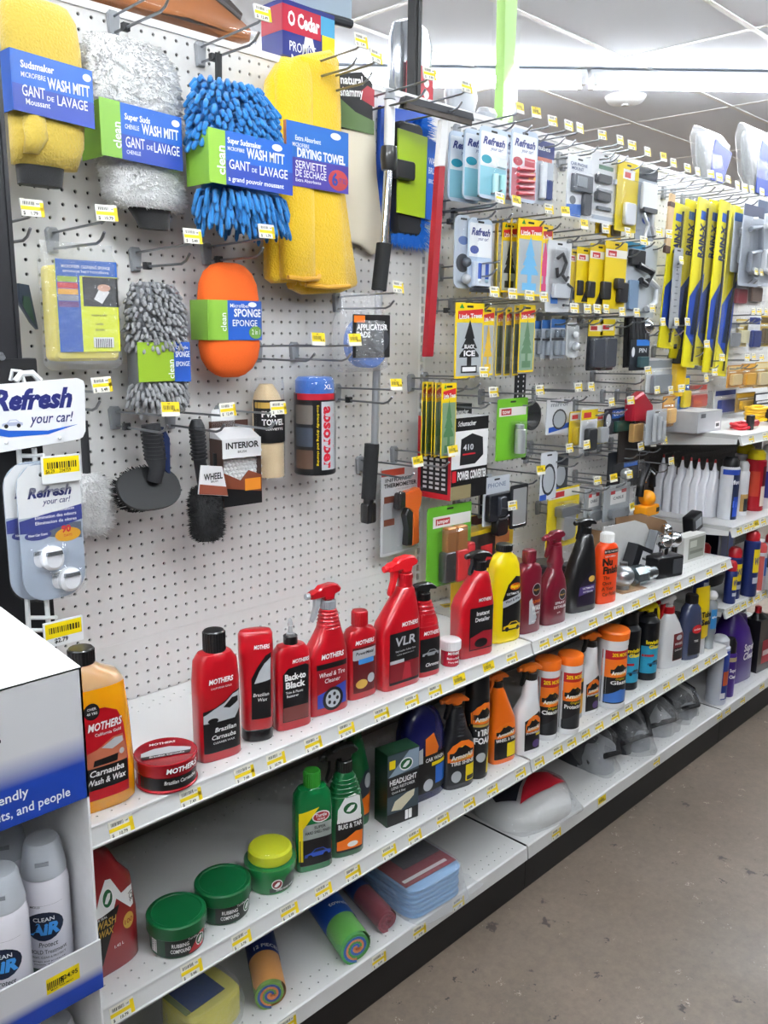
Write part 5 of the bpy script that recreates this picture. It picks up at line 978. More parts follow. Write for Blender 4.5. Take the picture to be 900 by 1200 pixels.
# yellow mitt behind the black post
X, y, Zb, W, Hh = -3.09,-3.60,33.70,5.42,11.20
t = thing('wash_mitt', 'yellow microfibre wash mitt with blue label and black cuff, partly behind the black post', 'wash mitt', (X, y, Zb)); YM = mat('#e2c455', .95, 0, 'plush')
R = [(1.0, -.3, 0, 2.2, .8, 2.6), (2.5, 0, 0, 2.45, 1.0, 2.8), (5, .1, 0, 2.5, 1.1, 3), (8.5, 0, 0, 2.55, 1.1, 3), (10.2, -.1, 0, 2.45, 1.0, 2.8), (11, -.2, 0, 2.1, .6, 2.6), (11.2, -.2, 0, 1.7, .3, 2.4)]
b = MB(); b.loft(R, 30); b.build('mitt_body', YM, t, sharp=2)
b = MB(); b.loft([(1.6, -1.6, -.9, .5, .4, 2), (2.6, -1.2, -1.0, .75, .55, 2), (4.0, -1.2, -.7, .8, .6, 2), (4.6, -1.2, -.4, .6, .3, 2)], 18); b.build('mitt_thumb', YM, t, sharp=2)
b = MB(); b.loft([(-.2, -.7, 0, 1.45, .7, 3), (1.5, -.6, 0, 1.6, .8, 3)], 24); b.build('cuff', mat('#17181a', .8, 0, 'cloth'), t)
o = wrap_label(t, -2.7, 2.75, 3.7, 7.3, -1.3, 1.1, 1, sidecol='#1d55b4', lean=.3); sf = flat(-1.33)
letter(o, WH, sf, [('Sudsmaker', .42, -2.1, 6.6, {'al': 'L', 'w': 2.2, 'b': .03}), ('MICROFIBRE', .3, -2.1, 6.05, {'al': 'L', 'w': 1.6}), ('WASH MITT', .66, 1.05, 5.65, {'w': 2.9, 'b': .03}), ('GANT', .66, -1.35, 4.95, {'w': 1.5}), ('DE', .28, -.25, 4.9), ('LAVAGE', .6, 1.25, 4.75, {'w': 2.1}), ('Moussant', .36, -1.1, 4.45, {'w': 1.6})], .012)
decal(o, 'oval_mark', WH, sf, oval(2.35, 6.8, .3, .24), .01)
# blue chenille mitt
X, y, Zb, W, Hh = 10.93,-5.20,32.29,9.69,10.21
t = thing('wash_mitt', 'bright blue chenille finger wash mitt hanging by a black loop', 'wash mitt', (X, y, Zb)); BM = mat('#1a7cc4', .85, 0, 'cloth')
R = [(.6, .8, 0, 3.4, 1.0, 2.8), (2, .6, 0, 3.4, 1.2, 3), (4, .3, 0, 3.4, 1.2, 3), (6.5, .1, 0, 3.4, 1.3, 3), (8.4, 0, 0, 3.2, 1.2, 2.6), (9.6, -.4, 0, 2.4, .9, 2.2), (9.9, -.4, 0, 1.6, .5, 2)]
b = MB(); b.loft(R, 28); b.build('mitt_body', mat('#1a76b8', .95, 0, 'cloth'), t, sharp=2)
fingers(t, R, .52, .85, .2, BM, 'chenille_fingers', (.52, 1), 2); fingers(t, R, .5, 1.0, .18, BM, 'lower_fingers', (0, .2), 5, .8)
b = MB(); b.loft([(9.6, -.9, .6, .3, .05, 6), (12.2, -.6, .9, .3, .05, 6)], 10); b.build('hanging_loop', mat('#18191b', .7), t)
o = wrap_label(t, -3.4, 3.9, 2.3, 6.0, -2.1, 1.4, 1.1, lean=.15); sf = flat(-2.13)
b = MB(); b.prism([(-3.9, 2.4), (-2.45, 2.35), (-2.45, 6.05), (-3.9, 6.1)], -2.22, -2.15, 0); g = b.build('green_flap', mat('#8fbf3f', .4), t); letter(g, WH, flat(-2.23), [('clean', .7, -2.9, 4.0, {'rot': 90, 'b': .02})])
letter(o, WH, sf, [('Super Sudsmaker', .38, -2.2, 5.3, {'al': 'L', 'w': 3.1, 'b': .03}), ('MICROFIBRE', .26, -2.2, 4.8, {'al': 'L', 'w': 1.5}), ('WASH MITT', .7, 1.3, 4.5, {'w': 3.6, 'b': .03}), ('GANT', .66, -1.15, 3.55, {'w': 1.9}), ('DE', .28, .2, 3.55), ('LAVAGE', .66, 2.05, 3.45, {'w': 2.7}), ('a grand pouvoir moussant', .34, .4, 2.7, {'w': 5.2, 'b': .02})], .012)
decal(o, 'oval_mark', WH, sf, oval(2.4, 5.6, .5, .25), .01)
# yellow drying towel
(X, y, Zb), poly = ((20.40,-2.90,27.38),[(-3.96, 16.79), (-2.87, 18.28), (-0.87, 19.21), (2.57, 20.34), (3.36, 19.97), (3.65, 16.34), (3.96, 10.78), (5.02, 5.07), (5.79, 0.98), (3.75, 0.29), (-0.33, 0.0), (-1.78, 0.45), (-1.58, 0.96), (-3.65, 0.8), (-4.38, 1.18), (-4.36, 6.38), (-4.33, 11.69)])
t = thing('drying_towel', 'large yellow folded drying towel with a blue paper band', 'towel', (X, y, Zb)); YT = mat('#f8c91e', .95, 0, 'plush')
b = MB(); b.prism(poly, -.2, 1.2, .35); b.build('folded_towel', YT, t, sharp=1.3)
zt = max(p[1] for p in poly)
b = MB(); b.loft([(1.1, -1.9, -.5, 1.5, .7, 2.6), (1.3, -1.9, -.6, 1.75, .85, 2.6), (6, -1.9, -.55, 1.75, .8, 2.8), (12, -1.95, -.45, 1.85, .7, 3), (17, -1.9, -.3, 1.9, .6, 3), (18.6, -1.4, -.1, 1.6, .4, 2.6)], 24); b.build('towel_fold', YT, t, sharp=1.3)
b = MB(); b.loft([(.7, 1.3, -.35, 2.6, .5, 2.6), (1.0, 1.3, -.4, 2.8, .6, 2.8), (8, .9, -.4, 2.4, .6, 2.8), (14, 1.0, -.35, 2.2, .5, 2.8), (19, 1.0, -.1, 2.0, .4, 2.6)], 24); b.build('towel_fold', YT, t, sharp=1.3)
b = MB(); b.tube([(-3.6, -1.35, 1.25), (-1.9, -1.5, 1.15), (-.2, -1.3, 1.3), (.3, -.9, 1.6)], .2, 7); b.tube([(-1.2, -.8, .75), (1.0, -1.1, .62), (4.0, -.8, .85)], .2, 7); b.build('stitched_hem', mat('#e0a416', .9, 0, 'cloth'), t)
o = wrap_label(t, -3.5, 3.4, 8.6, 13.6, -1.25, 1.2, .8, '#2a6cc0', '#4a3f9c', '#b46a4a', 0); sf = flat(-1.28)
letter(o, WH, sf, [('Extra Absorbent', .38, -2.6, 12.2, {'al': 'L', 'w': 2.8, 'b': .02}), ('MICROFIBRE', .3, -2.9, 11.7, {'al': 'L', 'w': 1.8}), ('DRYING TOWEL', .68, .3, 10.95, {'w': 5.4, 'b': .04}), ('SERVIETTE', .6, -.9, 10.05, {'w': 3.4}), ('DE SECHAGE', .56, -.9, 9.4, {'w': 3.4}), ('Extra Absorbante', .26, -1.2, 9.0, {'w': 2.8})], .012)
q = decal(o, 'red_oval', mat('#b23a3a', .4), sf, oval(2.2, 9.6, 1.15, .85), .012); letter(q, mat('#1b3f9a', .4), sf, [('6', 1.0, 1.8, 9.15, {'b': .03}), ('FT SQ', .4, 2.7, 9.4, {'w': .8})], .02); decal(o, 'oval_mark', WH, sf, oval(1.9, 13.1, .6, .28), .012)
# cream chamois
(X, y, Zb), poly = ((29.13,-1.00,31.42),[(-3.62, 10.72), (0.94, 11.29), (1.32, 7.34), (2.19, 3.02), (2.69, 1.24), (1.75, 0.3), (0.82, 0.0), (-0.56, 0.77), (-2.12, 0.96), (-3.42, 1.47)])
t = thing('chamois', 'cream chamois leather hanging under a black and green card', 'chamois', (X, y, Zb)); b = MB(); b.prism(poly, -.15, .35, .2); b.build('leather', mat('#e6ddc8', .85, 0, 'matte'), t, sharp=1.3)
(X2, y2, Z2b), p2 = ((27.61,-1.25,42.06),[(-2.33, 4.52), (0.62, 5.25), (1.94, 4.64), (2.1, 0.56), (-2.33, 0.0)])
pp = [(p[0]+X2-X, p[1]+Z2b-Zb) for p in p2]; b = MB(); b.prism(pp, -.3, .3, .05); o = b.build('header_card', INK, t); zz = Z2b-Zb; cx = X2-X; sf = flat(-.3)
decal(o, 'green_band', mat('#5f7a4a', .4), sf, [(cx-2.3, zz+.15), (cx+2.2, zz+.1), (cx+2.2, zz+1.3), (cx-.2, zz+1.7), (cx-2.3, zz+2.6)], .012); decal(o, 'red_car_picture', mat('#a8323c', .4), sf, [(cx+.5, zz+2.9), (cx+2.2, zz+2.5), (cx+2.2, zz+4.0), (cx+1.3, zz+4.2), (cx+.5, zz+3.6)], .014)
letter(o, WH, sf, [('natural', .7, cx-.7, zz+4.3, {'w': 2.8, 'b': .03, 'rot': 8}), ('shammy', .7, cx-.7, zz+3.3, {'w': 2.9, 'b': .03, 'rot': 8}), ('WHALE', .3, cx-.3, zz+5.4)], .016)
# pole brush
t = thing('pole_brush', 'telescopic pole brush with blue bristles, chrome pole and black foam grip', 'brush', (29.84,-3.00,27.32))
def pp_(px0): return px0
Xb, yb, Zb2 = 29.84,-3.00,27.32
P_ = {'top': (30.14,-3.00,44.93), 'col': (30.09,-3.00,40.96), 'g0': (29.54,-3.00,32.30), 'g1': (28.90,-3.00,28.07), 'c1': (28.49,-3.00,13.54), 'g2': (28.13,-3.00,13.57), 'g3': (27.50,-3.00,5.86), 'col2': (30.01,-3.00,38.87)}
L_ = lambda k: Vector(P_[k])-Vector((Xb, yb, Zb2))
b = MB(); b.tube([L_('top'), L_('col')], .5, 14); b.build('white_tip', mat('#e6e8ea', .3), t); b = MB(); b.tube([L_('top')+Vector((0, 0, .1)), L_('top')+Vector((0, 0, .9))], .52, 12, rad=[.52, .4]); b.build('end_cap', mat('#9a9ea4', .4), t)
b = MB(); b.tube([L_('col'), L_('col').lerp(L_('col2'), .5), L_('col2')], .7, 16, rad=[.74, .8, .62]); b.build('locking_collar', PLB, t)
b = MB(); b.tube([L_('col2'), L_('g0')], .42, 14); b.build('chrome_pole', chrome(), t); b = MB(); b.tube([L_('g0'), L_('g1')], .72, 16); b.build('foam_grip', mat('#1b1c1e', .85, 0, 'foam'), t)
b = MB(); b.tube([L_('g1'), L_('c1')], .38, 14); b.build('lower_pole', mat('#c2c6cb', .3, .6), t); b = MB(); b.tube([L_('g2'), L_('g2').lerp(L_('g3'), .7)], .72, 16); b.build('lower_grip', mat('#1b1c1e', .85, 0, 'foam'), t)
b = MB(); q = L_('g2').lerp(L_('g3'), .7); b.tube([q, L_('g3')], .55, 12, rad=[.5, .6]); b.prism(rrect(q.x-.65, q.x+.65, q.z-2.4, q.z-.4, .2), q.y-.5, q.y+.5, .1); b.build('hinge_end', PLB, t)
(X, y, Zc), poly = ((34.83,-1.20,33.88),[(-3.4, 11.27), (3.28, 11.66), (3.25, 8.63), (3.12, 0.31), (-2.52, 0.0), (-3.73, 2.24)])
o3 = Vector((X-Xb, y-yb, Zc-Zb2)); M3 = Matrix.Translation(o3)
b = MB(); b.prism(poly, .6, 1.1, .1, M=M3); o = b.build('brush_card', mat('#1f4fb0', .4), t)
w0 = min(p[0] for p in poly); w1 = max(p[0] for p in poly); hh = max(p[1] for p in poly)
b = MB(); b.prism(rrect(w0+1.6, w0+5.0, -.3, hh-1.6, .5), -.6, .5, .2, M=M3); b.build('brush_block', mat('#1d1e21', .6), t)
bb = MB(); rnd = random.Random(5)
for i in range(900):
    z = rnd.uniform(-.6, hh-.8); a = Vector((w0+4.8, rnd.uniform(-.6, .6), z)); e = a+Vector((rnd.uniform(1.6, 2.6), rnd.uniform(-.4, .4), rnd.uniform(-.5, .5)+(-1.2 if z < 1 else 0)))
    k = len(bb.v); s = .05; bb.v += [tuple(o3+a+Vector((0, s, 0))), tuple(o3+a+Vector((0, -s, s))), tuple(o3+a+Vector((0, 0, -s))), tuple(o3+e)]; bb.f += [(k, k+1, k+3), (k+1, k+2, k+3), (k+2, k, k+3)]; bb.m += [0]*3
for i in range(300):
    a = Vector((rnd.uniform(w0+1.8, w0+5.5), rnd.uniform(-.5, .5), -.2)); e = a+Vector((rnd.uniform(-.3, .4), rnd.uniform(-.3, .3), -rnd.uniform(1, 1.7)))
    k = len(bb.v); s = .05; bb.v += [tuple(o3+a+Vector((s, 0, 0))), tuple(o3+a+Vector((-s, s, 0))), tuple(o3+a+Vector((0, -s, 0))), tuple(o3+e)]; bb.f += [(k, k+1, k+3), (k+1, k+2, k+3), (k+2, k, k+3)]; bb.m += [0]*3
o_ = bb.build('bristles', mat('#1b74d8', .6), t); o_['kind'] = 'stuff'
b = MB(); b.prism([(w0+1.2, 1.6), (w0+5.2, 1.4), (w0+5.4, 9.0), (w0+1.2, 9.2)], -.85, -.7, .02, M=M3); gl = b.build('green_sleeve', mat('#a7c520', .4), t)
b = MB(); b.prism([(w0+5.4, 1.4), (w0+7.4, 1.3), (w0+7.4, 8.6), (w0+5.4, 9.0)], -.8, -.66, .02, M=M3); bl_ = b.build('blue_sleeve', mat('#2d62bb', .4), t)
sfb = flat(o3.y-.8); letter(bl_, WH, sfb, [('WASH', .6, o3.x+w0+6.4, o3.z+6.6, {'w': 1.5}), ('BRUSH', .6, o3.x+w0+6.4, o3.z+5.7, {'w': 1.5}), ('BROSSE', .4, o3.x+w0+6.4, o3.z+4.8, {'w': 1.4})], .02); decal(bl_, 'green_disc', mat('#7fae3c', .4), sfb, oval(o3.x+w0+6.9, o3.z+2.2, .45, .8), .02)
b = MB(); b.prism(rrect(w0+.3, w0+3.0, 4.6, 6.3, .3), -1.6, -.7, .15, M=M3); b.build('pole_socket', mat('#202124', .5), t)
# squeegee with red handle
(X, y, Zb), poly = ((33.69,-5.60,21.89),[(-1.11, 0.01), (-0.11, 0.0), (1.04, 17.67), (0.18, 17.56)])
t = thing('squeegee', 'long squeegee with dark red handle and black blade head', 'squeegee', (X, y, Zb))
b = MB(); b.prism(poly, -.3, .3, .1); b.build('handle', mat('#9c1b26', .4), t)
(X2, y2, Z2b), p2 = ((34.44,-5.60,39.43),[(-0.69, 0.0), (0.29, 0.13), (0.63, 4.32), (-0.23, 4.18)])
M2 = Matrix.Translation((X2-X, 0, Z2b-Zb)); b = MB(); b.prism(p2, -.28, .28, .08, M=M2); b.build('white_neck', mat('#e5e5e5', .4), t)
A = Vector((29.92,-4.60,44.78))-Vector((X, y, Zb)); B = Vector((37.87,-6.40,44.25))-Vector((X, y, Zb))
dv = (B-A); b = MB(); L = dv.length; ang = Matrix.Translation((A+B)/2) @ dv.to_track_quat('X', 'Z').to_matrix().to_4x4()
b.prism([(-L/2, -.35), (L/2, -.35), (L/2-.2, .25), (-L/2+.2, .25)], -.5, .5, .1, M=ang); b.build('squeegee_head', mat('#2b2d33', .4), t)
b = MB(); b.box(-L/2, L/2, -.1, .1, -.75, -.3, M=ang); b.build('rubber_blade', mat('#121214', .6), t); b = MB(); b.box(-L/2+.3, L/2-.3, -.45, -.12, -.8, -.3, M=ang); b.build('foam_strip', mat('#5a5450', .95, 0, 'foam'), t)
# yellow sponge pack
X, y, Zb, W, Hh = -1.20,-4.00,21.93,5.16,7.27
t = thing('sponge_pack', 'yellow sponge in a clear bag with blue, red and green printed card', 'sponge', (X, y, Zb))
b = MB(); b.prism(rrect(-W/2+.1, W/2-.1, .1, Hh-.7, .4), .1, 1.7, .25); b.build('sponge', mat('#e3d35a', .9, 0, 'foam'), t)
b = MB(); b.prism(rrect(-W/2+.45, W/2-.15, .75, Hh-.3, .08), -.02, .06, 0); o = b.build('label', mat('#e2ea10', .4), t); x0 = -W/2+.45; x1 = W/2-.15; sf = flat(-.02)
decal(o, 'blue_header', mat('#1c5fb8', .4), sf, rrect(x0, x1, Hh-1.35, Hh-.3, 0), .01); decal(o, 'blue_column', mat('#1b55ae', .4), sf, rrect(x0, x0+1.7, .75, Hh-1.35, 0), .01)
for i, c in enumerate(('#9db832', '#c8302c', '#e8a92a', '#8c8f96', '#6a3c7c')): decal(o, 'colour_bar', mat(c, .4), sf, rrect(x0+.08, x0+1.55, Hh-1.8-i*.42, Hh-1.42-i*.42, 0), .014)
ph = decal(o, 'photo_panel', INK, sf, rrect(x0+1.9, x1, Hh-3.4, Hh-1.4, 0), .012); decal(ph, 'cloth_picture', WH, sf, [(x0+2.7, Hh-2.9), (x0+3.3, Hh-3.2), (x0+3.9, Hh-2.4), (x0+3.3, Hh-1.9)], .018); decal(ph, 'hand_picture', mat('#d9a58a', .5), sf, oval(x0+3.5, Hh-2.1, .5, .25), .02)
bc = decal(o, 'bar_code', WH, sf, rrect(x0+2.5, x1-.5, 1.05, 1.75, 0), .012); letter(bc, INK, sf, [('|||||||||', .5, (x0+x1)/2+1.0, 1.15, {'w': 1.2, 'b': .02})], .02); letter(o, WH, sf, [('MICROFIBER CLEANING SPONGE', .2, .1, Hh-.85, {'w': 3.6}), ('EPONGE NETTOYANTE', .14, .1, Hh-1.15, {'w': 3.4})], .02)
letter(o, INK, sf, [('WASH & DRY', .14, .9, 3.2, {}), ('LAVER', .14, .9, 2.6), ('SECHER', .14, .9, 2.2)], .02)
b = MB(); b.loft([(-.5, 0, .9, W/2-.1, .5, 5), (-.1, 0, .9, W/2+.12, 1.05, 5), (Hh-.4, 0, .9, W/2+.12, 1.05, 5), (Hh+.2, 0, .9, W/2, .4, 5), (Hh+.9, 0, .9, W/2+.1, .06, 5)], 28); b.build('plastic_bag', bagm(), t)
# grey chenille sponge
X, y, Zb, W, Hh = 4.74,-2.80,18.33,4.42,9.14
t = thing('wash_sponge', 'grey chenille finger sponge with mesh side and green and blue sleeve', 'sponge', (X, y, Zb)); GM = mat('#9a9b9e', .9, 0, 'cloth')
R = [(0, 0, 0, 1.5, .8, 2.6), (.7, 0, 0, 2.1, 1.2, 2.8), (4, 0, 0, 2.1, 1.2, 3), (7.5, 0, 0, 2.1, 1.2, 3), (9.0, -.1, 0, 1.6, .9, 2.4), (9.4, -.1, 0, .9, .5, 2)]
b = MB(); b.loft(R, 26); b.build('mesh_body', mat('#7d7f84', .9, 0, 'foam'), t, sharp=2); fingers(t, R, .42, .6, .15, GM, 'chenille_fingers', (.5, 1), 11, .5, (PI*1.0, 2*PI)); fingers(t, R, .42, .6, .15, GM, 'lower_fingers', (.02, .2), 12, .5, (PI*1.0, 2*PI))
b = MB(); b.prism([(-2.3, 2.1), (.75, 2.1), (.75, 5.0), (-2.3, 5.0)], -1.52, -1.42, .02); o = b.build('green_sleeve', mat('#93b52e', .4), t); b = MB(); b.prism([(.75, 2.05), (2.2, 2.0), (2.2, 5.0), (.75, 5.05)], -1.52, -1.42, .02); k = b.build('blue_sleeve', mat('#2552ab', .4), t); sf = flat(-1.53)
letter(k, WH, sf, [('SPONGE', .42, 1.5, 3.9, {'w': 1.25, 'b': .02}), ('EPONGE', .36, 1.5, 3.2, {'w': 1.2}), ('Chenille', .22, 1.45, 4.5, {'w': 1.1})], .01); letter(o, WH, sf, [('clean', .5, .45, 3.0, {'rot': 90})], .01)
# orange sponge
X, y, Zb, W, Hh = 11.60,-3.00,20.48,5.47,9.06
t = thing('wash_sponge', 'large orange oval sponge with green and blue sleeve', 'sponge', (X, y, Zb)); c = W/2
R = [(0, 0, 0, c*.28, .4, 2.2), (.2, 0, 0, c*.5, .7, 2.3), (.7, 0, 0, c*.76, 1.0, 2.5), (1.5, 0, 0, c*.94, 1.2, 2.7), (2.5, 0, 0, c, 1.3, 2.9), (4.4, 0, 0, c*.93, 1.25, 3), (6.2, 0, 0, c*.99, 1.3, 2.9), (7.4, 0, 0, c*.95, 1.2, 2.7), (8.3, 0, 0, c*.8, 1.0, 2.5), (8.85, 0, 0, c*.56, .7, 2.3), (9.05, 0, 0, c*.32, .4, 2.2)]
b = MB(); b.loft(R, 30); b.build('sponge', mat('#f1651a', .9, 0, 'foam'), t, sharp=2)
b = MB(); b.loft([(3.0, 0, 0, c*1.02, 1.36, 4), (6.1, 0, 0, c*1.02, 1.36, 4)], 32, cap=(0, 0)); o = b.build('sleeve', mat('#2458b4', .35), t); sf = loft_surf([(3.0, 0, 0, c*1.02, 1.36, 4), (6.1, 0, 0, c*1.02, 1.36, 4)])
b = MB(); b.box(-c*1.05, -c*1.0, -1.2, 1.2, 3.0, 6.1); b.build('green_side', mat('#7fb03c', .4), t); g = decal(o, 'green_panel', mat('#86b53c', .4), sf, rrect(-c*.98, -c*.4, 3.0, 6.1, 0), .015); letter(g, WH, sf, [('clean', .5, -c*.55, 4.4, {'rot': 90})], .03)
letter(o, WH, sf, [('Microfiber', .3, .1, 5.55, {'w': 1.9}), ('SPONGE', .6, .9, 4.85, {'w': 2.8, 'b': .03}), ('EPONGE', .5, .6, 4.1, {'w': 2.5})], .03); q = decal(o, 'green_disc', mat('#6a9a3a', .4), sf, oval(c*.62, 3.6, .75, .5), .02); letter(q, WH, sf, [('2 in 1', .4, c*.62, 3.45, {'w': .9})], .036); decal(o, 'oval_mark', WH, sf, oval(c*.5, 5.8, .45, .2), .02)
# applicator pads
X, y, Zb, W, Hh = 24.84,-5.00,20.93,5.29,6.20
t = thing('applicator_pads', 'blue round applicator pads in a clear bag with a black card', 'pads', (X, y, Zb))
for i in range(2):
    b = MB(); b.cyl(0, 0, 0, .9, W/2-.4, 32, bev=.2, M=Matrix.Translation((.5, .9-.8*i, W/2-.35)) @ Matrix.Rotation(PI/2, 4, 'X')); b.build('pad', mat('#2b63b8', .9, 0, 'foam'), t)
b = MB(); b.prism(rrect(-W/2+.5, W/2-.1, 1.0, Hh-1.4, .1), -.98, -.9, .02); o = b.build('label', INK, t); sf = flat(-.98)
decal(o, 'orange_tab', ORG, sf, rrect(-W/2+.6, -.7, Hh-2.1, Hh-1.5, .05), .01); decal(o, 'tyre_picture', mat('#3c3e44', .4), sf, oval(1.4, 2.6, 1.0, 1.1), .01); letter(o, WH, sf, [('APPLICATOR', .5, .25, Hh-2.75, {'w': 3.9, 'b': .03}), ('PADS', .5, -.85, Hh-3.4, {'w': 1.7, 'b': .03})], .015)
b = MB(); b.loft([(-.3, 0, .3, W/2-.3, .5, 4), (.1, 0, .3, W/2+.15, 1.35, 4), (Hh-2, 0, .3, W/2+.1, 1.35, 4), (Hh-.6, 0, .3, W/2, .4, 4), (Hh+.5, 0, .3, W/2-.2, .06, 4)], 28); b.build('plastic_bag', bagm(), t)
# black tyre brush with round head
X, y, Zb, W, Hh = 3.43,-3.20,10.38,5.08,6.80
t = thing('tire_brush', 'black tire brush with ribbed handle and wide round head', 'brush', (X, y, Zb))
b = MB(); b.loft([(0, 0, 0, 2.5, 1.6, 2.4), (.25, 0, 0, 2.7, 1.75, 2.4), (.5, 0, 0, 2.65, 1.7, 2.4)], 34, M=Matrix.Translation((-.2, -.2, 1.75)) @ Matrix.Rotation(math.radians(62), 4, 'X')); b.build('brush_head', mat('#0e0f11', .5), t)
b = MB(); rnd = random.Random(3)
for i in range(420):
    a = rnd.uniform(0, 2*PI); rr = rnd.uniform(.75, 1); p = Vector((2.6*rr*math.cos(a)-.2, .2, 1.75+1.7*rr*math.sin(a))); e = p+Vector((.2*math.cos(a), .5, .2*math.sin(a))); b.tube([p, e], .04, 3)
o = b.build('bristles', mat('#111214', .7), t); o['kind'] = 'stuff'
b = MB(); pts = [(.2, -.6, 2.4), (.45, -.7, 3.4), (.5, -.4, 4.2), (.35, -.2, 6.8)]; b.tube(pts, .6, 14, rad=[.55, .6, .8, .72])
for i in range(8): b.tube([(.5-.02*i, -.4+.02*i, 4.1+i*.3), (.5-.02*i, -.4+.02*i, 4.22+i*.3)], .86, 14)
b.build('handle', mat('#222327', .55), t); b = MB(); b.prism([(1.2, 3.4), (1.9, 2.6), (2.0, 5.6), (1.5, 6.5), (1.2, 6.0)], -.2, .5, .06); b.build('hanging_sleeve', mat('#1d2a52', .4), t)
# long wheel brush
X, y, Zb, W, Hh = 8.41,-3.40,7.26,3.03,10.07
t = thing('wheel_brush', 'long black wheel brush with bristled end and white label', 'brush', (X, y, Zb))
b = MB(); b.tube([(.1, 0, 4.6), (-.3, 0, 6.5), (-.5, 0, 9.5), (-.5, 0, 10)], .5, 14, rad=[.6, .5, .62, .4]); b.build('handle', mat('#1d1e21', .5), t)
for i in range(9):
    if i == 0: b = MB()
    b.tube([(-.33-.02*i, 0, 6.8+i*.3), (-.34-.02*i, 0, 6.92+i*.3)], .66, 14)
b.build('grip_ribs', mat('#26272b', .5), t)
R = [(0, .2, 0, .7, .6, 2), (.5, .2, 0, 1.3, 1.1, 2.2), (3.6, .1, 0, 1.35, 1.1, 2.2), (4.6, .1, 0, .8, .7, 2)]
b = MB(); b.loft(R, 24); b.build('brush_core', mat('#141517', .6), t); fur(t, R, 1500, .3, mat('#101113', .7), 'bristles', .05, 7, (0, .95), .2)
b = MB(); b.prism([(-1.35, 4.2), (1.5, 3.7), (1.0, 6.2), (-1.0, 6.5)], -1.2, -1.05, .02); o = b.build('label', mat('#e8e8ea', .4), t); decal(o, 'brown_foot', mat('#8a4a38', .4), flat(-1.2), [(-1.3, 4.22), (1.48, 3.75), (1.35, 4.5), (-1.2, 5.0)], .01); letter(o, INK, flat(-1.2), [('WHEEL', .5, .1, 5.25, {'w': 1.8, 'b': .03}), ('BRUSH', .16, .2, 5.0)], .014)
# interior brush box
X, y, Zb, W, Hh = 11.70,-4.20,9.92,3.74,6.92
t = thing('brush_box', 'open-front box holding a white scrub pad brush, white top and brown foot', 'box', (X, y, Zb), -4); w = W/2
b = MB(); b.box(-w, w, 1.9, 2.0, 0, Hh); b.box(-w, -w+.06, 0, 2, 0, Hh-1.4); b.box(w-.06, w, 0, 2, 0, Hh-1.4); b.box(-w, w, 0, 2, 0, .06); b.build('carton', mat('#4a3028', .4, 0, 'card'), t)
b = MB(); b.prism([(-w, Hh-2.9), (w, Hh-2.9), (w, Hh-1.3), (-w, Hh-1.3)], -.02, .05); b.build('front_flap', mat('#e9e9ea', .35), t); b = MB(); R9 = Matrix(((0, 1, 0, 0), (1, 0, 0, 0), (0, 0, 1, 0), (0, 0, 0, 1))); b.prism([(0, Hh-1.35), (2, Hh-.5), (2, Hh-1.35)], -w, w, M=R9); b.build('sloping_top', mat('#e2e2e4', .35), t); b = MB(); b.prism(rrect(-w*.9, w*.3, Hh-.7, Hh+1.0, .2), 1.9, 1.98); b.build('hang_tab', mat('#e9e9ea', .35), t)
b = MB(); b.prism([(-w, 0), (w, 0), (w, 2.4), (.6, 2.9), (-.2, 2.1), (-w, 2.9)], -.03, .04); o = b.build('front_panel', mat('#7a3f2a', .4), t); decal(o, 'dark_foot', INK, flat(-.03), [(-w, 0), (w, 0), (w, 1.0), (-w, 1.6)], .01); decal(o, 'orange_patch', mat('#e08a2a', .4), flat(-.03), rrect(.2, w-.1, 1.2, 2.2, .05), .012)
b = MB(); rnd = random.Random(8)
for i in range(11):
    for j in range(8): b.ball(-w+.3+i*.36+.18*(j % 2), .75, 2.0+j*.34, .22, 8)
k = b.build('scrub_pad', mat('#ececec', .9, 0, 'cloth'), t); k['kind'] = 'stuff'; b = MB(); b.loft([(.4, -.6, 1.2, 1.3, .5, 3), (4.4, -.6, 1.2, 1.4, .5, 3)], 20); b.build('brush_body', mat('#1d1e21', .45), t)
letter(t, INK, flat(-.02), [('INTERIOR', .5, .05, Hh-2.1, {'w': 3.2, 'b': .03}), ('BRUSH', .2, 0, Hh-2.5)], .012)
# cream towel tube
X, y, Zb, W, Hh = 16.35,-1.60,11.39,3.60,9.03
t = thing('towel_tube', 'cream rolled towel in a clear tube with a black and gold label', 'tube', (X, y-.2, Zb), -22); r = W*.41
b = MB(); b.loft([(.2, 0, 0, r*.93, r*.93, 2), (6.6, 0, 0, r*.92, r*.92, 2), (7.6, -.1, 0, r*.7, r*.7, 2), (8.3, -.1, 0, r*.4, r*.4, 2)], 28); b.build('towel_roll', mat('#e2c9a0', .9, 0, 'cloth'), t)
b = MB(); b.loft([(0, 0, 0, r*.9, r*.9, 2), (.1, 0, 0, r, r, 2), (8.2, 0, 0, r, r, 2), (8.7, 0, 0, r*.95, r*.95, 2), (8.9, 0, 0, r*.6, r*.6, 2)], 28); b.build('clear_tube', clear(), t)
sf = round_surf(r*1.0); o = decal(t, 'label', INK, sf, rrect(-r*.95, r*.95, 3.3, 7.0, 0), .02); decal(o, 'gold_band', GOLD, sf, rrect(-r*.9, r*.9, 6.3, 6.8, .05), .026); letter(o, WH, sf, [('PVA', .5, -.3, 5.55, {'w': 1.2, 'b': .03}), ('TOWEL', .5, .1, 4.85, {'w': 2.0, 'b': .03}), ('SERVIETTE', .2, .2, 4.4, {'w': 1.6})], .034)
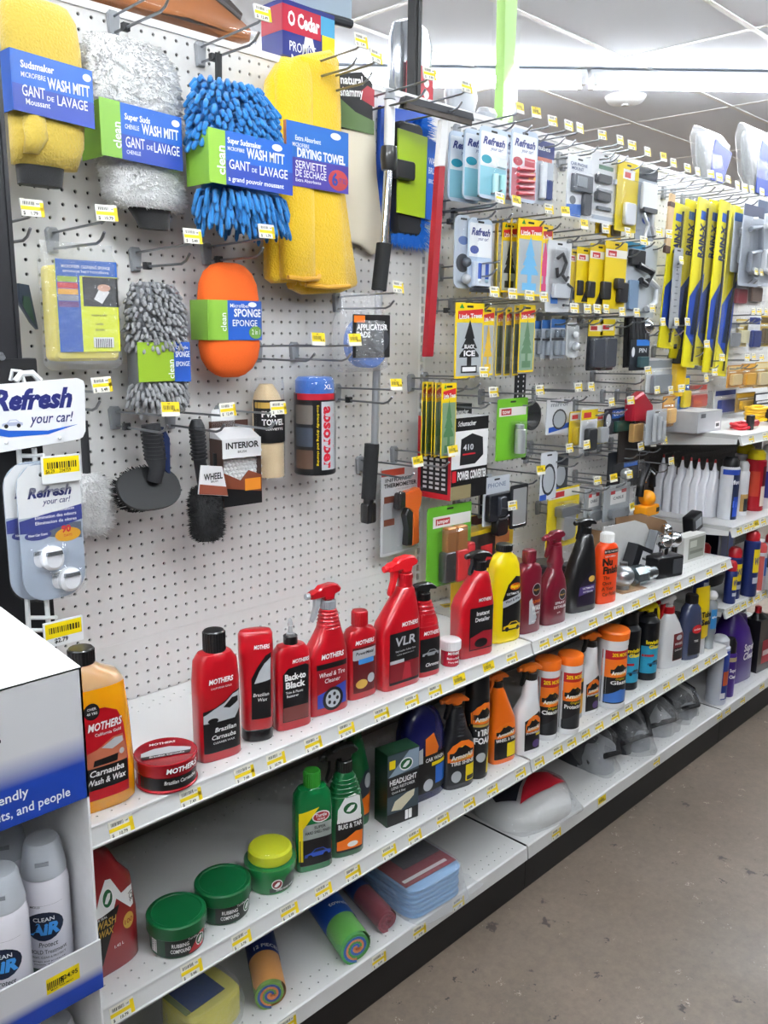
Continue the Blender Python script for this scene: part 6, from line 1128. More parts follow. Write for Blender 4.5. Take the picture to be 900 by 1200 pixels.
# black and blue towel tube
X, y, Zb, W, Hh = 20.78,-3.00,11.53,4.62,9.04
t = thing('towel_tube', 'tall black tube with blue cloth top and red upright lettering', 'tube', (X, y, Zb), -36); r = W*.41
b = MB(); b.loft([(0, 0, 0, r*.96, r*.96, 2), (.1, 0, 0, r, r, 2), (7.3, 0, 0, r, r, 2)], 32); b.build('printed_tube', mat('#17181b', .3), t)
b = MB(); b.loft([(7.3, 0, 0, r*.92, r*.92, 2), (8.4, 0, 0, r*.92, r*.92, 2), (8.7, 0, 0, r*.8, r*.8, 2)], 28); b.build('blue_cloth', mat('#2f6cc4', .9, 0, 'cloth'), t); b = MB(); b.loft([(7.2, 0, 0, r*1.0, r*1.0, 2), (8.6, 0, 0, r*1.0, r*1.0, 2), (8.9, 0, 0, r*.9, r*.9, 2), (8.95, 0, 0, .02, .02, 2)], 32, cap=(0, 1)); b.build('clear_lid', clear(), t); b = MB(); b.prism(rrect(-.5, .5, 8.8, 9.7, .2), -.05, .05, .01); b.build('hang_tab', clear(), t)
sf = round_surf(r); decal(t, 'red_band', mat('#b0182c', .35), sf, rrect(-r*.97, r*.97, 6.75, 7.3, 0), .014); o = decal(t, 'silver_panel', SILV, sf, rrect(.42, r*.93, .5, 6.6, 0), .014); letter(o, mat('#c4142c', .4), sf, [('absorber', .85, 1.08, 3.4, {'rot': -90, 'w': 5.6, 'b': .04})], .022); letter(t, YEL, sf, [('Eco-friendly drying and cleaning', .2, .12, 3.6, {'rot': -90, 'w': 5.4})], .02)
for i in range(3): decal(t, 'photo_panel', mat(['#5a4438', '#3d4552', '#66605a'][i], .4), sf, rrect(-r*.93, -.35, .6+i*2.0, 2.3+i*2.0, .1), .014)
letter(t, WH, sf, [('XL', .42, r*.55, 7.7)], .03)
# infrared thermometer
X, y, Zb, W, Hh = 33.71,-1.60,1.37,5.74,9.39
t = thing('thermometer_pack', 'infrared thermometer gun, orange and black, in a grey and white blister card', 'tool pack', (X, y, Zb)); w = W/2
b = MB(); b.prism(rrect(-w, w, 0, Hh, .2), -.05, .05, .01); o = b.build('backing_card', mat('#c9cbce', .35), t); sf = flat(-.05); decal(o, 'red_band', mat('#a03a2a', .4), sf, rrect(-w, w*.2, Hh-1.0, Hh-.3, 0), .01); decal(o, 'grey_field', mat('#a9acb0', .4), sf, rrect(-w*.9, w*.9, .3, Hh*.6, .2), .01)
letter(o, INK, sf, [('INFRARED', .36, -w*.1, Hh-1.6, {'w': W*.7, 'b': .02}), ('THERMOMETER', .42, 0, Hh-2.2, {'w': W*.85, 'b': .03})], .016)
for i, q in enumerate((5.6, 3.2)): decal(o, 'small_picture', mat('#6e3a2a', .4), sf, rrect(-w*.85, -w*.3, q, q+.7, .05), .014)
b = MB(); b.prism([(-.4, 6.6), (1.9, 6.9), (2.3, 6.4), (2.2, 5.2), (1.9, 4.6), (1.9, .9), (1.0, .8), (.9, 4.4), (.3, 5.0), (-.4, 5.2)], -1.1, -.1, .15); b.build('gun_body', mat('#e0661e', .35), t); b = MB(); b.prism([(-1.2, 5.0), (-.3, 5.1), (-.3, 6.7), (-1.0, 6.6)], -1.15, -.1, .15); b.prism([(.3, 4.9), (1.0, 4.5), (.95, .8), (.2, .9), (.35, 2.6), (-.1, 4.3)], -1.0, -.2, .12); b.build('gun_grip', PLB, t)
b = MB(); b.prism(rrect(-1.5, 2.6, .5, 7.1, .5), -1.3, -.06, .3); b.build('blister', clear(), t)
# things glimpsed at the far left
t = thing('duster', 'white fluffy duster head glimpsed behind the freshener packs', 'duster', (-0.92,-2.00,9.13)); R = [(0, 0, 0, .9, .8, 2), (.6, 0, 0, 1.5, 1.2, 2), (3, 0, 0, 1.7, 1.3, 2), (4.2, 0, 0, 1.2, 1, 2), (4.6, 0, 0, .5, .4, 2)]; b = MB(); b.loft(R, 20); b.build('duster_core', FL, t, sharp=2); fur(t, R, 1800, .5, FL, 'duster_pile', .06, 9)
b = MB(); b.tube([(0, 0, 4.5), (0, 0, 8.5)], .3, 10); b.build('handle', mat('#2a2b2e', .5), t)
(X, y, Zb), poly = ((-4.62,-2.00,24.19),[(-0.5, 3.06), (0.2, 2.97), (0.64, 0.0), (0.25, 0.46), (-0.59, 1.93)])
t = thing('blade_pack', 'dark folded pack with pointed corner at the far left of the pegboard', 'pack', (X, y, Zb)); b = MB(); b.prism(poly, -.3, .3, .05); b.build('dark_pack', mat('#25303f', .35), t); b = MB(); b.prism([(p[0]*.6, p[1]*.6+.4) for p in poly], -.36, -.3, 0); b.build('green_corner', mat('#1f3d2e', .4), t)

# ================================================================ left foreground
# black display stand at the end of the shelves
t = thing('display_stand', 'black display stand rising at the left end of the shelving', 'stand', (-11.5, -9, Z1+.02))
b = MB(); b.prism(rrect(-6, 4.2, 0, 28.51, .1), 0, 1.1, .05); b.build('lower_panel', mat('#17171a', .45), t)
z0 = 28.51
b = MB(); b.box(-4, 3.05, .1, 1.0, z0, z0+34); b.box(3.05, 3.3, 0, .9, z0, z0+34); b.build('upright_post', mat('#1d1d21', .4), t)
b = MB(); b.tube([(2.0, -.25, z0+.05), (2.0, .05, z0+.25)], .2); b.build('top_screw', steel(), t)
# white clip strip with its sign
t = thing('clip_strip', 'white wire clip strip with two yellow price tickets hanging on the black stand', 'clip strip', (-7.96,-9.70,12.40))
X0, Y0_, Z0 = -7.96,-9.70,12.40
def Q(p): return Vector(p)-Vector((X0, Y0_, Z0))
hk = Q((-8.79,-9.70,21.48)); hk2 = Q((-8.51,-9.70,21.12)); tl = Q((-9.13,-9.70,17.11)); bl = Q((-9.38,-9.70,5.10)); tr2 = Q((-8.18,-9.70,17.02)); br2 = Q((-8.06,-9.70,4.77))
b = MB(); b.tube([hk+Vector((-.3, .55, -.3)), hk+Vector((-.2, .4, .3)), hk+Vector((.15, 0, .25)), hk2, hk2+Vector((.3, 0, -1.2))], .12); b.tube([Q((-9.03,-9.70,21.13)), Q((-8.63,-9.70,21.58)), Q((-7.94,-9.70,21.61)), Q((-7.50,-9.70,21.13))], .2); b.build('hanging_hook', mat('#eef0f1', .35), t)
b = MB(); b.tube([tl, bl, bl+Vector((0, 0, -3))], .16); b.tube([tr2, br2, br2+Vector((0, 0, -3))], .16)
for f in (.04, .1, .9, .97): a = tl.lerp(bl, f); c = tr2.lerp(br2, f); b.tube([a, c], .14); b.tube([c, c+Vector((.3, -.6, .1))], .12)
b.build('strip_rails', mat('#eef0f1', .35), t)
def strip_ticket(px0, price):
    (x, y, z, w, h) = px0; o3 = Q((x, y, z)); b = MB(); b.prism(rrect(o3.x-w/2-.1, o3.x+w/2+.1, o3.z-.15, o3.z+h+.1, .05), o3.y-.12, o3.y, 0); k = b.build('ticket_holder', mat('#eceeef', .3), t); sf = flat(o3.y-.12)
    decal(k, 'yellow_ticket', YEL, sf, rrect(o3.x-w/2, o3.x+w*.5, o3.z+h*.3, o3.z+h, 0), .01)
    bc = MB(); xx = o3.x-w*.4
    while xx < o3.x+w*.42: e = random.choice((.05, .08, .12)); bc.add([(xx, sf(0, 0)-.02, o3.z+h*.52), (xx+e, sf(0, 0)-.02, o3.z+h*.52), (xx+e, sf(0, 0)-.02, o3.z+h*.8), (xx, sf(0, 0)-.02, o3.z+h*.8)], [(0, 1, 2, 3)]); xx += e+.07
    bc.build('bar_code', INK, k); letter(k, INK, sf, [(price, h*.16, o3.x-w*.1, o3.z+h*.34, {'w': w*.7})] if len(price) > 6 else [(price, h*.2, o3.x-.2, o3.z+h*.06, {'b': .03})], .024)
strip_ticket((-7.26,-11.20,15.13,2.29,1.43), '$6.29    204759'); strip_ticket((-7.83,-11.20,4.71,2.40,1.40), '$2.79')
(X, y, Zb), poly = ((-6.81,-10.40,16.95),[(-4.85, 0.0), (1.22, 0.46), (1.51, 0.6), (1.71, 0.97), (1.83, 3.81), (1.74, 4.14), (1.35, 4.31), (-4.52, 4.05)])
t = thing('header_sign', 'white rounded sign with dark blue script lettering at the top of the clip strip', 'sign', (X, y, Zb)); b = MB(); b.prism(poly, -.06, .06, .02); b.build('sign_board', mat('#f1f2f4', .3), t)
NAVY = mat('#22286a', .4); sf = flat(-.06); A = ((-6.81,-10.40,16.95),[(-4.85, 0.0), (1.22, 0.46), (1.51, 0.6), (1.71, 0.97), (1.83, 3.81), (1.74, 4.14), (1.35, 4.31), (-4.52, 4.05)])[1]; xr = max(p[0] for p in A); hh = max(p[1] for p in A)
letter(t, NAVY, sf, [('Refresh', 1.15, xr-3.4, hh-1.72, {'sh': .3, 'b': .045, 'w': 5.0}), ('your car!', .62, xr-2.3, hh-2.65, {'sh': .3, 'w': 2.8, 'b': .01})], .016)
sw = [(xr-7.3, 1.5), (xr-5.0, .95), (xr-2.6, .95), (xr-.6, 1.45), (xr-2.6, 1.18), (xr-5.0, 1.35), (xr-7.3, 2.0)]
decal(t, 'blue_swoosh', mat('#1f58b8', .4), sf, sw, .014); car_art(t, sf, xr-4.75, hh-2.75, 1.25, '#b9bfd6', '#e9ebf2', .014, 'car_sketch')
for q in (xr-5.2, xr-1.9): b = MB(); b.ball(q, -.12, .65, .12, 10); b.build('rivet', mat('#d9dadc', .3), t)
# freshener packs on the strip
def fresh_pack(label, dx, dy):
    (X, y, Zb, W, Hh) = (-7.97,-10.60,7.57,4.04,8.71); t = thing('freshener_pack', label, 'air freshener', (X+dx, y+dy, Zb-dx*.05)); w = W/2
    b = MB(); b.prism(rrect(-w, w, 0, Hh, 1.5, 7), -.05, .05, .01); o = b.build('backing_card', mat('#aeb9c9', .3), t); sf = flat(-.05)
    decal(o, 'white_top', PAPER, sf, [(-w, Hh*.62), (w, Hh*.62), (w, Hh*.82), (w*.95, Hh*.9), (w*.6, Hh*.985), (-w*.6, Hh*.985), (-w*.95, Hh*.9), (-w, Hh*.82)], .01); decal(o, 'blue_band', mat('#2a3584', .35), sf, [(-w, Hh*.51), (-w*.2, Hh*.5), (w, Hh*.56), (w, Hh*.67), (-w*.2, Hh*.63), (-w, Hh*.6)], .014)
    decal(o, 'car_shadow', mat('#5b6472', .35), sf, [(-w*.3, Hh*.47), (w*.95, Hh*.42), (w*.95, Hh*.54), (w*.3, Hh*.555), (-.1, Hh*.53)], .012); decal(o, 'blue_oval', mat('#26307c', .4), sf, oval(-w*.45, Hh*.485, w*.42, Hh*.035), .018); decal(o, 'gold_burst', mat('#e0a32a', .4), sf, oval(w*.5, Hh*.46, w*.42, Hh*.05), .02)
    letter(o, NAVY, sf, [('Refresh', .62, 0, Hh*.755, {'sh': .3, 'b': .04, 'w': W*.7}), ('your car!', .36, .4, Hh*.7, {'sh': .3, 'w': W*.45})], .02); letter(o, WH, sf, [('Odor Elimination', .2, .4, Hh*.64, {'w': W*.55}), ('Elimination des odeurs', .2, .3, Hh*.6, {'w': W*.66}), ('Eliminacion de olores', .2, .3, Hh*.56, {'w': W*.66}), ('New Car Scent', .16, -w*.45, Hh*.48, {'w': W*.3})], .026); letter(o, mat('#c8222c', .4), sf, [('90', .42, w*.45, Hh*.48, {'b': .04}), ('DAYS', .16, w*.5, Hh*.445)], .028)
    b = MB(); b.prism(rrect(-.6, .6, Hh*.9, Hh*.93, .1), -.07, -.05); b.build('hang_slot', INK, o)
    for (x, z) in ((-w*.1, Hh*.31), (w*.42, Hh*.13)):
        b = MB(); b.loft([(0, 0, 0, .72, .78, 2.4), (.35, 0, 0, .7, .76, 2.4), (.55, 0, 0, .5, .55, 2.2)], 22, M=Matrix.Translation((x, -.08, z)) @ Matrix.Rotation(PI/2, 4, 'X')); k = b.build('scent_clip', mat('#e9eaee', .2, 0, 'gloss'), t); b = MB(); b.prism([(x-.55, z+.25), (x+.55, z+.25), (x+.5, z+.5), (x-.5, z+.5)], -.72, -.5, .05); b.build('clip_trim', mat('#b9bec6', .15, .8), k)
        b = MB(); b.loft([(0, 0, 0, 1.05, 1.15, 2.6), (.5, 0, 0, 1.0, 1.1, 2.6), (.75, 0, 0, .7, .8, 2.4)], 22, M=Matrix.Translation((x, -.06, z)) @ Matrix.Rotation(PI/2, 4, 'X'), cap=(0, 1)); b.build('blister', clear(), t)
    b = MB(); b.prism(rrect(-w-.12, w+.12, -.12, Hh+.1, 1.6, 7), -.09, -.07, 0); b.build('clear_shell', clear(), t)
fresh_pack('front silver grey freshener pack with two scent clips under the yellow ticket', .0, -.3); fresh_pack('silver grey freshener pack behind the front one on the clip strip', -.55, .25)
# cardboard counter display
BX0, BX1, BY0, BY1, BT = -24.0, -12.05, -22.1, -11.0, 7.3
t = thing('display_box', 'white and blue cardboard display box with a tray of spray cans', 'display box', (-18, -16.5, FZ+.01)); dz = -FZ-.01; ox, oy = 18, 16.5
CB = mat('#f0f0f1', .45, 0, 'card'); CBL = mat('#1c3f9e', .4, 0, 'card')
def cb(name, m, *q):
    b = MB(); b.box(q[0]+ox, q[1]+ox, q[2]+oy, q[3]+oy, q[4]+dz, q[5]+dz); return b.build(name, m, t)
cb('base', CB, BX0, BX1, BY0, BY1, FZ+.01, -22.5); cb('side_wall', CB, BX1-.12, BX1, BY0, BY1, -22.5, BT); cb('side_wall', CB, BX0, BX0+.12, BY0, BY1, -22.5, BT); cb('back_wall', CB, BX0, BX1, BY1-.12, BY1, -22.5, BT+1)
R9 = Matrix(((0, 1, 0, 0), (1, 0, 0, 0), (0, 0, 1, 0), (0, 0, 0, 1)))
b = MB(); b.prism([(BY0+oy, BT+dz-.1), (BY0+oy, BT+dz), (BY1+oy, BT+dz+1.1), (BY1+oy, BT+dz+1.0)], BX0+ox, BX1+ox, M=R9); b.build('top_panel', CB, t)
HB = 0.0
# the printed header: white fading into blue
gm = bpy.data.materials.new('printed_fade'); gm.use_nodes = True; nt = gm.node_tree; bs = nt.nodes['Principled BSDF']; bs.inputs['Roughness'].default_value = .4
tc = nt.nodes.new('ShaderNodeTexCoord'); sp = nt.nodes.new('ShaderNodeSeparateXYZ'); mr = nt.nodes.new('ShaderNodeMapRange'); rp = nt.nodes.new('ShaderNodeValToRGB')
nt.links.new(tc.outputs['Generated'], sp.inputs[0]); nt.links.new(sp.outputs[2], rp.inputs[0]); nt.links.new(rp.outputs[0], bs.inputs['Base Color'])
e = rp.color_ramp.elements; e[0].position = .28; e[0].color = lin('#1c3f9e'); e[1].position = .5; e[1].color = lin('#d3d3d6')
k = cb('header_panel', gm, BX0, BX1, BY0, BY0+.12, HB, BT); sf = flat(BY0+oy)
letter(k, WH, sf, [('eco-friendly', .5, -15.22+ox, 1.35+dz, {'al': 'R', 'b': .012, 'w': 3.4}), ('safe for homes, pets, and people', .5, -13.08+ox, 0.49+dz, {'al': 'R', 'b': .012, 'w': 8.3})], .012); letter(k, INK, sf, [('treatment', .75, -16.35+ox, 4.6+dz, {'al': 'R', 'b': .03})], .012)
tz = -8.6
cb('tray_floor', CB, BX0, BX1, BY0, BY1, tz-2.6, tz-2.4); k = cb('tray_lip', gm, BX0, BX1+.06, BY0-.12, BY0, tz-3.0, tz)
q = decal(k, 'yellow_ticket', YEL, flat(BY0-.12+oy), [(-15.15+ox, tz-1.62+dz), (-13.3+ox, tz-1.62+dz), (-13.3+ox, tz-.7+dz), (-15.15+ox, tz-.7+dz)], .01); letter(q, INK, flat(BY0-.12+oy), [('$24.95', .26, -13.9+ox, tz-1.2+dz, {'b': .02}), ('|||||||||', .3, -14.65+ox, tz-1.25+dz, {'w': .9, 'b': .03}), ('MOLD TREATMENT', .1, -14.3+ox, tz-1.5+dz)], .02)
cb('tray_floor', CB, BX0, BX1, BY0, BY1, -22.5, -22.3); cb('tray_lip', gm, BX0, BX1+.06, BY0-.12, BY0, -22.6, -19.6)
def can(x, y, z, label, txt=True):
    t = thing('spray_can', label, 'spray can', (x, y, z), -27, 'white aerosol cans in the display box'); r = 1.28
    b = MB(); b.loft([(0, 0, 0, r*.95, r*.95, 2), (.1, 0, 0, r, r, 2), (6.0, 0, 0, r, r, 2), (6.5, 0, 0, r*.92, r*.92, 2), (6.8, 0, 0, r*.78, r*.78, 2)], 32); b.build('can', mat('#eceaf2', .25, 0, 'gloss'), t)
    b = MB(); b.loft([(6.6, 0, 0, r*.93, r*.93, 2), (6.75, 0, 0, r*.95, r*.95, 2), (7.2, 0, 0, r*.9, r*.9, 2), (8.5, 0, 0, r*.74, r*.74, 2), (8.7, 0, 0, r*.66, r*.66, 2)], 28); b.build('cap', mat('#bfc4cb', .3, 0, 'gloss'), t)
    t.scale = (1, 1, .92)
    b = MB(); b.box(-.35, .35, -r*.86, -r*.8, 7.5, 7.75); b.build('cap_slot', mat('#8f949b', .4), t)
    sf = round_surf(r); o = decal(t, 'oval_emblem', mat('#0f1a33', .35), sf, oval(-.1, 3.7, .98, .95), .012); letter(o, WH, sf, [('CLEAN', .26, -.1, 4.05, {'w': 1.1})], .022); letter(o, mat('#3f95e0', .35), sf, [('AiR', .72, -.1, 3.2, {'sh': .15, 'b': .05, 'w': 1.6})], .026)
    decal(t, 'green_foot', mat('#41564f', .35), sf, rrect(-r*.97, r*.97, .05, .9, 0), .01); GR = mat('#3a3d42', .4)
    letter(t, GR, sf, [('Protect', .32, .05, 2.35, {'sh': .2, 'w': 1.0}), ('MOLD Treatment', .26, 0, 1.9, {'w': 1.9}), ('TREAT, CLEAN & PROTECT', .13, 0, 1.6, {'w': 1.8}), ('sprays and protects', .1, 0, 1.35, {'w': 1.7}), ('non toxic', .1, 0, 1.15, {'w': 1.5}), ('MOLD', .13, -.5, 4.95), ('________', .1, .1, 5.1, {'w': 1.6})], .02)
for i, (x, y) in enumerate([(-13.6, -19.3), (-16.45, -20.55), (-14.45, -16.3), (-17.2, -17.4)]):
    can(x, y, tz-2.38, ['white aerosol can with a dark oval emblem beside the right wall of the display box', 'white aerosol can with a dark oval emblem at the front left of the tray', 'white aerosol can behind the right front one', 'white aerosol can behind the left front one'][i])
for i, (x, y) in enumerate([(-13.75, -19.6), (-16.6, -20.3)]): can(x, y, -22.28, ['white aerosol can in the lower tray, nearest its right wall', 'white aerosol can in the lower tray, further from its right wall'][i])

# ================================================================ things rising above the pegboard
(X, y, Zb), poly = ((11.95,3.00,47.85),[(1.61, 3.46), (-1.58, 3.14), (-8.16, 1.08), (-7.68, 0.17), (-4.72, 0.18), (-0.54, 0.17), (3.83, 0.0), (6.13, 0.37), (6.34, 1.22), (4.77, 2.05)])
t = thing('brush_pack', 'amber brown bristle pack lying on top of the pegboard rail', 'pack', (X, y, Zb)); b = MB(); b.prism(poly, -1.5, 1.5, .5); b.build('brown_bristles', mat('#9c5a22', .6, 0, 'foam'), t, sharp=1.2); b = MB(); b.prism([(p[0]*1.06, p[1]*1.06-.2) for p in poly], -1.9, 1.9, .5); b.build('plastic_wrap', clear(), t, sharp=1.2)
b = MB(); b.prism([(poly[0][0]-1, 3.3), (poly[0][0]+3.2, 1.6), (poly[0][0]+3.4, 2.1), (poly[0][0], 4.1)], -1.7, -1.2, .1); b.build('dark_handle', mat('#3a3230', .5), t)
X, y, Zb, W, Hh = 26.10,3.50,48.60,6.32,4.61
t = thing('mop_box', 'blue and red mop refill box standing behind the top rail', 'box', (X, y, Zb)); w = W/2
b = MB(); b.box(-w, w, 0, 3, 0, Hh); b.build('carton', mat('#26307c', .35, 0, 'card'), t); sf = flat(0)
decal(t, 'red_banner', mat('#b81f38', .4), sf, rrect(-w, w*.45, Hh-2.6, Hh-.4, 0), .012); decal(t, 'yellow_corner', YEL, sf, rrect(w*.5, w, Hh-3.4, Hh-2.0, 0), .012); decal(t, 'sky_corner', mat('#4aa0c8', .4), sf, rrect(w*.45, w, Hh-2.0, Hh-.4, 0), .012)
k = decal(t, 'star_mark', PAPER, sf, [(-.9, .3), (0, 1.4), (.9, .3), (.4, 2.0), (-.5, 2.0)], .014); letter(t, WH, sf, [('O Cedar', 1.15, -w*.2, Hh-2.0, {'w': W*.6, 'b': .04}), ('PROMIST', .8, -w*.25, Hh-4.1, {'w': W*.5}), ('MAX', .8, -w*.3, Hh-5.2)], .02)
b = MB(); b.box(-w-.02, -w, 0, 3, Hh-2.6, Hh-.4); b.build('red_side', mat('#a31c34', .4), t)
(X, y, Zb), poly = ((31.81,8.00,54.73),[(-4.13, 2.69), (3.94, 4.84), (3.83, 0.31), (-3.64, 0.0)])
t = thing('hanging_panel', 'pale blue hanging sign panel with a dark lower rail, seen edge cropped at the top', 'sign', (X, y, Zb)); b = MB(); b.prism(poly, -.15, .15, .02); b.build('panel', mat('#9fb0bd', .4), t)
A = Vector((27.64,8.00,54.53))-Vector((X, y, Zb)); B = Vector((35.65,8.00,54.97))-Vector((X, y, Zb)); b = MB(); b.tube([A, B], .45, 10); b.build('bottom_rail', mat('#22262b', .4), t)
b = MB(); b.tube([(A+B)/2+Vector((-3, 0, 0)), (A+B)/2+Vector((-3, 0, CZ-Zb-3))], .08); b.tube([(A+B)/2+Vector((3, 0, 0)), (A+B)/2+Vector((3, 0, CZ-Zb-3))], .08); b.build('hanging_wire', steel(), t)
# black pole up to the ceiling behind the rail
t = thing('sign_post', 'black square post rising from the rail towards the ceiling', 'post', (39.00,2.20,48.80)); h_ = CZ-48.80
b = MB(); b.box(-.52, .52, -.5, .5, -6, h_); b.box(-.08, .08, -.56, -.5, -6, h_); b.build('square_tube', mat('#0e0e10', .6), t); b = MB(); b.box(-1.6, 1.6, -1.6, 1.6, h_-.3, h_-.02); b.build('ceiling_plate', mat('#1c1c1f', .4), t)
# silver duster behind the post
X, y, Zb, W, Hh = 41.47,5.00,47.90,5.94,7.99
t = thing('foil_pack', 'crinkled silver wrapped duster behind the black post', 'pack', (X, y, Zb)); b = MB(); b.loft([(0, 0, 0, W*.38, 1.0, 2.4), (Hh*.16, 0, 0, W*.5, 1.3, 2.4), (Hh*.74, 0, 0, W*.5, 1.3, 2.4), (Hh*.93, 0, 0, W*.42, 1.0, 2.2), (Hh, 0, 0, W*.2, .5, 2)], 26); b.build('silver_wrap', mat('#c3c8ce', .22, .75, 'matte'), t)
o = decal(t, 'red_label', mat('#c23a44', .4), flat(-1.35), rrect(-W*.36, W*.36, .4, Hh*.45, .1), .01)
for i in range(2):
    for j in range(3): decal(o, 'label_dot', PAPER, flat(-1.35), oval((i-.5)*W*.36, .9+j*Hh*.14, Hh*.055, Hh*.055, 12), .016)
# green wrapped strip hanging from the ceiling
(X, y, Zb), poly = ((55.87,3.50,47.96),[(-1.21, 0.0), (-1.13, 4.04), (-1.29, 9.39), (-1.38, 13.41), (1.33, 14.09), (1.28, 9.96), (1.14, 4.47), (1.26, 0.21)])
t = thing('foam_strip', 'long green foam strip in clear wrap hanging above the middle bay', 'strip', (X, y, Zb)); b = MB(); b.prism([(p[0]*.86, p[1]) for p in poly], -.6, .6, .15); b.build('green_foam', mat('#a5d470', .6, 0, 'foam'), t)
hh = max(p[1] for p in poly); b = MB(); n = 14; L = [(p[0], p[1]) for p in poly]; side = lambda a, c, k: [(a[0]+(c[0]-a[0])*i/n+k*(.12+.1*math.sin(i*2.1)), a[1]+(c[1]-a[1])*i/n) for i in range(n+1)]
b.prism(side(L[7], L[4], .5)+side(L[3], L[0], -.5), -.95, .95, 0)
b.build('clear_wrap', clear(), t); b = MB(); b.tube([(0, 0, hh), (0, 0, CZ-Zb-.05)], .06); b.build('hanging_wire', steel(), t)
# bagged goods on top of the far bay
def top_bag(label, box, col, inner, x=None):
    X, y, Zb, W, Hh = box; Hh -= max(0, 47.1-Zb); Zb = max(Zb, 47.1); t = thing('bagged_gloves', label, 'bag', (X, y, Zb)); w = W/2
    b = MB(); b.loft([(0, .1*W, 0, w*.35, .6, 3), (Hh*.35, 0, 0, w*.6, .9, 3), (Hh*.8, -.02*W, 0, w*.75, .8, 3), (Hh*.9, -.02*W, 0, w*.7, .5, 3)], 22); b.build('packed_goods', mat(inner, .6, 0, 'cloth'), t)
    b = MB(); b.prism([(-w*.2, Hh*.03), (w*.5, Hh*.02), (w*.95, Hh*.66), (w*.35, Hh*.74), (-.1*w, Hh*.82), (-w*.25, Hh*.5)], -1.15, -1.0, .03); o = b.build('printed_card', mat(col, .4), t)
    if x: decal(o, 'hand_picture', mat('#d8a48a', .5), flat(-1.1), oval(w*.3, Hh*.45, w*.2, Hh*.12), .01)
    b = MB(); b.loft([(0, .12*W, 0, w*.3, .9, 4), (Hh*.3, .02*W, 0, w*.7, 1.2, 4), (Hh*.8, 0, 0, w*1.0, 1.1, 4), (Hh*.97, -.1*W, 0, w*.8, .4, 4), (Hh, -.12*W, 0, w*.65, .06, 4)], 24); b.build('plastic_bag', bagm(), t)
top_bag('clear bag with a blue card standing on top of the rail beside the wiper blades', (104.93,1.00,44.99,11.71,9.63), '#26358c', '#85878a')
top_bag('clear bag with a blue card and hand picture at the top right', (122.62,1.00,46.11,15.97,11.48), '#1f3d90', '#77797b', 1)
t = thing('cloth_bundle', 'dark red rolled bundle on the rail at the right end', 'bundle', (133.67,4.50,49.49)); b = MB(); b.ball(0, 0, 1.6, 2.6, 18, sz=.7); b.build('red_roll', mat('#9c1f34', .8, 0, 'cloth'), t, sharp=2)
# crumpled clear packs behind the squeegee head
for i, bx in enumerate([(46.79,2.40,46.87,5.18,4.67), (50.80,2.00,47.30,3.06,1.40)]):
    X, y, Zb, W, Hh = bx; t = thing('clear_pack', ['crumpled clear pack standing behind the squeegee head', 'small clear pack on the rail left of the green foam strip'][i], 'pack', (X, y, Zb)); b = MB(); b.loft([(0, 0, 0, W*.35, .7, 2.4), (Hh*.5, 0, 0, W*.48, .9, 2.6), (Hh*.9, 0, 0, W*.4, .6, 2.2), (Hh, 0, 0, W*.2, .2, 2)], 20); b.build('crumpled_film', mat('#d9dde2', .2, 0, 'frost'), t); b = MB(); b.loft([(.1, 0, 0, W*.25, .4, 2.4), (Hh*.6, 0, 0, W*.35, .5, 2.4)], 16); b.build('packed_goods', mat('#a8aeb6', .5), t)
# ceiling detector
t = thing('ceiling_detector', 'round white detector on the ceiling beyond the strip light', 'detector', (150.10,42.03, CZ-.02)); b = MB(); b.loft([(-1.6, 0, 0, 2.0, 2.0, 2), (-1.2, 0, 0, 3.6, 3.6, 2), (-.5, 0, 0, 4.2, 4.2, 2), (0, 0, 0, 4.4, 4.4, 2)], 28); b.build('cover', mat('#e6e7e8', .4), t); b = MB(); b.cyl(0, 0, -1.9, -1.6, .8, 16); b.build('sensor', mat('#c3c5c7', .4), t)

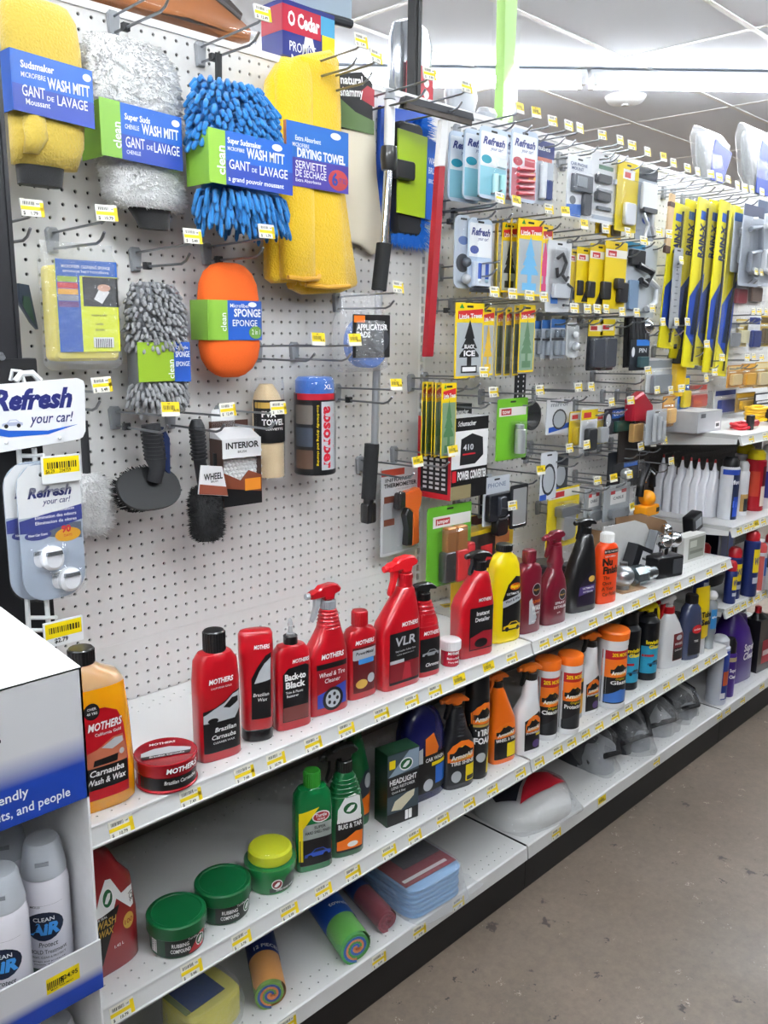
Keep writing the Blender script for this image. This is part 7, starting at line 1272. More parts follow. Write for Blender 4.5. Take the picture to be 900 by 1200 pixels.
# ================================================================ packs hanging in the middle and far bays
PN = {'r': 'print_panel', 'o': 'print_oval', 'p': 'print_shape', 't': 'lettering', 'b': 'blister', 's': 'product', 'c': 'product', 'B': 'product', 'T': 'product'}
def card(name, label, cat, box, col, feats, th=.05, rad=.2, rz=0, group=None, dx=0, dy=0, rough=.4, hole=True):
    """a pack on a card: X centre, depth, foot, width, height; features in fractions of the card"""
    X, y, Zb, W, Hh = box; t = thing(name, label, cat, (X+dx, y+dy, Zb), rz, group); w = W/2
    b = MB(); b.prism(rrect(-w, w, 0, Hh, rad, 3), -th, th, 0); o = b.build('backing_card', mat(col, rough), t)
    fx = lambda u: -w+u*W; fz = lambda v: v*Hh; sf = flat(-th)
    if hole: decal(o, 'hang_slot', INK, sf, rrect(-min(.5, w*.4), min(.5, w*.4), Hh-.45, Hh-.25, .08), .006)
    for i, f in enumerate(feats):
        k = f[0]; e = .01+.004*i
        if k == 'r': decal(o, PN[k], mat(f[5], .4), sf, rrect(fx(f[1]), fx(f[2]), fz(f[3]), fz(f[4]), f[6] if len(f) > 6 else 0), e, 5, 5)
        elif k == 'o': decal(o, PN[k], mat(f[5], .4), sf, oval(fx(f[1]), fz(f[2]), f[3]*W, f[4]*Hh, 16), e, 5, 9)
        elif k == 'p': decal(o, PN[k], mat(f[2], .4), sf, [(fx(a), fz(c)) for a, c in f[1]], e, 5, 9)
        elif k == 't': letter(o, mat(f[5], .4), sf, [(f[1], f[2]*Hh, fx(f[3]), fz(f[4]), dict({'w': f[6]*W}, **(f[7] if len(f) > 7 else {'b': .02})))], e)
        elif k == 'b':
            b = MB(); b.prism(rrect(fx(f[1]), fx(f[2]), fz(f[3]), fz(f[4]), .3, 3), -f[5], -th, min(.25, f[5]*.4)); b.build('blister', clear(), t)
        elif k == 's':
            b = MB(); b.prism(rrect(fx(f[1]), fx(f[2]), fz(f[3]), fz(f[4]), f[8] if len(f) > 8 else .15, 3), -f[5], -th-.02, min(.12, f[5]*.3)); b.build(f[9] if len(f) > 9 else 'product', mat(f[6], .3, (f[7] if len(f) > 7 else 0)*.6), t)
        elif k == 'c':
            b = MB(); b.cyl(fx(f[1]), -f[4]-.08, fz(f[2]), fz(f[3]), f[4], 14, bev=min(.06, f[4]*.3)); b.build('product', mat(f[5], .32, f[6]*.55), t)
        elif k == 'B':
            b = MB(); b.ball(fx(f[1]), -f[3]-.05, fz(f[2]), f[3], 18); b.build('ball', mat(f[4], .22 if f[5] else .4, f[5]*.7), t)
        elif k == 'T':
            b = MB(); b.tube([(fx(a), -c, fz(d)) for a, c, d in f[1]], f[2], 8); b.build(f[5] if len(f) > 5 else 'product', mat(f[3], .3, f[4]*.6), t)
    return t
TREE = [(.5, .78), (.58, .7), (.55, .68), (.66, .58), (.6, .56), (.76, .44), (.66, .43), (.86, .3), (.58, .27), (.58, .18), (.78, .17), (.78, .08), (.22, .08), (.22, .17), (.42, .18), (.42, .27), (.14, .3), (.34, .43), (.24, .44), (.4, .56), (.34, .58), (.45, .68), (.42, .7)]
def tree_shape(c): return [('p', [(.14, .3), (.86, .3), (.76, .36), (.24, .36)], c), ('p', [(.14, .28), (.86, .28), (.5, .52)], c), ('p', [(.22, .4), (.78, .4), (.5, .64)], c), ('p', [(.32, .53), (.68, .53), (.5, .78)], c), ('r', .42, .58, .15, .3, c), ('r', .22, .78, .07, .17, c)]
def tree_card(label, box, c, word, rz=0, group=None, dx=0, dy=0, field='#aab0b4'):
    F = [('r', .05, .95, .03, .74, field), ('p', [(.08, .79), (.95, .83), (.95, .93), (.08, .89)], '#c42026'), ('t', 'Little Trees', .06, .52, .83, '#f4f4f4', .8, {'b': .03, 'rot': 3})]+tree_shape(c)
    F += [('p', [(.12, .93), (.28, .93), (.2, .99)], '#2d8f3a')]
    if word: F += [('t', word[0], .05, .5, .4, '#f0f0f0', .36, {'b': .03}), ('t', word[1], .07, .5, .3, '#f0f0f0', .4, {'b': .04}), ('r', .26, .74, .09, .15, '#f0f0f0')]
    return card('tree_freshener', label, 'air freshener', box, '#f0cf12', F, .03, .05, rz, group, dx, dy)
def fan(proto, n, dx, dy, group, label, z=0, rz=0, tilt=0):
    for i in range(1, n+1):
        c = copy_tree(proto); g = .8 if rz else 0; c.location = (proto.location.x+dx*i*S, proto.location.y+(dy*i+g)*S, proto.location.z+z*i*S); c.rotation_euler.z += math.radians(rz)+random.uniform(-.1, .1); c.rotation_euler.y = math.radians(tilt*i)*.5; c['group'] = group; c['label'] = ORD[i-1]+' '+label; c['category'] = proto['category']
FR = '#c9d6e6'
def fresh(label, box, band, tint, feats, dx=0, dy=0, group=None):
    return card('freshener_pack', label, 'air freshener', box, FR, [('r', .04, .96, .4, .93, '#eef1f5', .2), ('r', .04, .96, .05, .45, tint), ('t', 'Refresh', .1, .5, .76, '#27337c', .78, {'sh': .3, 'b': .04}), ('t', 'your car!', .05, .6, .69, '#4a5590', .45, {'sh': .3}), ('o', .25, .55, .18, .06, band)]+feats, .06, .6, 0, group, dx, dy)
t = fresh('teal freshener pack with two clear tubes, front pack at the top of the middle bay', (41.12,-6.60,37.18,4.51,6.61), '#2a9ab0', '#8fc8d8', [('c', .5, .08, .36, .32, '#bfe6e6', 0), ('c', .74, .08, .36, .32, '#a9dfe0', 0), ('s', .6, .92, .46, .6, .35, '#e8eef2'), ('b', .35, .95, .05, .63, .75)])
fan(t, 2, -.15, 1.7, 'teal freshener packs behind the front one', 'teal freshener pack hanging behind the front teal pack')
t = fresh('red freshener pack with six ribbed clips, top of the middle bay', (46.26,-6.60,37.49,4.59,6.95), '#b02a3c', '#c8808a', [('r', .5, .9, .5, .62, '#b02a3c')]+[('T', [(.22, .3, .1+.085*i), (.8, .3, .13+.085*i)], .2, '#c03a48', 0) for i in range(5)]+[('o', .8, .36, .14, .07, '#f0b429'), ('t', '6', .08, .8, .33, '#b02020', .12), ('b', .08, .95, .05, .58, .65)])
fan(t, 1, -.1, 1.8, 'red freshener packs behind the front one', 'red freshener pack hanging behind the front red pack')
card('bulb_pack', 'slim navy and grey pack beside the red freshener packs', 'pack', (51.75,-5.20,37.92,3.84,6.46), '#c4cad4', [('r', 0, 1, .74, 1, '#24306e'), ('t', 'tubes', .07, .5, .85, '#eeeeee', .6), ('r', .1, .9, .68, .74, '#b86a5a'), ('c', .35, .08, .64, .4, '#e6eaf0', 0), ('s', .55, .85, .08, .4, .5, '#3a4a86'), ('b', .08, .94, .04, .66, .95)])
card('phone_holder_pack', 'white and blue pack with a black phone cradle, middle bay top row', 'pack', (56.46,-6.80,36.82,4.84,6.47), '#e6e9ef', [('p', [(.0, .02), (.6, .02), (.95, .25), (.0, .2)], '#4a78c8'), ('s', .12, .9, .42, .7, .7, '#565b64', 0, .1), ('s', .2, .62, .48, .66, .8, '#8d949c', 0, .05), ('s', .6, .95, .06, .42, .5, '#3a3e46'), ('o', .25, .28, .13, .07, '#6a717a'), ('t', 'CAR PHONE', .05, .45, .84, '#5a6a8a', .7), ('t', 'MOUNT', .05, .4, .77, '#5a6a8a', .5), ('b', .05, .97, .03, .74, 1.0)])
card('charger_pack', 'white pack with two black car chargers one above the other', 'pack', (63.89,-5.60,37.03,6.47,7.78), '#edeff3', [('r', .1, .9, .04, .1, '#b9c4d4'), ('s', .12, .62, .56, .68, .6, '#24282f', 0, .2), ('c', .8, .58, .66, .2, '#c9ccd2', 1), ('s', .12, .62, .3, .43, .6, '#24282f', 0, .2), ('s', .2, .7, .44, .48, .4, '#9aa0aa'), ('s', .2, .7, .18, .23, .4, '#6a7078'), ('r', .25, .75, .76, .82, '#5d7a6a'), ('t', 'AUTO', .05, .75, .9, '#6a7280', .3), ('b', .08, .92, .12, .74, .9)], .05, .5)
card('yellow_bag_pack', 'crinkled clear bag with a yellow card beside the car chargers', 'bag', (68.50,-6.00,36.42,5.07,7.93), '#e5cb18', [('r', .25, .8, .76, .9, '#e8e8e8'), ('r', .32, .6, .78, .86, '#b5302c'), ('s', .3, .8, .1, .42, .6, '#d5d8dc', .6, .3), ('b', .02, .98, .02, .74, 1.0)])
card('strap_pack', 'black hook strap pack with a pale label in a crinkled bag', 'pack', (73.32,-6.00,35.79,4.75,8.50), '#9aa2ac', [('r', 0, 1, .84, 1, '#1d2430'), ('s', .12, .9, .42, .8, .5, '#d9dce2', 0, .2), ('s', .15, .9, .38, .45, .7, '#1c2028'), ('T', [(.2, .5, .36), (.4, .7, .2), (.3, .6, .04)], .22, '#d8dce0', 1), ('T', [(.7, .5, .36), (.6, .7, .2), (.8, .6, .04)], .22, '#d8dce0', 1), ('o', .5, .28, .2, .05, '#2a4a9a')])
X, y, Zb, W, Hh = 77.61,-7.00,34.68,2.07,7.10
t = thing('wood_strip', 'pale wooden strip with dark ends hanging before the wiper blades', 'strip', (X, y, Zb), 0, None, 0, 4); b = MB(); b.prism(rrect(-W*.3, W*.3, 0, Hh, .1), -.15, .15, .04); b.build('wood', mat('#d2b48c', .6, 0, 'card'), t); b = MB(); b.prism(rrect(-W*.33, W*.33, -.2, .7, .1), -.2, .2, .04); b.prism(rrect(-W*.33, W*.33, Hh-1.6, Hh-1.0, .1), -.2, .2, .04); b.build('dark_clamp', mat('#4a2f24', .5), t)
for i, bx in enumerate([(66.61,-4.00,35.97,3.16,2.36), (67.74,-5.00,35.60,3.22,2.56)]): card('small_yellow_pack', ['small yellow pack tucked under the charger pack', 'small yellow pack under the crinkled yellow bag'][i], 'pack', bx, '#c9a81c', [('s', .2, .8, .1, .6, .4, '#5a5044'), ('r', .1, .9, .75, .95, '#e8dc8a')])
# second row
fresh('silver blue freshener pack with two vials under the teal packs', (40.98,-5.40,28.65,3.89,6.80), '#3c4f9a', '#b3c4da', [('s', .15, .85, .02, .38, .5, '#cdd6e4', 0, .1), ('c', .36, .12, .36, .3, '#3450a0', 0), ('c', .66, .12, .36, .3, '#3450a0', 0), ('B', .36, .12, .32, '#e8eef6', 0), ('B', .66, .12, .32, '#bfe0f4', 0), ('s', .05, .9, -.06, .0, .6, '#2a2c32')])
card('vent_freshener', 'clear freshener pack with a grey ring, left of the silver blue pack', 'air freshener', (38.73,-5.00,28.57,2.68,7.02), '#c3ccd8', [('o', .5, .35, .4, .13, '#3a4048'), ('B', .5, .36, .5, '#4a525c', .5), ('B', .5, .13, .5, '#b8bcc2', .3), ('o', .5, .66, .3, .06, '#5a72a8'), ('b', .05, .95, .03, .95, 1.0)], .05, .8)
t = tree_card('yellow tree card with a pale blue tree, front of the yellow fan', (47.41,-7.00,28.08,4.16,7.75), '#6fb2dc', None, -4)
fan(t, 5, -.25, .72, 'fan of yellow tree cards seen from the edge', 'yellow card edge behind the pale blue tree card', 0, 42, 1.6)
t = tree_card('yellow tree card with a pink tree behind the pale blue one', (51.64,-6.00,28.24,3.27,7.52), '#d8447c', None, 6)
t = tree_card('yellow tree card with a dark tree at the back of the fan', (46.31,-5.20,28.43,2.41,7.10), '#2a2c30', None, -8)
fan(t, 5, -.3, .62, 'fan of yellow tree cards at the left of the row', 'yellow card edge in the left fan of tree cards', 0, 48, 2.2)
card('hook_pack', 'white pack with a black curled cord and blue tag, right of the tree cards', 'pack', (54.48,-6.00,26.55,4.78,7.73), '#dfe2e6', [('T', [(.35, .3, .75), (.5, .5, .82), (.65, .5, .7), (.55, .4, .55), (.35, .4, .5), (.3, .4, .62)], .2, '#2a2c30', 0, 'cord'), ('T', [(.5, .4, .55), (.7, .5, .45), (.8, .4, .5)], .18, '#2a2c30', 0, 'cord'), ('r', .2, .5, .12, .25, '#2f6fc0'), ('s', .2, .9, .2, .4, .6, '#c6cbd2'), ('T', [(.55, .7, .1), (.85, .7, .1), (.9, .7, .35), (.7, .7, .4)], .16, '#3a3e44', .5, 'clip'), ('b', .06, .95, .05, .9, 1.0)], .05, .3)
for i, bx in enumerate([(58.53,-5.40,28.00,2.88,5.70), (60.18,-5.80,27.75,3.51,6.23), (62.73,-6.20,27.52,4.40,6.99), (65.78,-6.60,27.19,5.00,7.81)]):
    card('hitch_pack', 'yellow pack with a black hitch part, %s from the left' % ORD[i], 'pack', bx, '#e2c413', [('r', .0, 1, .76, .88, '#e9e6da'), ('r', .12, .5, .78, .86, '#b82a2c'), ('t', 'tow', .05, .3, .79, '#f4f4f4', .26), ('p', [(.35, .02), (.95, .02), (.95, .3), (.6, .25)], '#2c2c2e') if i < 3 else ('s', .42, .7, .3, .46, .8, '#2a2a2c'), ('s', .55, .95, .1, .4, .7, '#232325', 0, .1)], .05, .1, 0, 'yellow hitch packs in a row')
card('lock_pack', 'black lock and chrome hook in a clear pack beside the last yellow hitch pack', 'pack', (72.95,-6.00,26.30,8.31,9.05), '#b9c0c6', [('r', .0, .6, .92, 1, '#2a7ba0'), ('s', .08, .5, .7, .9, .7, '#1b1d21'), ('T', [(.3, .6, .7), (.7, .8, .62), (.55, .7, .45), (.4, .6, .5)], .45, '#1e2024', 0, 'black_strap'), ('T', [(.6, .6, .55), (.9, .8, .42), (.85, .8, .2), (.6, .8, .12)], .38, '#e1e4e8', 1, 'chrome_hook'), ('s', .12, .4, .1, .5, .5, '#7f98b4', .3)])
# third row
t = tree_card('yellow tree card with a black tree lettered ICE', (37.69,-7.00,19.76,4.45,7.32), '#17181a', ('BLACK', 'ICE'))
tree_card('yellow tree card with a yellow tree behind the black one', (41.22,-6.60,19.89,2.42,6.87), '#e3b93a', None, 8)
for i, bx in enumerate([(44.51,-5.60,19.76,2.09,7.02), (45.75,-5.80,19.73,2.14,7.16), (47.01,-6.00,19.70,2.18,7.40)]): tree_card('yellow tree card with a dark green tree, %s of three standing close together' % ORD[i], bx, '#26352a', None, 20, 'dark green tree cards', field='#5c6660')
tree_card('yellow tree card with a sage green tree at the end of the row', (48.04,-6.60,20.06,2.85,7.14), '#5d7f60', None, 0, field='#8aa08c')
for i, bx in enumerate([(53.68,-4.40,21.57,2.73,4.02), (54.51,-5.00,21.39,2.76,4.31), (55.51,-5.60,21.39,2.81,4.42)]):
    card('fuse_pack', 'blue topped blister pack of grey plugs, %s from the left' % ORD[i], 'pack', bx, '#b9c0ca', [('r', 0, 1, .78, 1, '#2f62a4'), ('c', .3, .08, .45, .35, '#8d95a0', .3), ('c', .7, .08, .45, .35, '#8d95a0', .3), ('r', .05, .95, .46, .52, '#23262c'), ('c', .3, .54, .74, .28, '#6d7884', .4), ('c', .7, .54, .74, .28, '#6d7884', .4), ('b', .03, .97, .04, .76, .9)], .05, .1, 0, 'blue topped plug packs')
card('bubble_pack', 'pale bubble pack with rounded corners right of the plug packs', 'pack', (58.67,-5.60,21.44,2.75,4.03), '#dde0e2', [('o', .5, .3, .3, .14, '#c2c6ca'), ('B', .5, .32, .5, '#cfd3d7', .3), ('B', .5, .65, .4, '#e4e6e8', 0), ('b', .05, .95, .04, .92, 1.0)], .05, .6)
for i, bx in enumerate([(63.00,-6.00,19.85,3.32,5.97), (65.78,-6.00,19.78,3.44,6.19)]): card('tow_strap_pack', ['dark tow pin pack with a yellow header, left of the two', 'dark tow pin pack with a yellow header, right of the two'][i], 'pack', bx, '#2c2f36', [('r', 0, 1, .68, 1, '#e0c51c'), ('r', .1, .9, .78, .9, '#e9e6da'), ('r', .15, .6, .8, .88, '#b82a2c'), ('s', .12, .88, .06, .64, .8, '#3a3e48', .2, .3), ('b', .03, .97, .02, .66, 1.1)])
t = thing('ratchet_straps', 'black looped ratchet straps with a chrome ball above them, middle bay', 'straps', (73.77,-5.00,19.77))
b = MB()
for k in range(4): q = (k-1.5)*.9; b.tube([(q, 0, 8), (q-.3, -.7, 6), (q, -.9, 3), (q+.3, -.6, .4), (q+.6, .2, .2), (q+.5, .3, 4), (q+.2, .2, 8)], .42, 8)
b.build('black_strap', mat('#17181b', .7), t); b = MB(); b.prism(rrect(-2, 2, 7.4, 9, .3), -.6, .5, .15); b.build('strap_clamp', mat('#1e2024', .5), t); b = MB(); b.ball(1.9, -1.0, 5.4, 1.0, 18); b.cyl(1.9, -1.0, 3.6, 4.6, .5, 14); b.build('chrome_ball', chrome(), t)
card('valve_pack', 'black pack with blue header and white figure, under the chrome ball', 'pack', (73.45,-6.40,19.61,4.93,3.91), '#1d222a', [('r', .3, 1, .8, 1, '#2f74c8'), ('o', .15, .6, .08, .16, '#d8dade'), ('s', .35, .85, .1, .45, .6, '#39555a'), ('t', 'PIN', .14, .65, .58, '#d0d4d8', .4)])
# fourth row
t = tree_card('upright yellow tree card with a green tree at the front of a folded stack', (34.80,-7.00,12.01,2.23,7.36), '#4d7a50', None, 0, field='#7f9678'); fan(t, 4, -.12, .5, 'stack behind the green tree card', 'yellow card edge behind the upright green tree card', 0, 30, 1)
X, y, Zb, W, Hh = 39.35,-6.20,7.23,5.96,8.46
t = thing('charger_box', 'battery charger box, red framed side and white front with a black charger', 'box', (X, y, Zb), 0); w = W/2
b = MB(); b.box(-w, w, 0, 4.6, 0, Hh); b.build('carton', mat('#e3e4e6', .35, 0, 'card'), t); sf = flat(0)
o = decal(t, 'front_print', PAPER, sf, rrect(-w, w, 0, Hh, 0), .008); decal(o, 'dark_top', INK, sf, rrect(-w, w, Hh*.84, Hh, 0), .012); decal(o, 'dark_band', INK, sf, rrect(-w, w, 0, Hh*.38, 0), .012); decal(o, 'red_mark', mat('#c01c28', .4), sf, rrect(-w*.95, -w*.72, Hh*.22, Hh*.36, 0), .016); decal(o, 'camo_picture', mat('#8a7f5c', .4), sf, rrect(-w, w*.1, 0, Hh*.17, 0), .016)
letter(o, WH, sf, [('POWER', Hh*.1, -w*.33, Hh*.24, {'w': W*.32, 'b': .04}), ('CONVERTER', Hh*.1, w*.5, Hh*.24, {'w': W*.46, 'b': .04}), ('Schumacher', Hh*.06, -w*.2, Hh*.9, {'sh': .2, 'w': W*.5})], .02)
k = decal(o, 'charger_picture', mat('#1c1d20', .4), sf, [(-w*.55, Hh*.42), (w*.3, Hh*.42), (w*.75, Hh*.52), (w*.7, Hh*.74), (w*.1, Hh*.8), (-w*.5, Hh*.74)], .014); letter(k, mat('#c8ccd0', .4), sf, [('410', Hh*.07, -w*.1, Hh*.6, {'w': W*.28, 'b': .02})], .022); decal(k, 'red_stripe', mat('#c01c28', .4), sf, rrect(-w*.4, w*.3, Hh*.54, Hh*.56, 0), .02)
b = MB(); b.box(-w-.03, -w, 0, 4.6, 0, Hh); k = b.build('red_side', mat('#b81c2a', .4), t); b = MB(); b.box(-w-.05, -w-.03, .4, 4.1, .6, Hh-.5); k2 = b.build('dark_panel', mat('#1d1d20', .4), k); b = MB()
for i in range(9):
    for j in range(4): b.box(-w-.07, -w-.05, .7+j*.85, 1.2+j*.85, 1.0+i*.5, 1.25+i*.5)
b.build('panel_lettering', mat('#d8d8da', .5), k)
X, y, Zb, W, Hh = 41.11,-4.00,15.21,3.74,1.54
t = thing('charger_box', 'second dark battery charger box just behind and above the first', 'box', (X, y+.6, Zb)); b = MB(); b.box(-W/2, W/2, 0, 3, -2.2, Hh); b.build('carton', mat('#232427', .35), t); letter(t, WH, flat(0), [('Schumacher', .5, 0, .5, {'sh': .2, 'w': W*.7})], .012)
X, y, Zb, W, Hh = 52.26,-3.00,14.90,2.02,4.72
t = thing('perforated_strap', 'black perforated strap hanging above the green ball pack', 'strap', (X, y, Zb)); b = MB(); b.prism(rrect(-W/2, W/2, 0, Hh, .1), -.08, .08, 0); o = b.build('strap', mat('#1b1c1f', .5), t)
for i in range(8):
    for j in (-.25, .25): decal(o, 'strap_hole', PAPER, flat(-.08), oval(j*W, .5+i*(Hh-.8)/7, .13, .13, 8), .008)
for bx, dx, dy, l in (((46.84,-6.00,10.55,5.54,6.69), 0, 0, 'green pack with a chrome hitch adapter, middle bay'),): card('hitch_ball_pack', l, 'pack', bx, '#6fb52a', [('r', .05, .95, .72, .86, '#e8e6e0'), ('r', .12, .45, .74, .84, '#b02a30'), ('t', 'tow', .07, .28, .76, '#f4f4f4', .26), ('c', .62, .1, .5, .62, '#c9ccd0', 1), ('c', .62, .46, .58, .5, '#b4b8bd', 1), ('b', .35, .92, .06, .64, 1.7)])
card('mirror_pack', 'white pack with a round blind spot mirror and blue ribbon', 'mirror', (58.42,-4.50,12.38,5.56,4.12), '#dcdee1', [('t', 'mirror', .12, .5, .8, '#8a9098', .7), ('p', [(.1, .05), (.9, .15), (.9, .3), (.1, .2)], '#2456b8'), ('o', .5, .42, .28, .3, '#26282c'), ('o', .5, .42, .23, .25, '#a8adb2')])
t = thing('round_mirror', 'round black rimmed mirror beside the green ball pack', 'mirror', (53.05,-4.00,14.84)); b = MB(); b.cyl(0, 0, 0, .5, 1.7, 24, bev=.12, M=Matrix.Rotation(PI/2, 4, 'X')); b.build('rim', mat('#1f2124', .4), t); b = MB(); b.cyl(0, 0, .5, .54, 1.35, 24, M=Matrix.Rotation(PI/2, 4, 'X')); b.build('mirror_glass', mat('#aab0b6', .05, 1.), t); b = MB(); b.tube([(1.2, .2, .2), (2.4, .3, .6)], .2); b.build('mirror_arm', mat('#1f2124', .4), t)
for i, (bx, c) in enumerate([((61.43,-5.00,10.71,2.91,4.22), '#d9bb1c'), ((62.76,-6.00,9.84,3.77,5.51), '#e0e2e4'), ((67.27,-5.00,10.43,3.56,4.06), '#d9bb1c')]): card('coupler_pack', 'clear pack with %s' % ['a yellow card, left of the black pin packs', 'a black pin and yellow label, below the chrome ball', 'a yellow card and white label, right of the black pin pack'][i], 'pack', bx, c, [('r', .0, 1, .74, .96, ['#d9d5c8', '#e0c41a', '#e4e4e0'][i]), ('r', .15, .6, .78, .9, '#b43030'), ('s', .2, .75, .05, .55, .8, ['#bfa51a', '#24262a', '#a8acb0'][i], 0, .3), ('b', .03, .97, .02, .72, 1.0)])
card('padlock_pack', 'black lock pack with blue header left of the red lock', 'pack', (70.09,-5.60,11.58,6.08,3.33), '#1c2230', [('r', .3, .9, .6, .92, '#2c66b8'), ('o', .16, .55, .1, .25, '#c8ccd0'), ('t', 'LOCK', .16, .6, .7, '#eef0f4', .45), ('s', .35, .9, .08, .5, .6, '#24443c')])
t = thing('trailer_lock', 'red trailer lock with a brass padlock hanging below it', 'lock', (73.58,-6.40,10.61)); b = MB(); b.prism([(-2.2, 2.6), (-2.4, 5.4), (.2, 6.3), (3.0, 4.4), (3.2, 1.8), (1.6, 2.2)], -.9, .5, .25); b.build('red_housing', mat('#a3172a', .35, 0, 'gloss'), t); b = MB(); b.prism(rrect(-1.8, .8, -.2, 2.2, .15), -.9, -.1, .12); b.build('brass_body', mat('#cfa66a', .3, .5), t); b = MB(); b.tube([(-1.2, -.5, 2.1), (-1.2, -.5, 3.1), (-.5, -.5, 3.6), (.2, -.5, 3.1), (.2, -.5, 2.1)], .2); b.build('shackle', chrome(), t); b = MB(); b.prism([(-3, -3.0), (2.6, -3.0), (2.9, 4.0), (-3, 3.0)], .5, .7, .02); b.build('backing_card', mat('#2a2420', .4), t)
t = card('wrench_pack', 'chrome wrench set in a clear pack at the end of the top far shelf', 'tools', (75.08,-8.60,10.10,5.42,4.52), '#b4b9bf', [('T', [(.3, .4, .1), (.3, .4, .9)], .32, '#e2e5e8', 1, 'wrench'), ('T', [(.55, .4, .12), (.55, .4, .8)], .3, '#e2e5e8', 1, 'wrench'), ('T', [(.78, .4, .12), (.78, .4, .66)], .28, '#e2e5e8', 1, 'wrench'), ('b', .05, .95, .03, .97, .9)])
# fifth row
card('wire_pack', 'green pack with copper clamps in red and black sleeves', 'pack', (37.29,-5.40,-1.94,6.58,8.56), '#5ea42c', [('r', .12, .98, .74, .88, '#e2e2de'), ('r', .18, .5, .77, .85, '#b02a30'), ('t', 'jumper', .05, .34, .79, '#f4f4f4', .28), ('s', .32, .52, .42, .74, 1.0, '#a8703c', .7, .1, 'copper_clamp'), ('s', .56, .78, .42, .74, 1.0, '#b47a44', .7, .1, 'copper_clamp'), ('s', .26, .5, .06, .44, 1.15, '#2a2a2c', 0, .2, 'black_sleeve'), ('s', .54, .78, .04, .44, 1.15, '#c32a2c', 0, .2, 'red_sleeve'), ('s', .82, .98, .1, .5, .9, '#b8252c', 0, .2, 'red_sleeve'), ('b', .22, .98, .03, .72, 1.4)], rz=-4)
card('winch_pack', 'yellow and maroon printed card behind the phone mounts', 'pack', (48.64,-2.00,-0.89,9.54,4.66), '#d9b52c', [('r', 0, .9, .52, .98, '#4a1d22'), ('t', 'bulldog', .14, .4, .6, '#e0a030', .6, {'sh': .2, 'b': .03}), ('r', .02, .35, .06, .44, '#d9dadc'), ('t', 'WINCH', .1, .18, .2, '#3a3c40', .26), ('r', .4, .92, .1, .4, '#b06a3c')])
card('phone_mount_pack', 'black phone mount on a pale card with a clamp below', 'pack', (44.96,-5.60,3.42,4.69,5.41), '#c9ced6', [('s', .05, .95, .1, .66, .8, '#1c1e24', 0, .2), ('s', .35, .6, .2, .6, 1.2, '#33363e'), ('s', .3, .75, -.22, .14, 1.0, '#16171b', 0, .5), ('t', 'PHONE', .09, .5, .78, '#7a86a0', .7)])
card('phone_mount_pack', 'black phone mount pack behind and left of the first mount', 'pack', (45.78,-3.40,3.73,2.20,4.93), '#b9bfc8', [('s', .05, .95, .05, .7, .7, '#1c1e24', 0, .2)])
card('mirror_pack', 'rectangular clip-on mirror with black frame beside the phone mounts', 'mirror', (47.84,-6.60,2.75,3.12,4.93), '#1d1f22', [('s', .1, .9, .08, .92, .16, '#cfd2d4', 1., .1, 'mirror_glass')], .12, .3)
for i, bx in enumerate([(53.83,-6.40,5.16,3.37,5.59), (59.76,-4.20,5.15,3.25,4.62)]): card('mirror_pack', ['front oval blind spot mirror in a clear pack above the yellow coupler pack', 'dark mirror pack behind the oval mirror'][i], 'mirror', bx, ['#d3d7dd', '#3a3e45'][i], [('o', .5, .42, .42, .34, '#2a2d33'), ('o', .5, .42, .34, .28, '#b3b9c0'), ('r', .0, .4, .0, .12, '#2b50a8')])
card('coupler_pack', 'yellow pack with a chrome coupler hanging behind the maroon sprayer', 'pack', (60.21,-4.60,-1.94,7.00,7.48), '#e8cf1c', [('r', 0, 1, .84, .97, '#e6e2d6'), ('r', .1, .5, .86, .95, '#b82a2c'), ('s', .28, .68, .15, .7, 1.2, '#b9bdc2', 1, .5, 'chrome_coupler'), ('s', .2, .76, .55, .72, 1.3, '#8d9196', 1, .2, 'coupler_head'), ('B', .42, .6, .35, '#d8dade', 1), ('b', .1, .9, .05, .8, 1.7)])
for i, bx in enumerate([(66.42,-5.00,0.26,4.22,4.56), (70.01,-6.40,0.41,6.67,4.62)]): card('cable_pack', ['smaller clear pack with a red topped white label', 'larger clear pack with a red topped white label'][i], 'pack', bx, '#a7acaf', [('r', .25, .85, .45, .8, '#ecebe8'), ('r', .25, .42, .74, .84, '#c0282c'), ('r', .66, .85, .74, .84, '#c0282c'), ('t', 'CABLE', .08, .55, .58, '#55585c', .4), ('s', .15, .85, .08, .35, .8, '#8d9398', .5, .4), ('b', .03, .97, .03, .95, 1.1)])
card('hitch_ball_pack', 'black pack with a small chrome ball above the clear cable packs', 'pack', (73.10,-5.40,4.00,8.21,5.12), '#1b1e24', [('r', .5, .95, .55, .78, '#2c62b4'), ('B', .4, .42, .85, '#d9dce0', 1), ('c', .4, .1, .35, .5, '#c9ccd0', 1), ('b', .1, .8, .05, .75, 2.0)])
t = thing('clevis', 'black clevis hook with bright edges above the orange ball cover', 'hook', (77.32,-6.40,2.22)); b = MB(); b.tube([(-1.2, 0, .4), (-.9, 0, 2.6), (.4, 0, 4.4), (1.8, 0, 3.6), (2.2, 0, 1.4)], .55, 10); b.build('forging', mat('#1a1b1e', .3, .5), t); b = MB(); b.tube([(-.7, -.5, 2.4), (.4, -.5, 3.9), (1.6, -.5, 3.3)], .2, 8); b.build('bright_edge', chrome(), t)
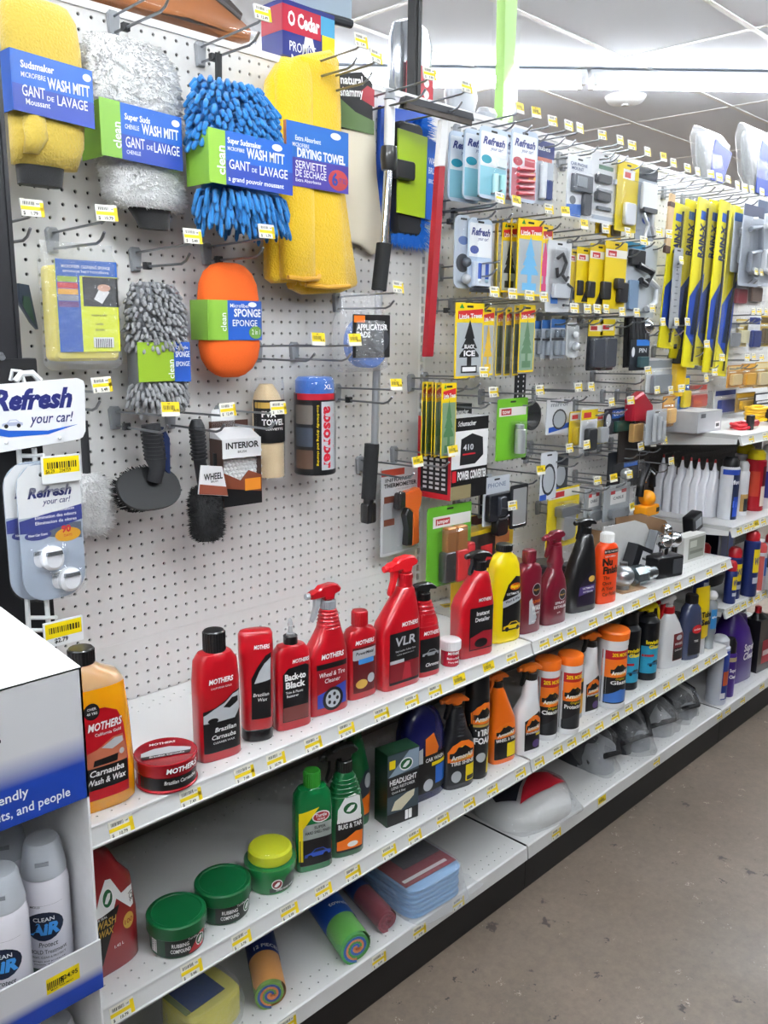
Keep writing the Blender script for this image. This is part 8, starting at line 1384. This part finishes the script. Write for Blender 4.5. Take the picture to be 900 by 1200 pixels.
# packs of the far bay
WC = '#dfd21c'
for i, q in enumerate([((79.16,-7.00,22.40,4.51,18.42), -3), ((85.90,-5.40,20.89,4.33,21.19), -5), ((86.24,-7.00,19.74,4.91,22.42), 2), ((93.01,-5.40,19.78,4.42,23.02), -3), ((94.11,-6.40,18.78,4.79,24.02), 3), ((101.04,-5.20,18.02,5.12,24.91), 0)]):
    bx, rz = q; X, y, Zb, W, Hh = bx; t = thing('wiper_pack', 'tall yellow and blue wiper blade pack, %s from the left' % ORD[i], 'wiper blade', (X, y, Zb), rz, 'wiper blade packs', 0, 3.5); w = W*.42
    b = MB(); b.prism(rrect(-w, w, 0, Hh, .2), -.12, .12, .02); o = b.build('backing_card', mat(WC, .4), t); sf = flat(-.12)
    decal(o, 'blue_curve', mat('#24449a', .4), sf, [(-w, Hh*.2), (w*.5, Hh*.12), (w, Hh*.3), (w, Hh*.58), (0, Hh*.5), (-w, Hh*.42)], .01, 1, 3); decal(o, 'dark_window', mat('#1d2a44', .3), sf, [(-w*.3, Hh*.2), (w*.6, Hh*.2), (w*.6, Hh*.5), (0, Hh*.45)], .014, 1, 3)
    letter(o, mat('#1b2a5c', .4), sf, [('RAIN-X', w*.8, 0, Hh*.76, {'rot': 90, 'w': Hh*.2, 'b': .05})], .016); decal(o, 'blue_square', mat('#2a5ab4', .4), sf, rrect(-w*.5, w*.5, Hh*.88, Hh*.93, 0), .014)
    b = MB(); b.tube([(w*.2, -.35, .8), (w*.3, -.45, Hh*.5), (w*.2, -.35, Hh*.95)], .16, 6); b.build('wiper_blade', mat('#15161a', .5), t); b = MB(); b.prism(rrect(w*.0, w*1.1, .3, Hh-.3, .2), -.7, -.12, .12); b.build('clear_sleeve', clear(), t)
card('grey_card', 'grey perforated card strip between the wiper packs', 'pack', (79.76,-7.60,24.98,2.41,10.25), '#a3a7ac', [('o', .5, .2+.08*i, .2, .008, '#6a6e74') for i in range(8)])
def filler(kind, bx, c1, c2, label, group=None): return card(kind, label, 'pack', bx, c1, [('r', .05, .95, .76, .95, c2), ('s', .15, .85, .12, .6, .7, c2, .2, .3), ('r', .1, .6, .66, .72, '#e6e6e4'), ('b', .04, .96, .04, .74, 1.0)], group=group)
for i, bx in enumerate([(102.42,-6.00,33.34,5.48,8.40), (104.15,-7.00,31.40,7.50,11.58), (111.44,-6.40,31.72,9.38,12.53)]): card('hose_pack', ['grey clear pack with pale strap beside the wiper packs', 'large clear pack with a navy header and grey hose loops', 'clear blister pack with white hose loops at the right edge'][i], 'pack', bx, ['#b5bac2', '#aab1bd', '#c2c8d2'][i], [('r', 0, 1, .86, 1, ['#3a6aa8', '#2b3350', '#33425e'][i]), ('T', [(.25, .5, .7), (.7, .6, .75), (.8, .6, .45), (.3, .6, .4), (.3, .6, .2), (.75, .5, .15)], .42, ['#8a8f96', '#777d88', '#e2e6ea'][i], 0, 'hose'), ('b', .03, .97, .03, .84, 1.2)], .05, .5)
FB = [('red_tape_pack', (105.61,-5.00,28.41,6.00,4.55), '#ddd8d2', '#8a2230', 'dark red and white pack under the hose packs'), ('fitting_pack', (111.56,-5.00,28.82,6.04,4.68), '#b8b2ac', '#6d5a50', 'grey fittings pack right of the dark red pack'),
      ('bit_pack', (104.98,-5.00,21.91,5.07,4.40), '#c9c6c0', '#8d8f92', 'small silver parts pack above the brown fuse packs'), ('bit_pack', (108.43,-5.00,22.42,4.59,4.21), '#d9b62a', '#e2d9b0', 'small yellow parts pack above the brown fuse packs'), ('bit_pack', (111.66,-5.60,21.60,4.77,5.61), '#e3e3e3', '#2c3a78', 'slim white and navy parts pack near the right edge'), ('bit_pack', (118.20,-5.00,22.36,6.14,4.97), '#c9a41c', '#5a4a2a', 'yellow wedge shaped pack at the right edge'),
      ('fuse_card', (105.57,-5.60,16.12,5.17,3.46), '#c28a3a', '#d9c08a', 'brown fuse pack, first of three'), ('fuse_card', (110.85,-5.60,15.91,5.46,3.82), '#bf8a34', '#e0a83a', 'brown fuse pack, second of three'), ('fuse_card', (116.80,-5.60,15.68,6.51,4.22), '#c7a052', '#d8c79a', 'brown fuse pack, third of three'),
      ('gauge_pack', (82.05,-5.00,15.59,7.45,5.38), '#d4d6d8', '#8f959c', 'white pack with grey print left of the bottle jack'), ('brush_pack', (81.46,-7.00,11.77,3.52,4.23), '#c98a3c', '#e0b060', 'amber pack below the bottle jack'), ('blue_box_pack', (87.79,-6.00,13.43,3.22,4.98), '#2a62b4', '#e0c21a', 'slim blue and yellow box right of the bottle jack'),
      ('red_parts_pack', (96.40,-4.00,13.06,6.99,3.87), '#b5a29a', '#a33a30', 'pack of red and grey small parts above the boxes'), ('terminal_pack', (111.46,-2.00,11.22,8.74,4.25), '#d9dbde', '#2c3f8a', 'white pack with blue and red terminals behind the cables'), ('amber_pack', (114.85,-4.00,11.73,7.76,3.14), '#a8874a', '#d6a62c', 'amber striped pack above the yellow cable'), ('size_chart', (118.46,-6.00,9.92,10.03,4.92), '#1b1c1f', '#d9d9da', 'black sign board with white lines at the right edge')]
for k, bx, a, c, l in FB: filler(k, bx, a, c, l)
t = thing('bottle_jack', 'yellow and black bottle jack hanging pack in the far bay', 'jack', (86.98,-5.00,15.62)); b = MB(); b.cyl(0, 0, 0, 4.6, 1.4, 20, bev=.1); b.build('jack_body', mat('#e0b51c', .35), t); b = MB(); b.cyl(0, 0, 4.6, 6.6, 1.6, 18, 1.0, bev=.1); b.prism(rrect(-2.2, 2.2, 6.6, 7.3, .2), -.5, .5, .1); b.build('jack_head', mat('#1b1c1f', .4), t)

# ================================================================ far shelves and the right end of the top shelf
def boxed(name, label, cat, p, dims, rz, m, prints=(), rx=0, ry=0):
    t = thing(name, label, cat, p, rz, None, rx, ry); a, c, h = dims
    b = MB(); b.box(-a/2, a/2, 0, c, 0, h); b.build('carton', m, t)
    for k, pr in enumerate(prints): decal(t, pr[0], mat(pr[5], .4), flat(0), rrect(pr[1]*a-a/2, pr[2]*a-a/2, pr[3]*h, pr[4]*h, 0), .012+.006*k, 6, 6)
    return t
t = boxed('kit_box', 'flat grey boxed kit lying on the top far shelf', 'box', (87.67,-10.24, ZA+.02), (7.6, 5, 2.9), 0, mat('#a9abae', .4, 0, 'card'), [('pale_band', 0, .97, .05, .95, '#b5b7ba'), ('code_label', .72, .94, .12, .45, '#e4e4e4'), ('code_bars', .76, .9, .2, .36, '#3a3a3c'), ('name_print', .1, .3, .7, .9, '#55585d')])
def cable(label, p, col, seed, loops=4, r=2.0, rz=0):
    rnd = random.Random(seed); t = thing('jumper_cable', label, 'cable', p, rz); b = MB()
    for k in range(loops):
        pts = [(r*1.5*math.cos(a)+rnd.uniform(-.2, .2), r*math.sin(a)+rnd.uniform(-.2, .2), .3+.42*k+.1*math.sin(3*a)) for a in [2*PI*i/14 for i in range(15)]]; b.tube(pts, .25, 7)
    b.build('cable_coil', mat(col, .4), t); b = MB(); b.prism([(-.5, 0), (.5, 0), (.7, 2.1), (-.7, 2.1)], -r-.45, -r+.3, .1); b.build('cable_tie', INK, t)
    b = MB(); b.prism([(0, .3), (2.2, .2), (2.6, .7), (2.2, 1.2), (0, 1.0)], -.4, .4, .1, M=Matrix.Translation((r*1.4, -.6, 0))); b.build('cable_clamp', mat('#a01a24', .4), t); return t
cable('red jumper cable coil left of the grey kit box', (87.46,-5.80, ZA+.02), '#b21f2b', 1, 3, 1.3); cable('red and black cable ends right of the grey kit box', (94.50,-11.87, ZA+.02), '#c0222e', 2, 2, 1.2); cable('bright yellow cable coil near the right end of the top far shelf', (103.63,-10.47, ZA+.5), '#e6b414', 3, 5, 1.5)
# white oil bottles
first = None
for i in range(7):
    x, y = [(91.55,-2.54), (91.34,-4.09), (91.23,-5.70), (91.27,-7.02), (91.22,-8.22), (91.51,-9.33), (91.81,-10.42)][i]
    lab = 'white square bottle with red tipped spout, %s in the row from the left' % ORD[i]
    if first is None:
        t = thing('oil_bottle', lab, 'bottle', (x, y+.7, ZB+.01), -3, 'white bottles with red tipped spouts'); WB = mat('#e2e3ea', .35, 0, 'gloss')
        b = MB(); b.loft([(0, 0, 0, 1.1, .62, 6), (.1, 0, 0, 1.16, .66, 6), (4.6, 0, 0, 1.16, .66, 6), (5.4, .1, 0, .75, .6, 4), (5.7, .1, 0, .6, .55, 3), (6.7, .1, 0, .6, .55, 3)], 24); b.build('bottle', WB, t)
        b = MB(); b.loft([(6.7, .1, 0, .45, .45, 2), (6.9, .1, 0, .32, .32, 2), (8.0, .1, 0, .13, .13, 2)], 14); b.build('spout', WB, t); b = MB(); b.loft([(7.9, .1, 0, .2, .2, 2), (8.4, .1, 0, .12, .12, 2)], 10); b.build('red_tip', mat('#a5202a', .4), t); first = t
    else:
        c = copy_tree(first); c.location = (x*S, (y+.7)*S, (ZB+.01)*S); c['label'] = lab
def spraycan(label, p, h, r, col, capc, feats, name='spray_can', dome=True, cap_h=1.6):
    t = thing(name, label, 'spray can', p, -40); b = MB(); b.loft([(0, 0, 0, r*.95, r*.95, 2), (.1, 0, 0, r, r, 2), (h, 0, 0, r, r, 2), (h+.35, 0, 0, r*.75, r*.75, 2)], 24); b.build('can', mat(col, .28, .2), t)
    b = MB(); b.loft([(h+.2, 0, 0, r*.85, r*.85, 2), (h+cap_h*.7, 0, 0, r*.85, r*.85, 2), (h+cap_h, 0, 0, r*.55, r*.6, 2)], 22); b.build('cap', mat(capc, .35), t); sf = round_surf(r)
    for k, f in enumerate(feats):
        if f[0] == 'r': decal(t, 'label_panel', mat(f[5], .4), sf, rrect(f[1]*r, f[2]*r, f[3]*h, f[4]*h, .05), .012+.006*k)
        else: letter(t, mat(f[5], .4), sf, [(f[1], f[2], f[3]*r, f[4]*h, {'w': f[6]*r, 'b': .03})], .016+.006*k)
    return t
spraycan('blue and white aerosol can with black cap in front of the white bottles', (92.42,-11.80, ZB+.01), 7.4, 1.35, '#e2e4ea', '#16171a', [('r', -.1, .96, .0, .97, '#1d2440'), ('r', -.96, .96, .88, .98, '#24429c'), ('r', .1, .9, .06, .45, '#2c4fb8'), ('t', 'fuel', .6, .4, .7, '#f0f0f0', 1.0), ('t', 'IT', .9, .45, .25, '#5a7ae0', .8)])
spraycan('white bottle with red tip right of the blue aerosol can', (96.24,-12.09, ZB+.01), 6.4, 1.0, '#e6e6ea', '#c9c9cc', [('r', -.5, .9, .1, .5, '#b8925a'), ('r', .0, .9, .1, .4, '#2a2c30')], 'additive_bottle')
spraycan('red extinguisher style can with yellow and red nozzle near the right edge', (101.54,-11.87, ZB+.01), 7.6, 1.5, '#a81a26', '#e6d21c', [('r', -.8, .0, .3, .8, '#c2402a'), ('r', .2, .9, .1, .5, '#e0cfc0'), ('r', .3, .9, .5, .9, '#5a1418')]); spraycan('white can with yellow nozzle behind the red can', (103.66,-9.29, ZB+.01), 8.0, 1.5, '#d6d6d8', '#e6d21c', [('r', -.5, .9, .2, .6, '#c02a30')]); spraycan('white and navy can at the right edge of the second far shelf', (105.2, -12.6, ZB+.01), 8.2, 1.5, '#dddde2', '#e8e8ea', [('r', -.96, .96, .2, .7, '#2f3580')])
# blue and yellow cans with red caps
for (q, h, r, l) in (((90.20,-14.21), 4.6, .85, 'small blue and yellow spray can with red cap, front of the third far shelf'), ((93.0, -13.4), 6.0, 1.1, 'medium blue and yellow spray can with red top behind the small one'), ((95.98,-14.58), 8.2, 1.15, 'tall blue and yellow spray can with red top, tallest of the blue cans'), ((90.4, -9.8), 6.4, 1.1, 'blue and yellow spray can half hidden behind the shelf end')):
    spraycan(l, (*q, ZC+.01), h, r, '#20306e', '#b51c26', [('r', -.2, .96, .45, .88, '#ecd21c'), ('t', 'WD', .9*r, .45, .6, '#22307a', 1.0), ('r', -.1, .96, .25, .36, '#c9ced8')])
spraycan('pale red and blue bottle right of the tall blue can', (100.24,-14.42, ZC+.01), 5.6, .9, '#c9c3c6', '#c84a4a', [('r', -.9, .1, .0, .95, '#d0605a'), ('r', .2, .9, .4, .9, '#3f62a8')]); spraycan('white bottle with red cap at the right edge of the third far shelf', (101.95,-15.44, ZC+.01), 7.0, 1.4, '#c9cbd0', '#c0202c', [('r', -.9, .9, .5, .8, '#2c2e34')])
t = boxed('oil_jug', 'dark navy oil jug standing at the back of the third far shelf', 'jug', (106.41,-8.42, ZC+.01), (4.0, 1.8, 10.0), 0, mat('#17224e', .35, 0, 'gloss'), [('label_panel', .3, .9, .2, .7, '#22357a')]); t.location.y = -6*S; b = MB(); b.cyl(-1.5, 1.7, 10, 10.9, .8, 16); b.build('cap', INK, t)
t = boxed('oil_jug', 'dark navy oil jug at the back near the right edge', 'jug', (110.34,-9.34, ZC+.01), (4.0, 3.4, 10.0), 0, mat('#15204a', .35, 0, 'gloss'), [('label_panel', .1, .8, .2, .7, '#2a4aa0')]); t.location.y = -5.5*S; b = MB(); b.cyl(-1.5, 1.7, 10, 10.9, .8, 16); b.build('cap', INK, t)
t = thing('drain_pan', 'black round pan on the third far shelf behind the blue cans', 'pan', (98.0, -5.6, ZC+.01)); b = MB(); b.loft([(0, 0, 0, 4.2, 3.8, 2.4), (1.8, 0, 0, 4.6, 4.2, 2.4), (2.0, 0, 0, 4.9, 4.5, 2.4), (2.2, 0, 0, 4.7, 4.3, 2.4)], 28); b.build('pan', mat('#17181a', .4), t); b = MB(); b.cyl(0, 0, 2.2, 5.4, 1.2, 18); b.build('funnel', mat('#1d2230', .4), t)
# bottom deck of the far bay
t = thing('cleaner_jug', 'large purple cleaner jug on the bottom deck of the far bay', 'jug', (99.0, -14.0, ZD+.01), -8); PU = mat('#3d1f7c', .3, 0, 'gloss')
R = [(0, 0, 2.4, 3.2, 2.3, 4), (.2, 0, 2.4, 3.35, 2.4, 4), (5.6, 0, 2.4, 3.35, 2.4, 3.6), (8.2, -.2, 2.4, 2.7, 2.1, 3), (10.2, -.6, 2.4, 1.5, 1.4, 2.6), (11, -.8, 2.4, .85, .85, 2)]; b = MB(); b.loft(R, 28); b.build('jug', PU, t); ribbed_cap(t, -.8, 2.4, 10.9, 11.9, .95, PLB); sf = loft_surf(R)
b = MB(); b.tube([(.6, 2.4, 10.2), (2.6, 2.4, 9.6), (3.3, 2.4, 7.6), (3.2, 2.4, 5.6)], .55, 10); b.build('handle', PU, t); letter(t, WH, sf, [('Super', 1.1, 1.1, 5.0, {'w': 3.2, 'b': .03, 'sh': .2}), ('Clean', 1.1, 1.1, 3.6, {'w': 3.2, 'b': .03, 'sh': .2})], .03)
spraycan('tall blue and white aerosol can before the purple jug', (88.6, -14.2, ZD+.01), 8.6, 1.45, '#c3c8d2', '#c9ccd2', [('r', .0, .96, .1, .96, '#1f3a8c'), ('r', .1, .96, .35, .6, '#c8552a'), ('o' if 0 else 'r', -.1, .5, .12, .22, '#e8e8ea')]); spraycan('slim purple aerosol can with black cap before the purple jug', (92.2, -14.3, ZD+.01), 6.6, 1.0, '#41257e', '#141416', [('r', -.96, .96, .84, .94, '#c8b98a'), ('t', 'Super', .5, .3, .6, '#f0f0f0', 1.2), ('t', 'Clean', .5, .3, .45, '#f0f0f0', 1.2)], cap_h=2.4)
t = boxed('oil_bottle', 'black oil bottle with red label at the right edge of the bottom deck', 'bottle', (106.31,-14.42, ZD+.01), (5, 2.6, 8.6), -6, mat('#1a1a1c', .35, 0, 'gloss'), [('label_panel', .25, .95, .15, .6, '#a02230'), ('label_line', .3, .9, .3, .4, '#d9c8c8')]); b = MB(); b.loft([(8.6, -.6, 1.3, 1.6, 1.1, 2.4), (9.6, -1.2, 1.3, .6, .6, 2)], 18); b.build('shoulder', mat('#1a1a1c', .35, 0, 'gloss'), t); b = MB(); b.cyl(-1.2, 1.3, 9.5, 10.6, .5, 14); b.build('cap', mat('#b81e2a', .4), t)
# hitch parts at the right end of the middle bay's top shelf
def hx(p): return p[0]
CH = chrome()
x, y, _ = 61.58,-12.60,-4.61
t = thing('hitch_ball', 'dull steel hitch ball lying on a brown card beside the orange bottle', 'hitch ball', (x, y, Z1+.1)); b = MB(); b.ball(0, 0, 1.55, 1.35, 24); b.build('ball', mat('#b9bec2', .3, .9), t); b = MB(); b.cyl(0, 0, 0, .5, .8, 18); b.build('ball_neck', steel(), t); b = MB(); b.cyl(.3, .2, 2.7, 3.2, .5, 16); b.build('nut', steel(), t)
t = thing('brown_card', 'flat brown card lying under the steel hitch ball', 'card', (x+.4, y-.6, Z1+.005), -10); b = MB(); b.box(-2.2, 2.4, -.9, 2.0, 0, .06); b.build('card', mat('#9a7a5c', .7, 0, 'card'), t); b = MB(); b.box(-1.5, 1.5, -.6, 1.2, .065, .07); b.build('print', mat('#b89a78', .6), t)
x, y, z = 65.22,-13.20,-5.54
t = thing('hitch_pin', 'bright threaded hitch shank with collar lying beside the steel ball', 'hitch pin', (x, y, Z1+1.3), -12); M9 = Matrix.Rotation(PI/2, 4, 'Y'); b = MB(); b.cyl(0, 0, -1.9, .1, 1.25, 8, M=M9); b.build('hex_collar', mat('#b4c4cc', .2, .9), t); b = MB(); b.cyl(0, 0, .1, .9, 1.0, 18, M=M9); b.cyl(0, 0, .9, 2.3, .75, 18, M=M9, bev=.1); b.build('shank', mat('#c4ccd2', .2, .95), t)
def chrome_ball(label, p, r, stem=1.6):
    t = thing('hitch_ball', label, 'hitch ball', p); b = MB(); b.ball(0, 0, 0, r, 22); b.build('chrome_ball', CH, t); b = MB(); b.cyl(0, 0, -stem-r, -r*.8, r*.55, 16); b.cyl(0, 0, -stem-r-.2, -stem-r+.1, r*.8, 16); b.build('ball_neck', CH, t); return t
x, y, z = 71.00,-13.00,-5.84
t = thing('ball_mount', 'black square ball mount with chrome ball at the shelf front', 'ball mount', (x, y, Z1+.02), -16); b = MB(); b.prism(rrect(-2.3, 2.3, 0, 2.7, .2), -1.3, 1.3, .12); b.build('square_tube', mat('#17181b', .35, .3), t); b = MB(); b.prism(rrect(.4, 2.0, .4, 2.3, .1), -1.36, -1.25, 0); b.build('tube_opening', mat('#3b3d42', .4), t); b = MB(); b.cyl(0, 0, 2.7, 3.6, .65, 16); b.build('ball_neck', CH, t); b = MB(); b.ball(0, 0, 4.4, 1.0, 22); b.build('chrome_ball', CH, t)
chrome_ball('chrome hitch ball standing behind the black ball mount', (77.44,-11.20,-2.72), 1.1); chrome_ball('smallest chrome hitch ball at the back beside the brown flap', (79.52,-9.00,-2.00), .8)
t = chrome_ball('chrome hitch ball under a tilted black mount above the pale box', (84.78,-10.60,-3.67), 1.2); b = MB(); R3 = Matrix.Rotation(-.25, 4, 'Y'); b.prism(rrect(-1.7, 1.3, 1.1, 3.6, .2), -.8, .8, .12, M=R3); o = b.build('black_mount', mat('#17181c', .3, .4), t); b = MB(); b.prism(rrect(-.9, .9, 1.7, 2.9, .1), -.84, -.8, 0, M=R3); b.build('label', mat('#9fa3a8', .4), o)
(X, y, z), poly = ((78.59,-7.60,-10.04),[(-10.54, 11.07), (-3.76, 10.66), (3.37, 8.66), (9.55, 3.25), (10.94, 0.0), (-9.55, 3.14)])
BR = mat('#8a6a4c', .7, 0, 'card'); t = thing('open_carton', 'open brown carton with a raised flap behind the hitch balls', 'carton', (X, y, Z1+.01)); b = MB(); b.prism([(p[0], max(0, p[1]+z-Z1) if p[1] > .8 else 0) for p in poly], 0, .15); b.build('raised_flap', BR, t); b = MB(); x0 = min(p[0] for p in poly); x1 = max(p[0] for p in poly); b.box(x0, x1, .15, 3.6, 0, .12); b.box(x0, x0+.15, .15, 3.6, 0, 5); b.build('carton_base', BR, t)
(X, y, z), poly = ((70.67,-9.40,-7.63),[(-8.65, 8.65), (-0.79, 8.33), (2.04, 7.45), (7.05, 2.63), (8.21, 0.0), (-7.86, 2.0)])
t = thing('open_carton', 'open pale grey carton flap leaning behind the orange polish bottle', 'carton', (X, y, Z1+.01)); b = MB(); b.prism([(p[0], max(0, p[1]+z-Z1) if p[1] > 1.2 else 0) for p in poly], 0, .15); b.build('front_flap', mat('#cfcfcd', .6, 0, 'card'), t); b = MB(); x0 = min(p[0] for p in poly); x1 = max(p[0] for p in poly); b.box(x0, x1, .15, 1.5, 0, .12); b.build('carton_base', mat('#c9c9c7', .6, 0, 'card'), t)
x, y, z = 80.81,-12.60,-8.20
t = boxed('part_box', 'pale printed part box with olive label at the end of the top shelf', 'box', (x, y, Z1+.01), (5.6, 1.8, 3.6), -4, mat('#d3d3cf', .5, 0, 'card'), [('olive_label', .22, .97, .1, .9, '#8d8f84'), ('pale_label', .28, .6, .55, .8, '#c2c4ba'), ('dark_line', .28, .9, .3, .42, '#6a6c60')])
x, y, z = 67.57,-11.40,-4.60
t = boxed('part_box', 'black part box with white label leaning behind the threaded shank', 'box', (x, y, Z1+.45), (3.4, 1.6, 3.6), -8, mat('#1d1e22', .4), [('label', .38, .98, .05, .85, '#d6d7da'), ('label_line', .45, .9, .55, .62, '#5a5c60'), ('label_line', .45, .9, .3, .38, '#5a5c60')], 0, 22)
x, y, z = 72.73,-10.80,-4.31
t = boxed('part_box', 'second small part box with white label behind the black labelled one', 'box', (x, y, Z1+.6), (2.4, 1.2, 4.4), 0, mat('#6f7276', .4), [('label', .1, .95, .2, .9, '#cfd1d4'), ('label_line', .2, .85, .6, .68, '#5a5c60')], 0, 24)
t = thing('hitch_cover', 'bright orange hitch ball cover hanging left of the white bottles', 'hitch cover', (78.00,-6.60,-0.11)); OG = mat('#ee9a12', .4); b = MB(); b.prism(rrect(-1.9, 1.9, 0, 1.4, .25), -1.0, 1.0, .2); b.build('cover_base', OG, t); b = MB(); b.ball(0, 0, 2.3, 1.15, 20); b.build('cover_ball', OG, t); b = MB(); b.box(.9, 1.7, -1.05, -1.0, .4, 1.0); b.build('dark_slot', INK, t)
t = thing('paper_tag', 'small yellow paper ticket lying on the top shelf behind the red detailer bottle', 'ticket', (41.81,-2.12, Z1+.005), -20); b = MB(); b.box(-1.1, 1.1, -.6, .6, 0, .02); b.build('paper', mat('#d9b93c', .5), t); b = MB(); b.box(-.9, .3, -.3, .1, .021, .026); b.build('print', mat('#8a7a3a', .5), t)
# goods behind the maroon bottles
for i, (q, l) in enumerate([((52.12,-8.03), 'black ribbed tub behind the maroon spray bottle'), ((53.58,-11.27), 'black ribbed tub behind the black spray bottle')]):
    t = thing('black_tub', l, 'tub', (*q, Z1+.01)); b = MB(); b.loft([(0, 0, 0, 1.5, 1.5, 2), (3.2, 0, 0, 1.8, 1.8, 2), (3.3, 0, 0, 2.0, 2.0, 2), (3.9, 0, 0, 2.0, 2.0, 2)], 26); b.build('tub', mat('#1a1b1e', .45), t); b = MB(); b.cyl(0, 0, 3.9, 4.3, 1.9, 26, bev=.1); b.build('lid', mat('#232428', .45), t)
t = thing('open_carton', 'low brown carton behind the maroon bottles', 'carton', (54.45,-5.49, Z1+.01)); t.location.y = -3.4*S; b = MB(); b.prism([(-7, 0), (7, 0), (7, 2.2), (0, 3.2), (-7, 6.0)], 0, .15); b.build('front_flap', BR, t); b = MB(); b.box(-7, 7, .15, 2.6, 0, .12); b.build('carton_base', BR, t)
t = boxed('kit_carton', 'yellow and black kit carton behind the red detailer sprayer', 'box', (43.02,-4.59, Z1+.01), (5.2, 2.0, 9.0), 0, mat('#d9b41c', .4, 0, 'card'), [('dark_panel', 0, 1, .5, .95, '#2a2420'), ('dark_panel', .1, .9, .1, .3, '#2a2420'), ('pale_panel', .1, .6, .32, .46, '#dcdcd6'), ('red_mark', .5, .9, .6, .8, '#b82a2c')]); t.location.y = -5.2*S
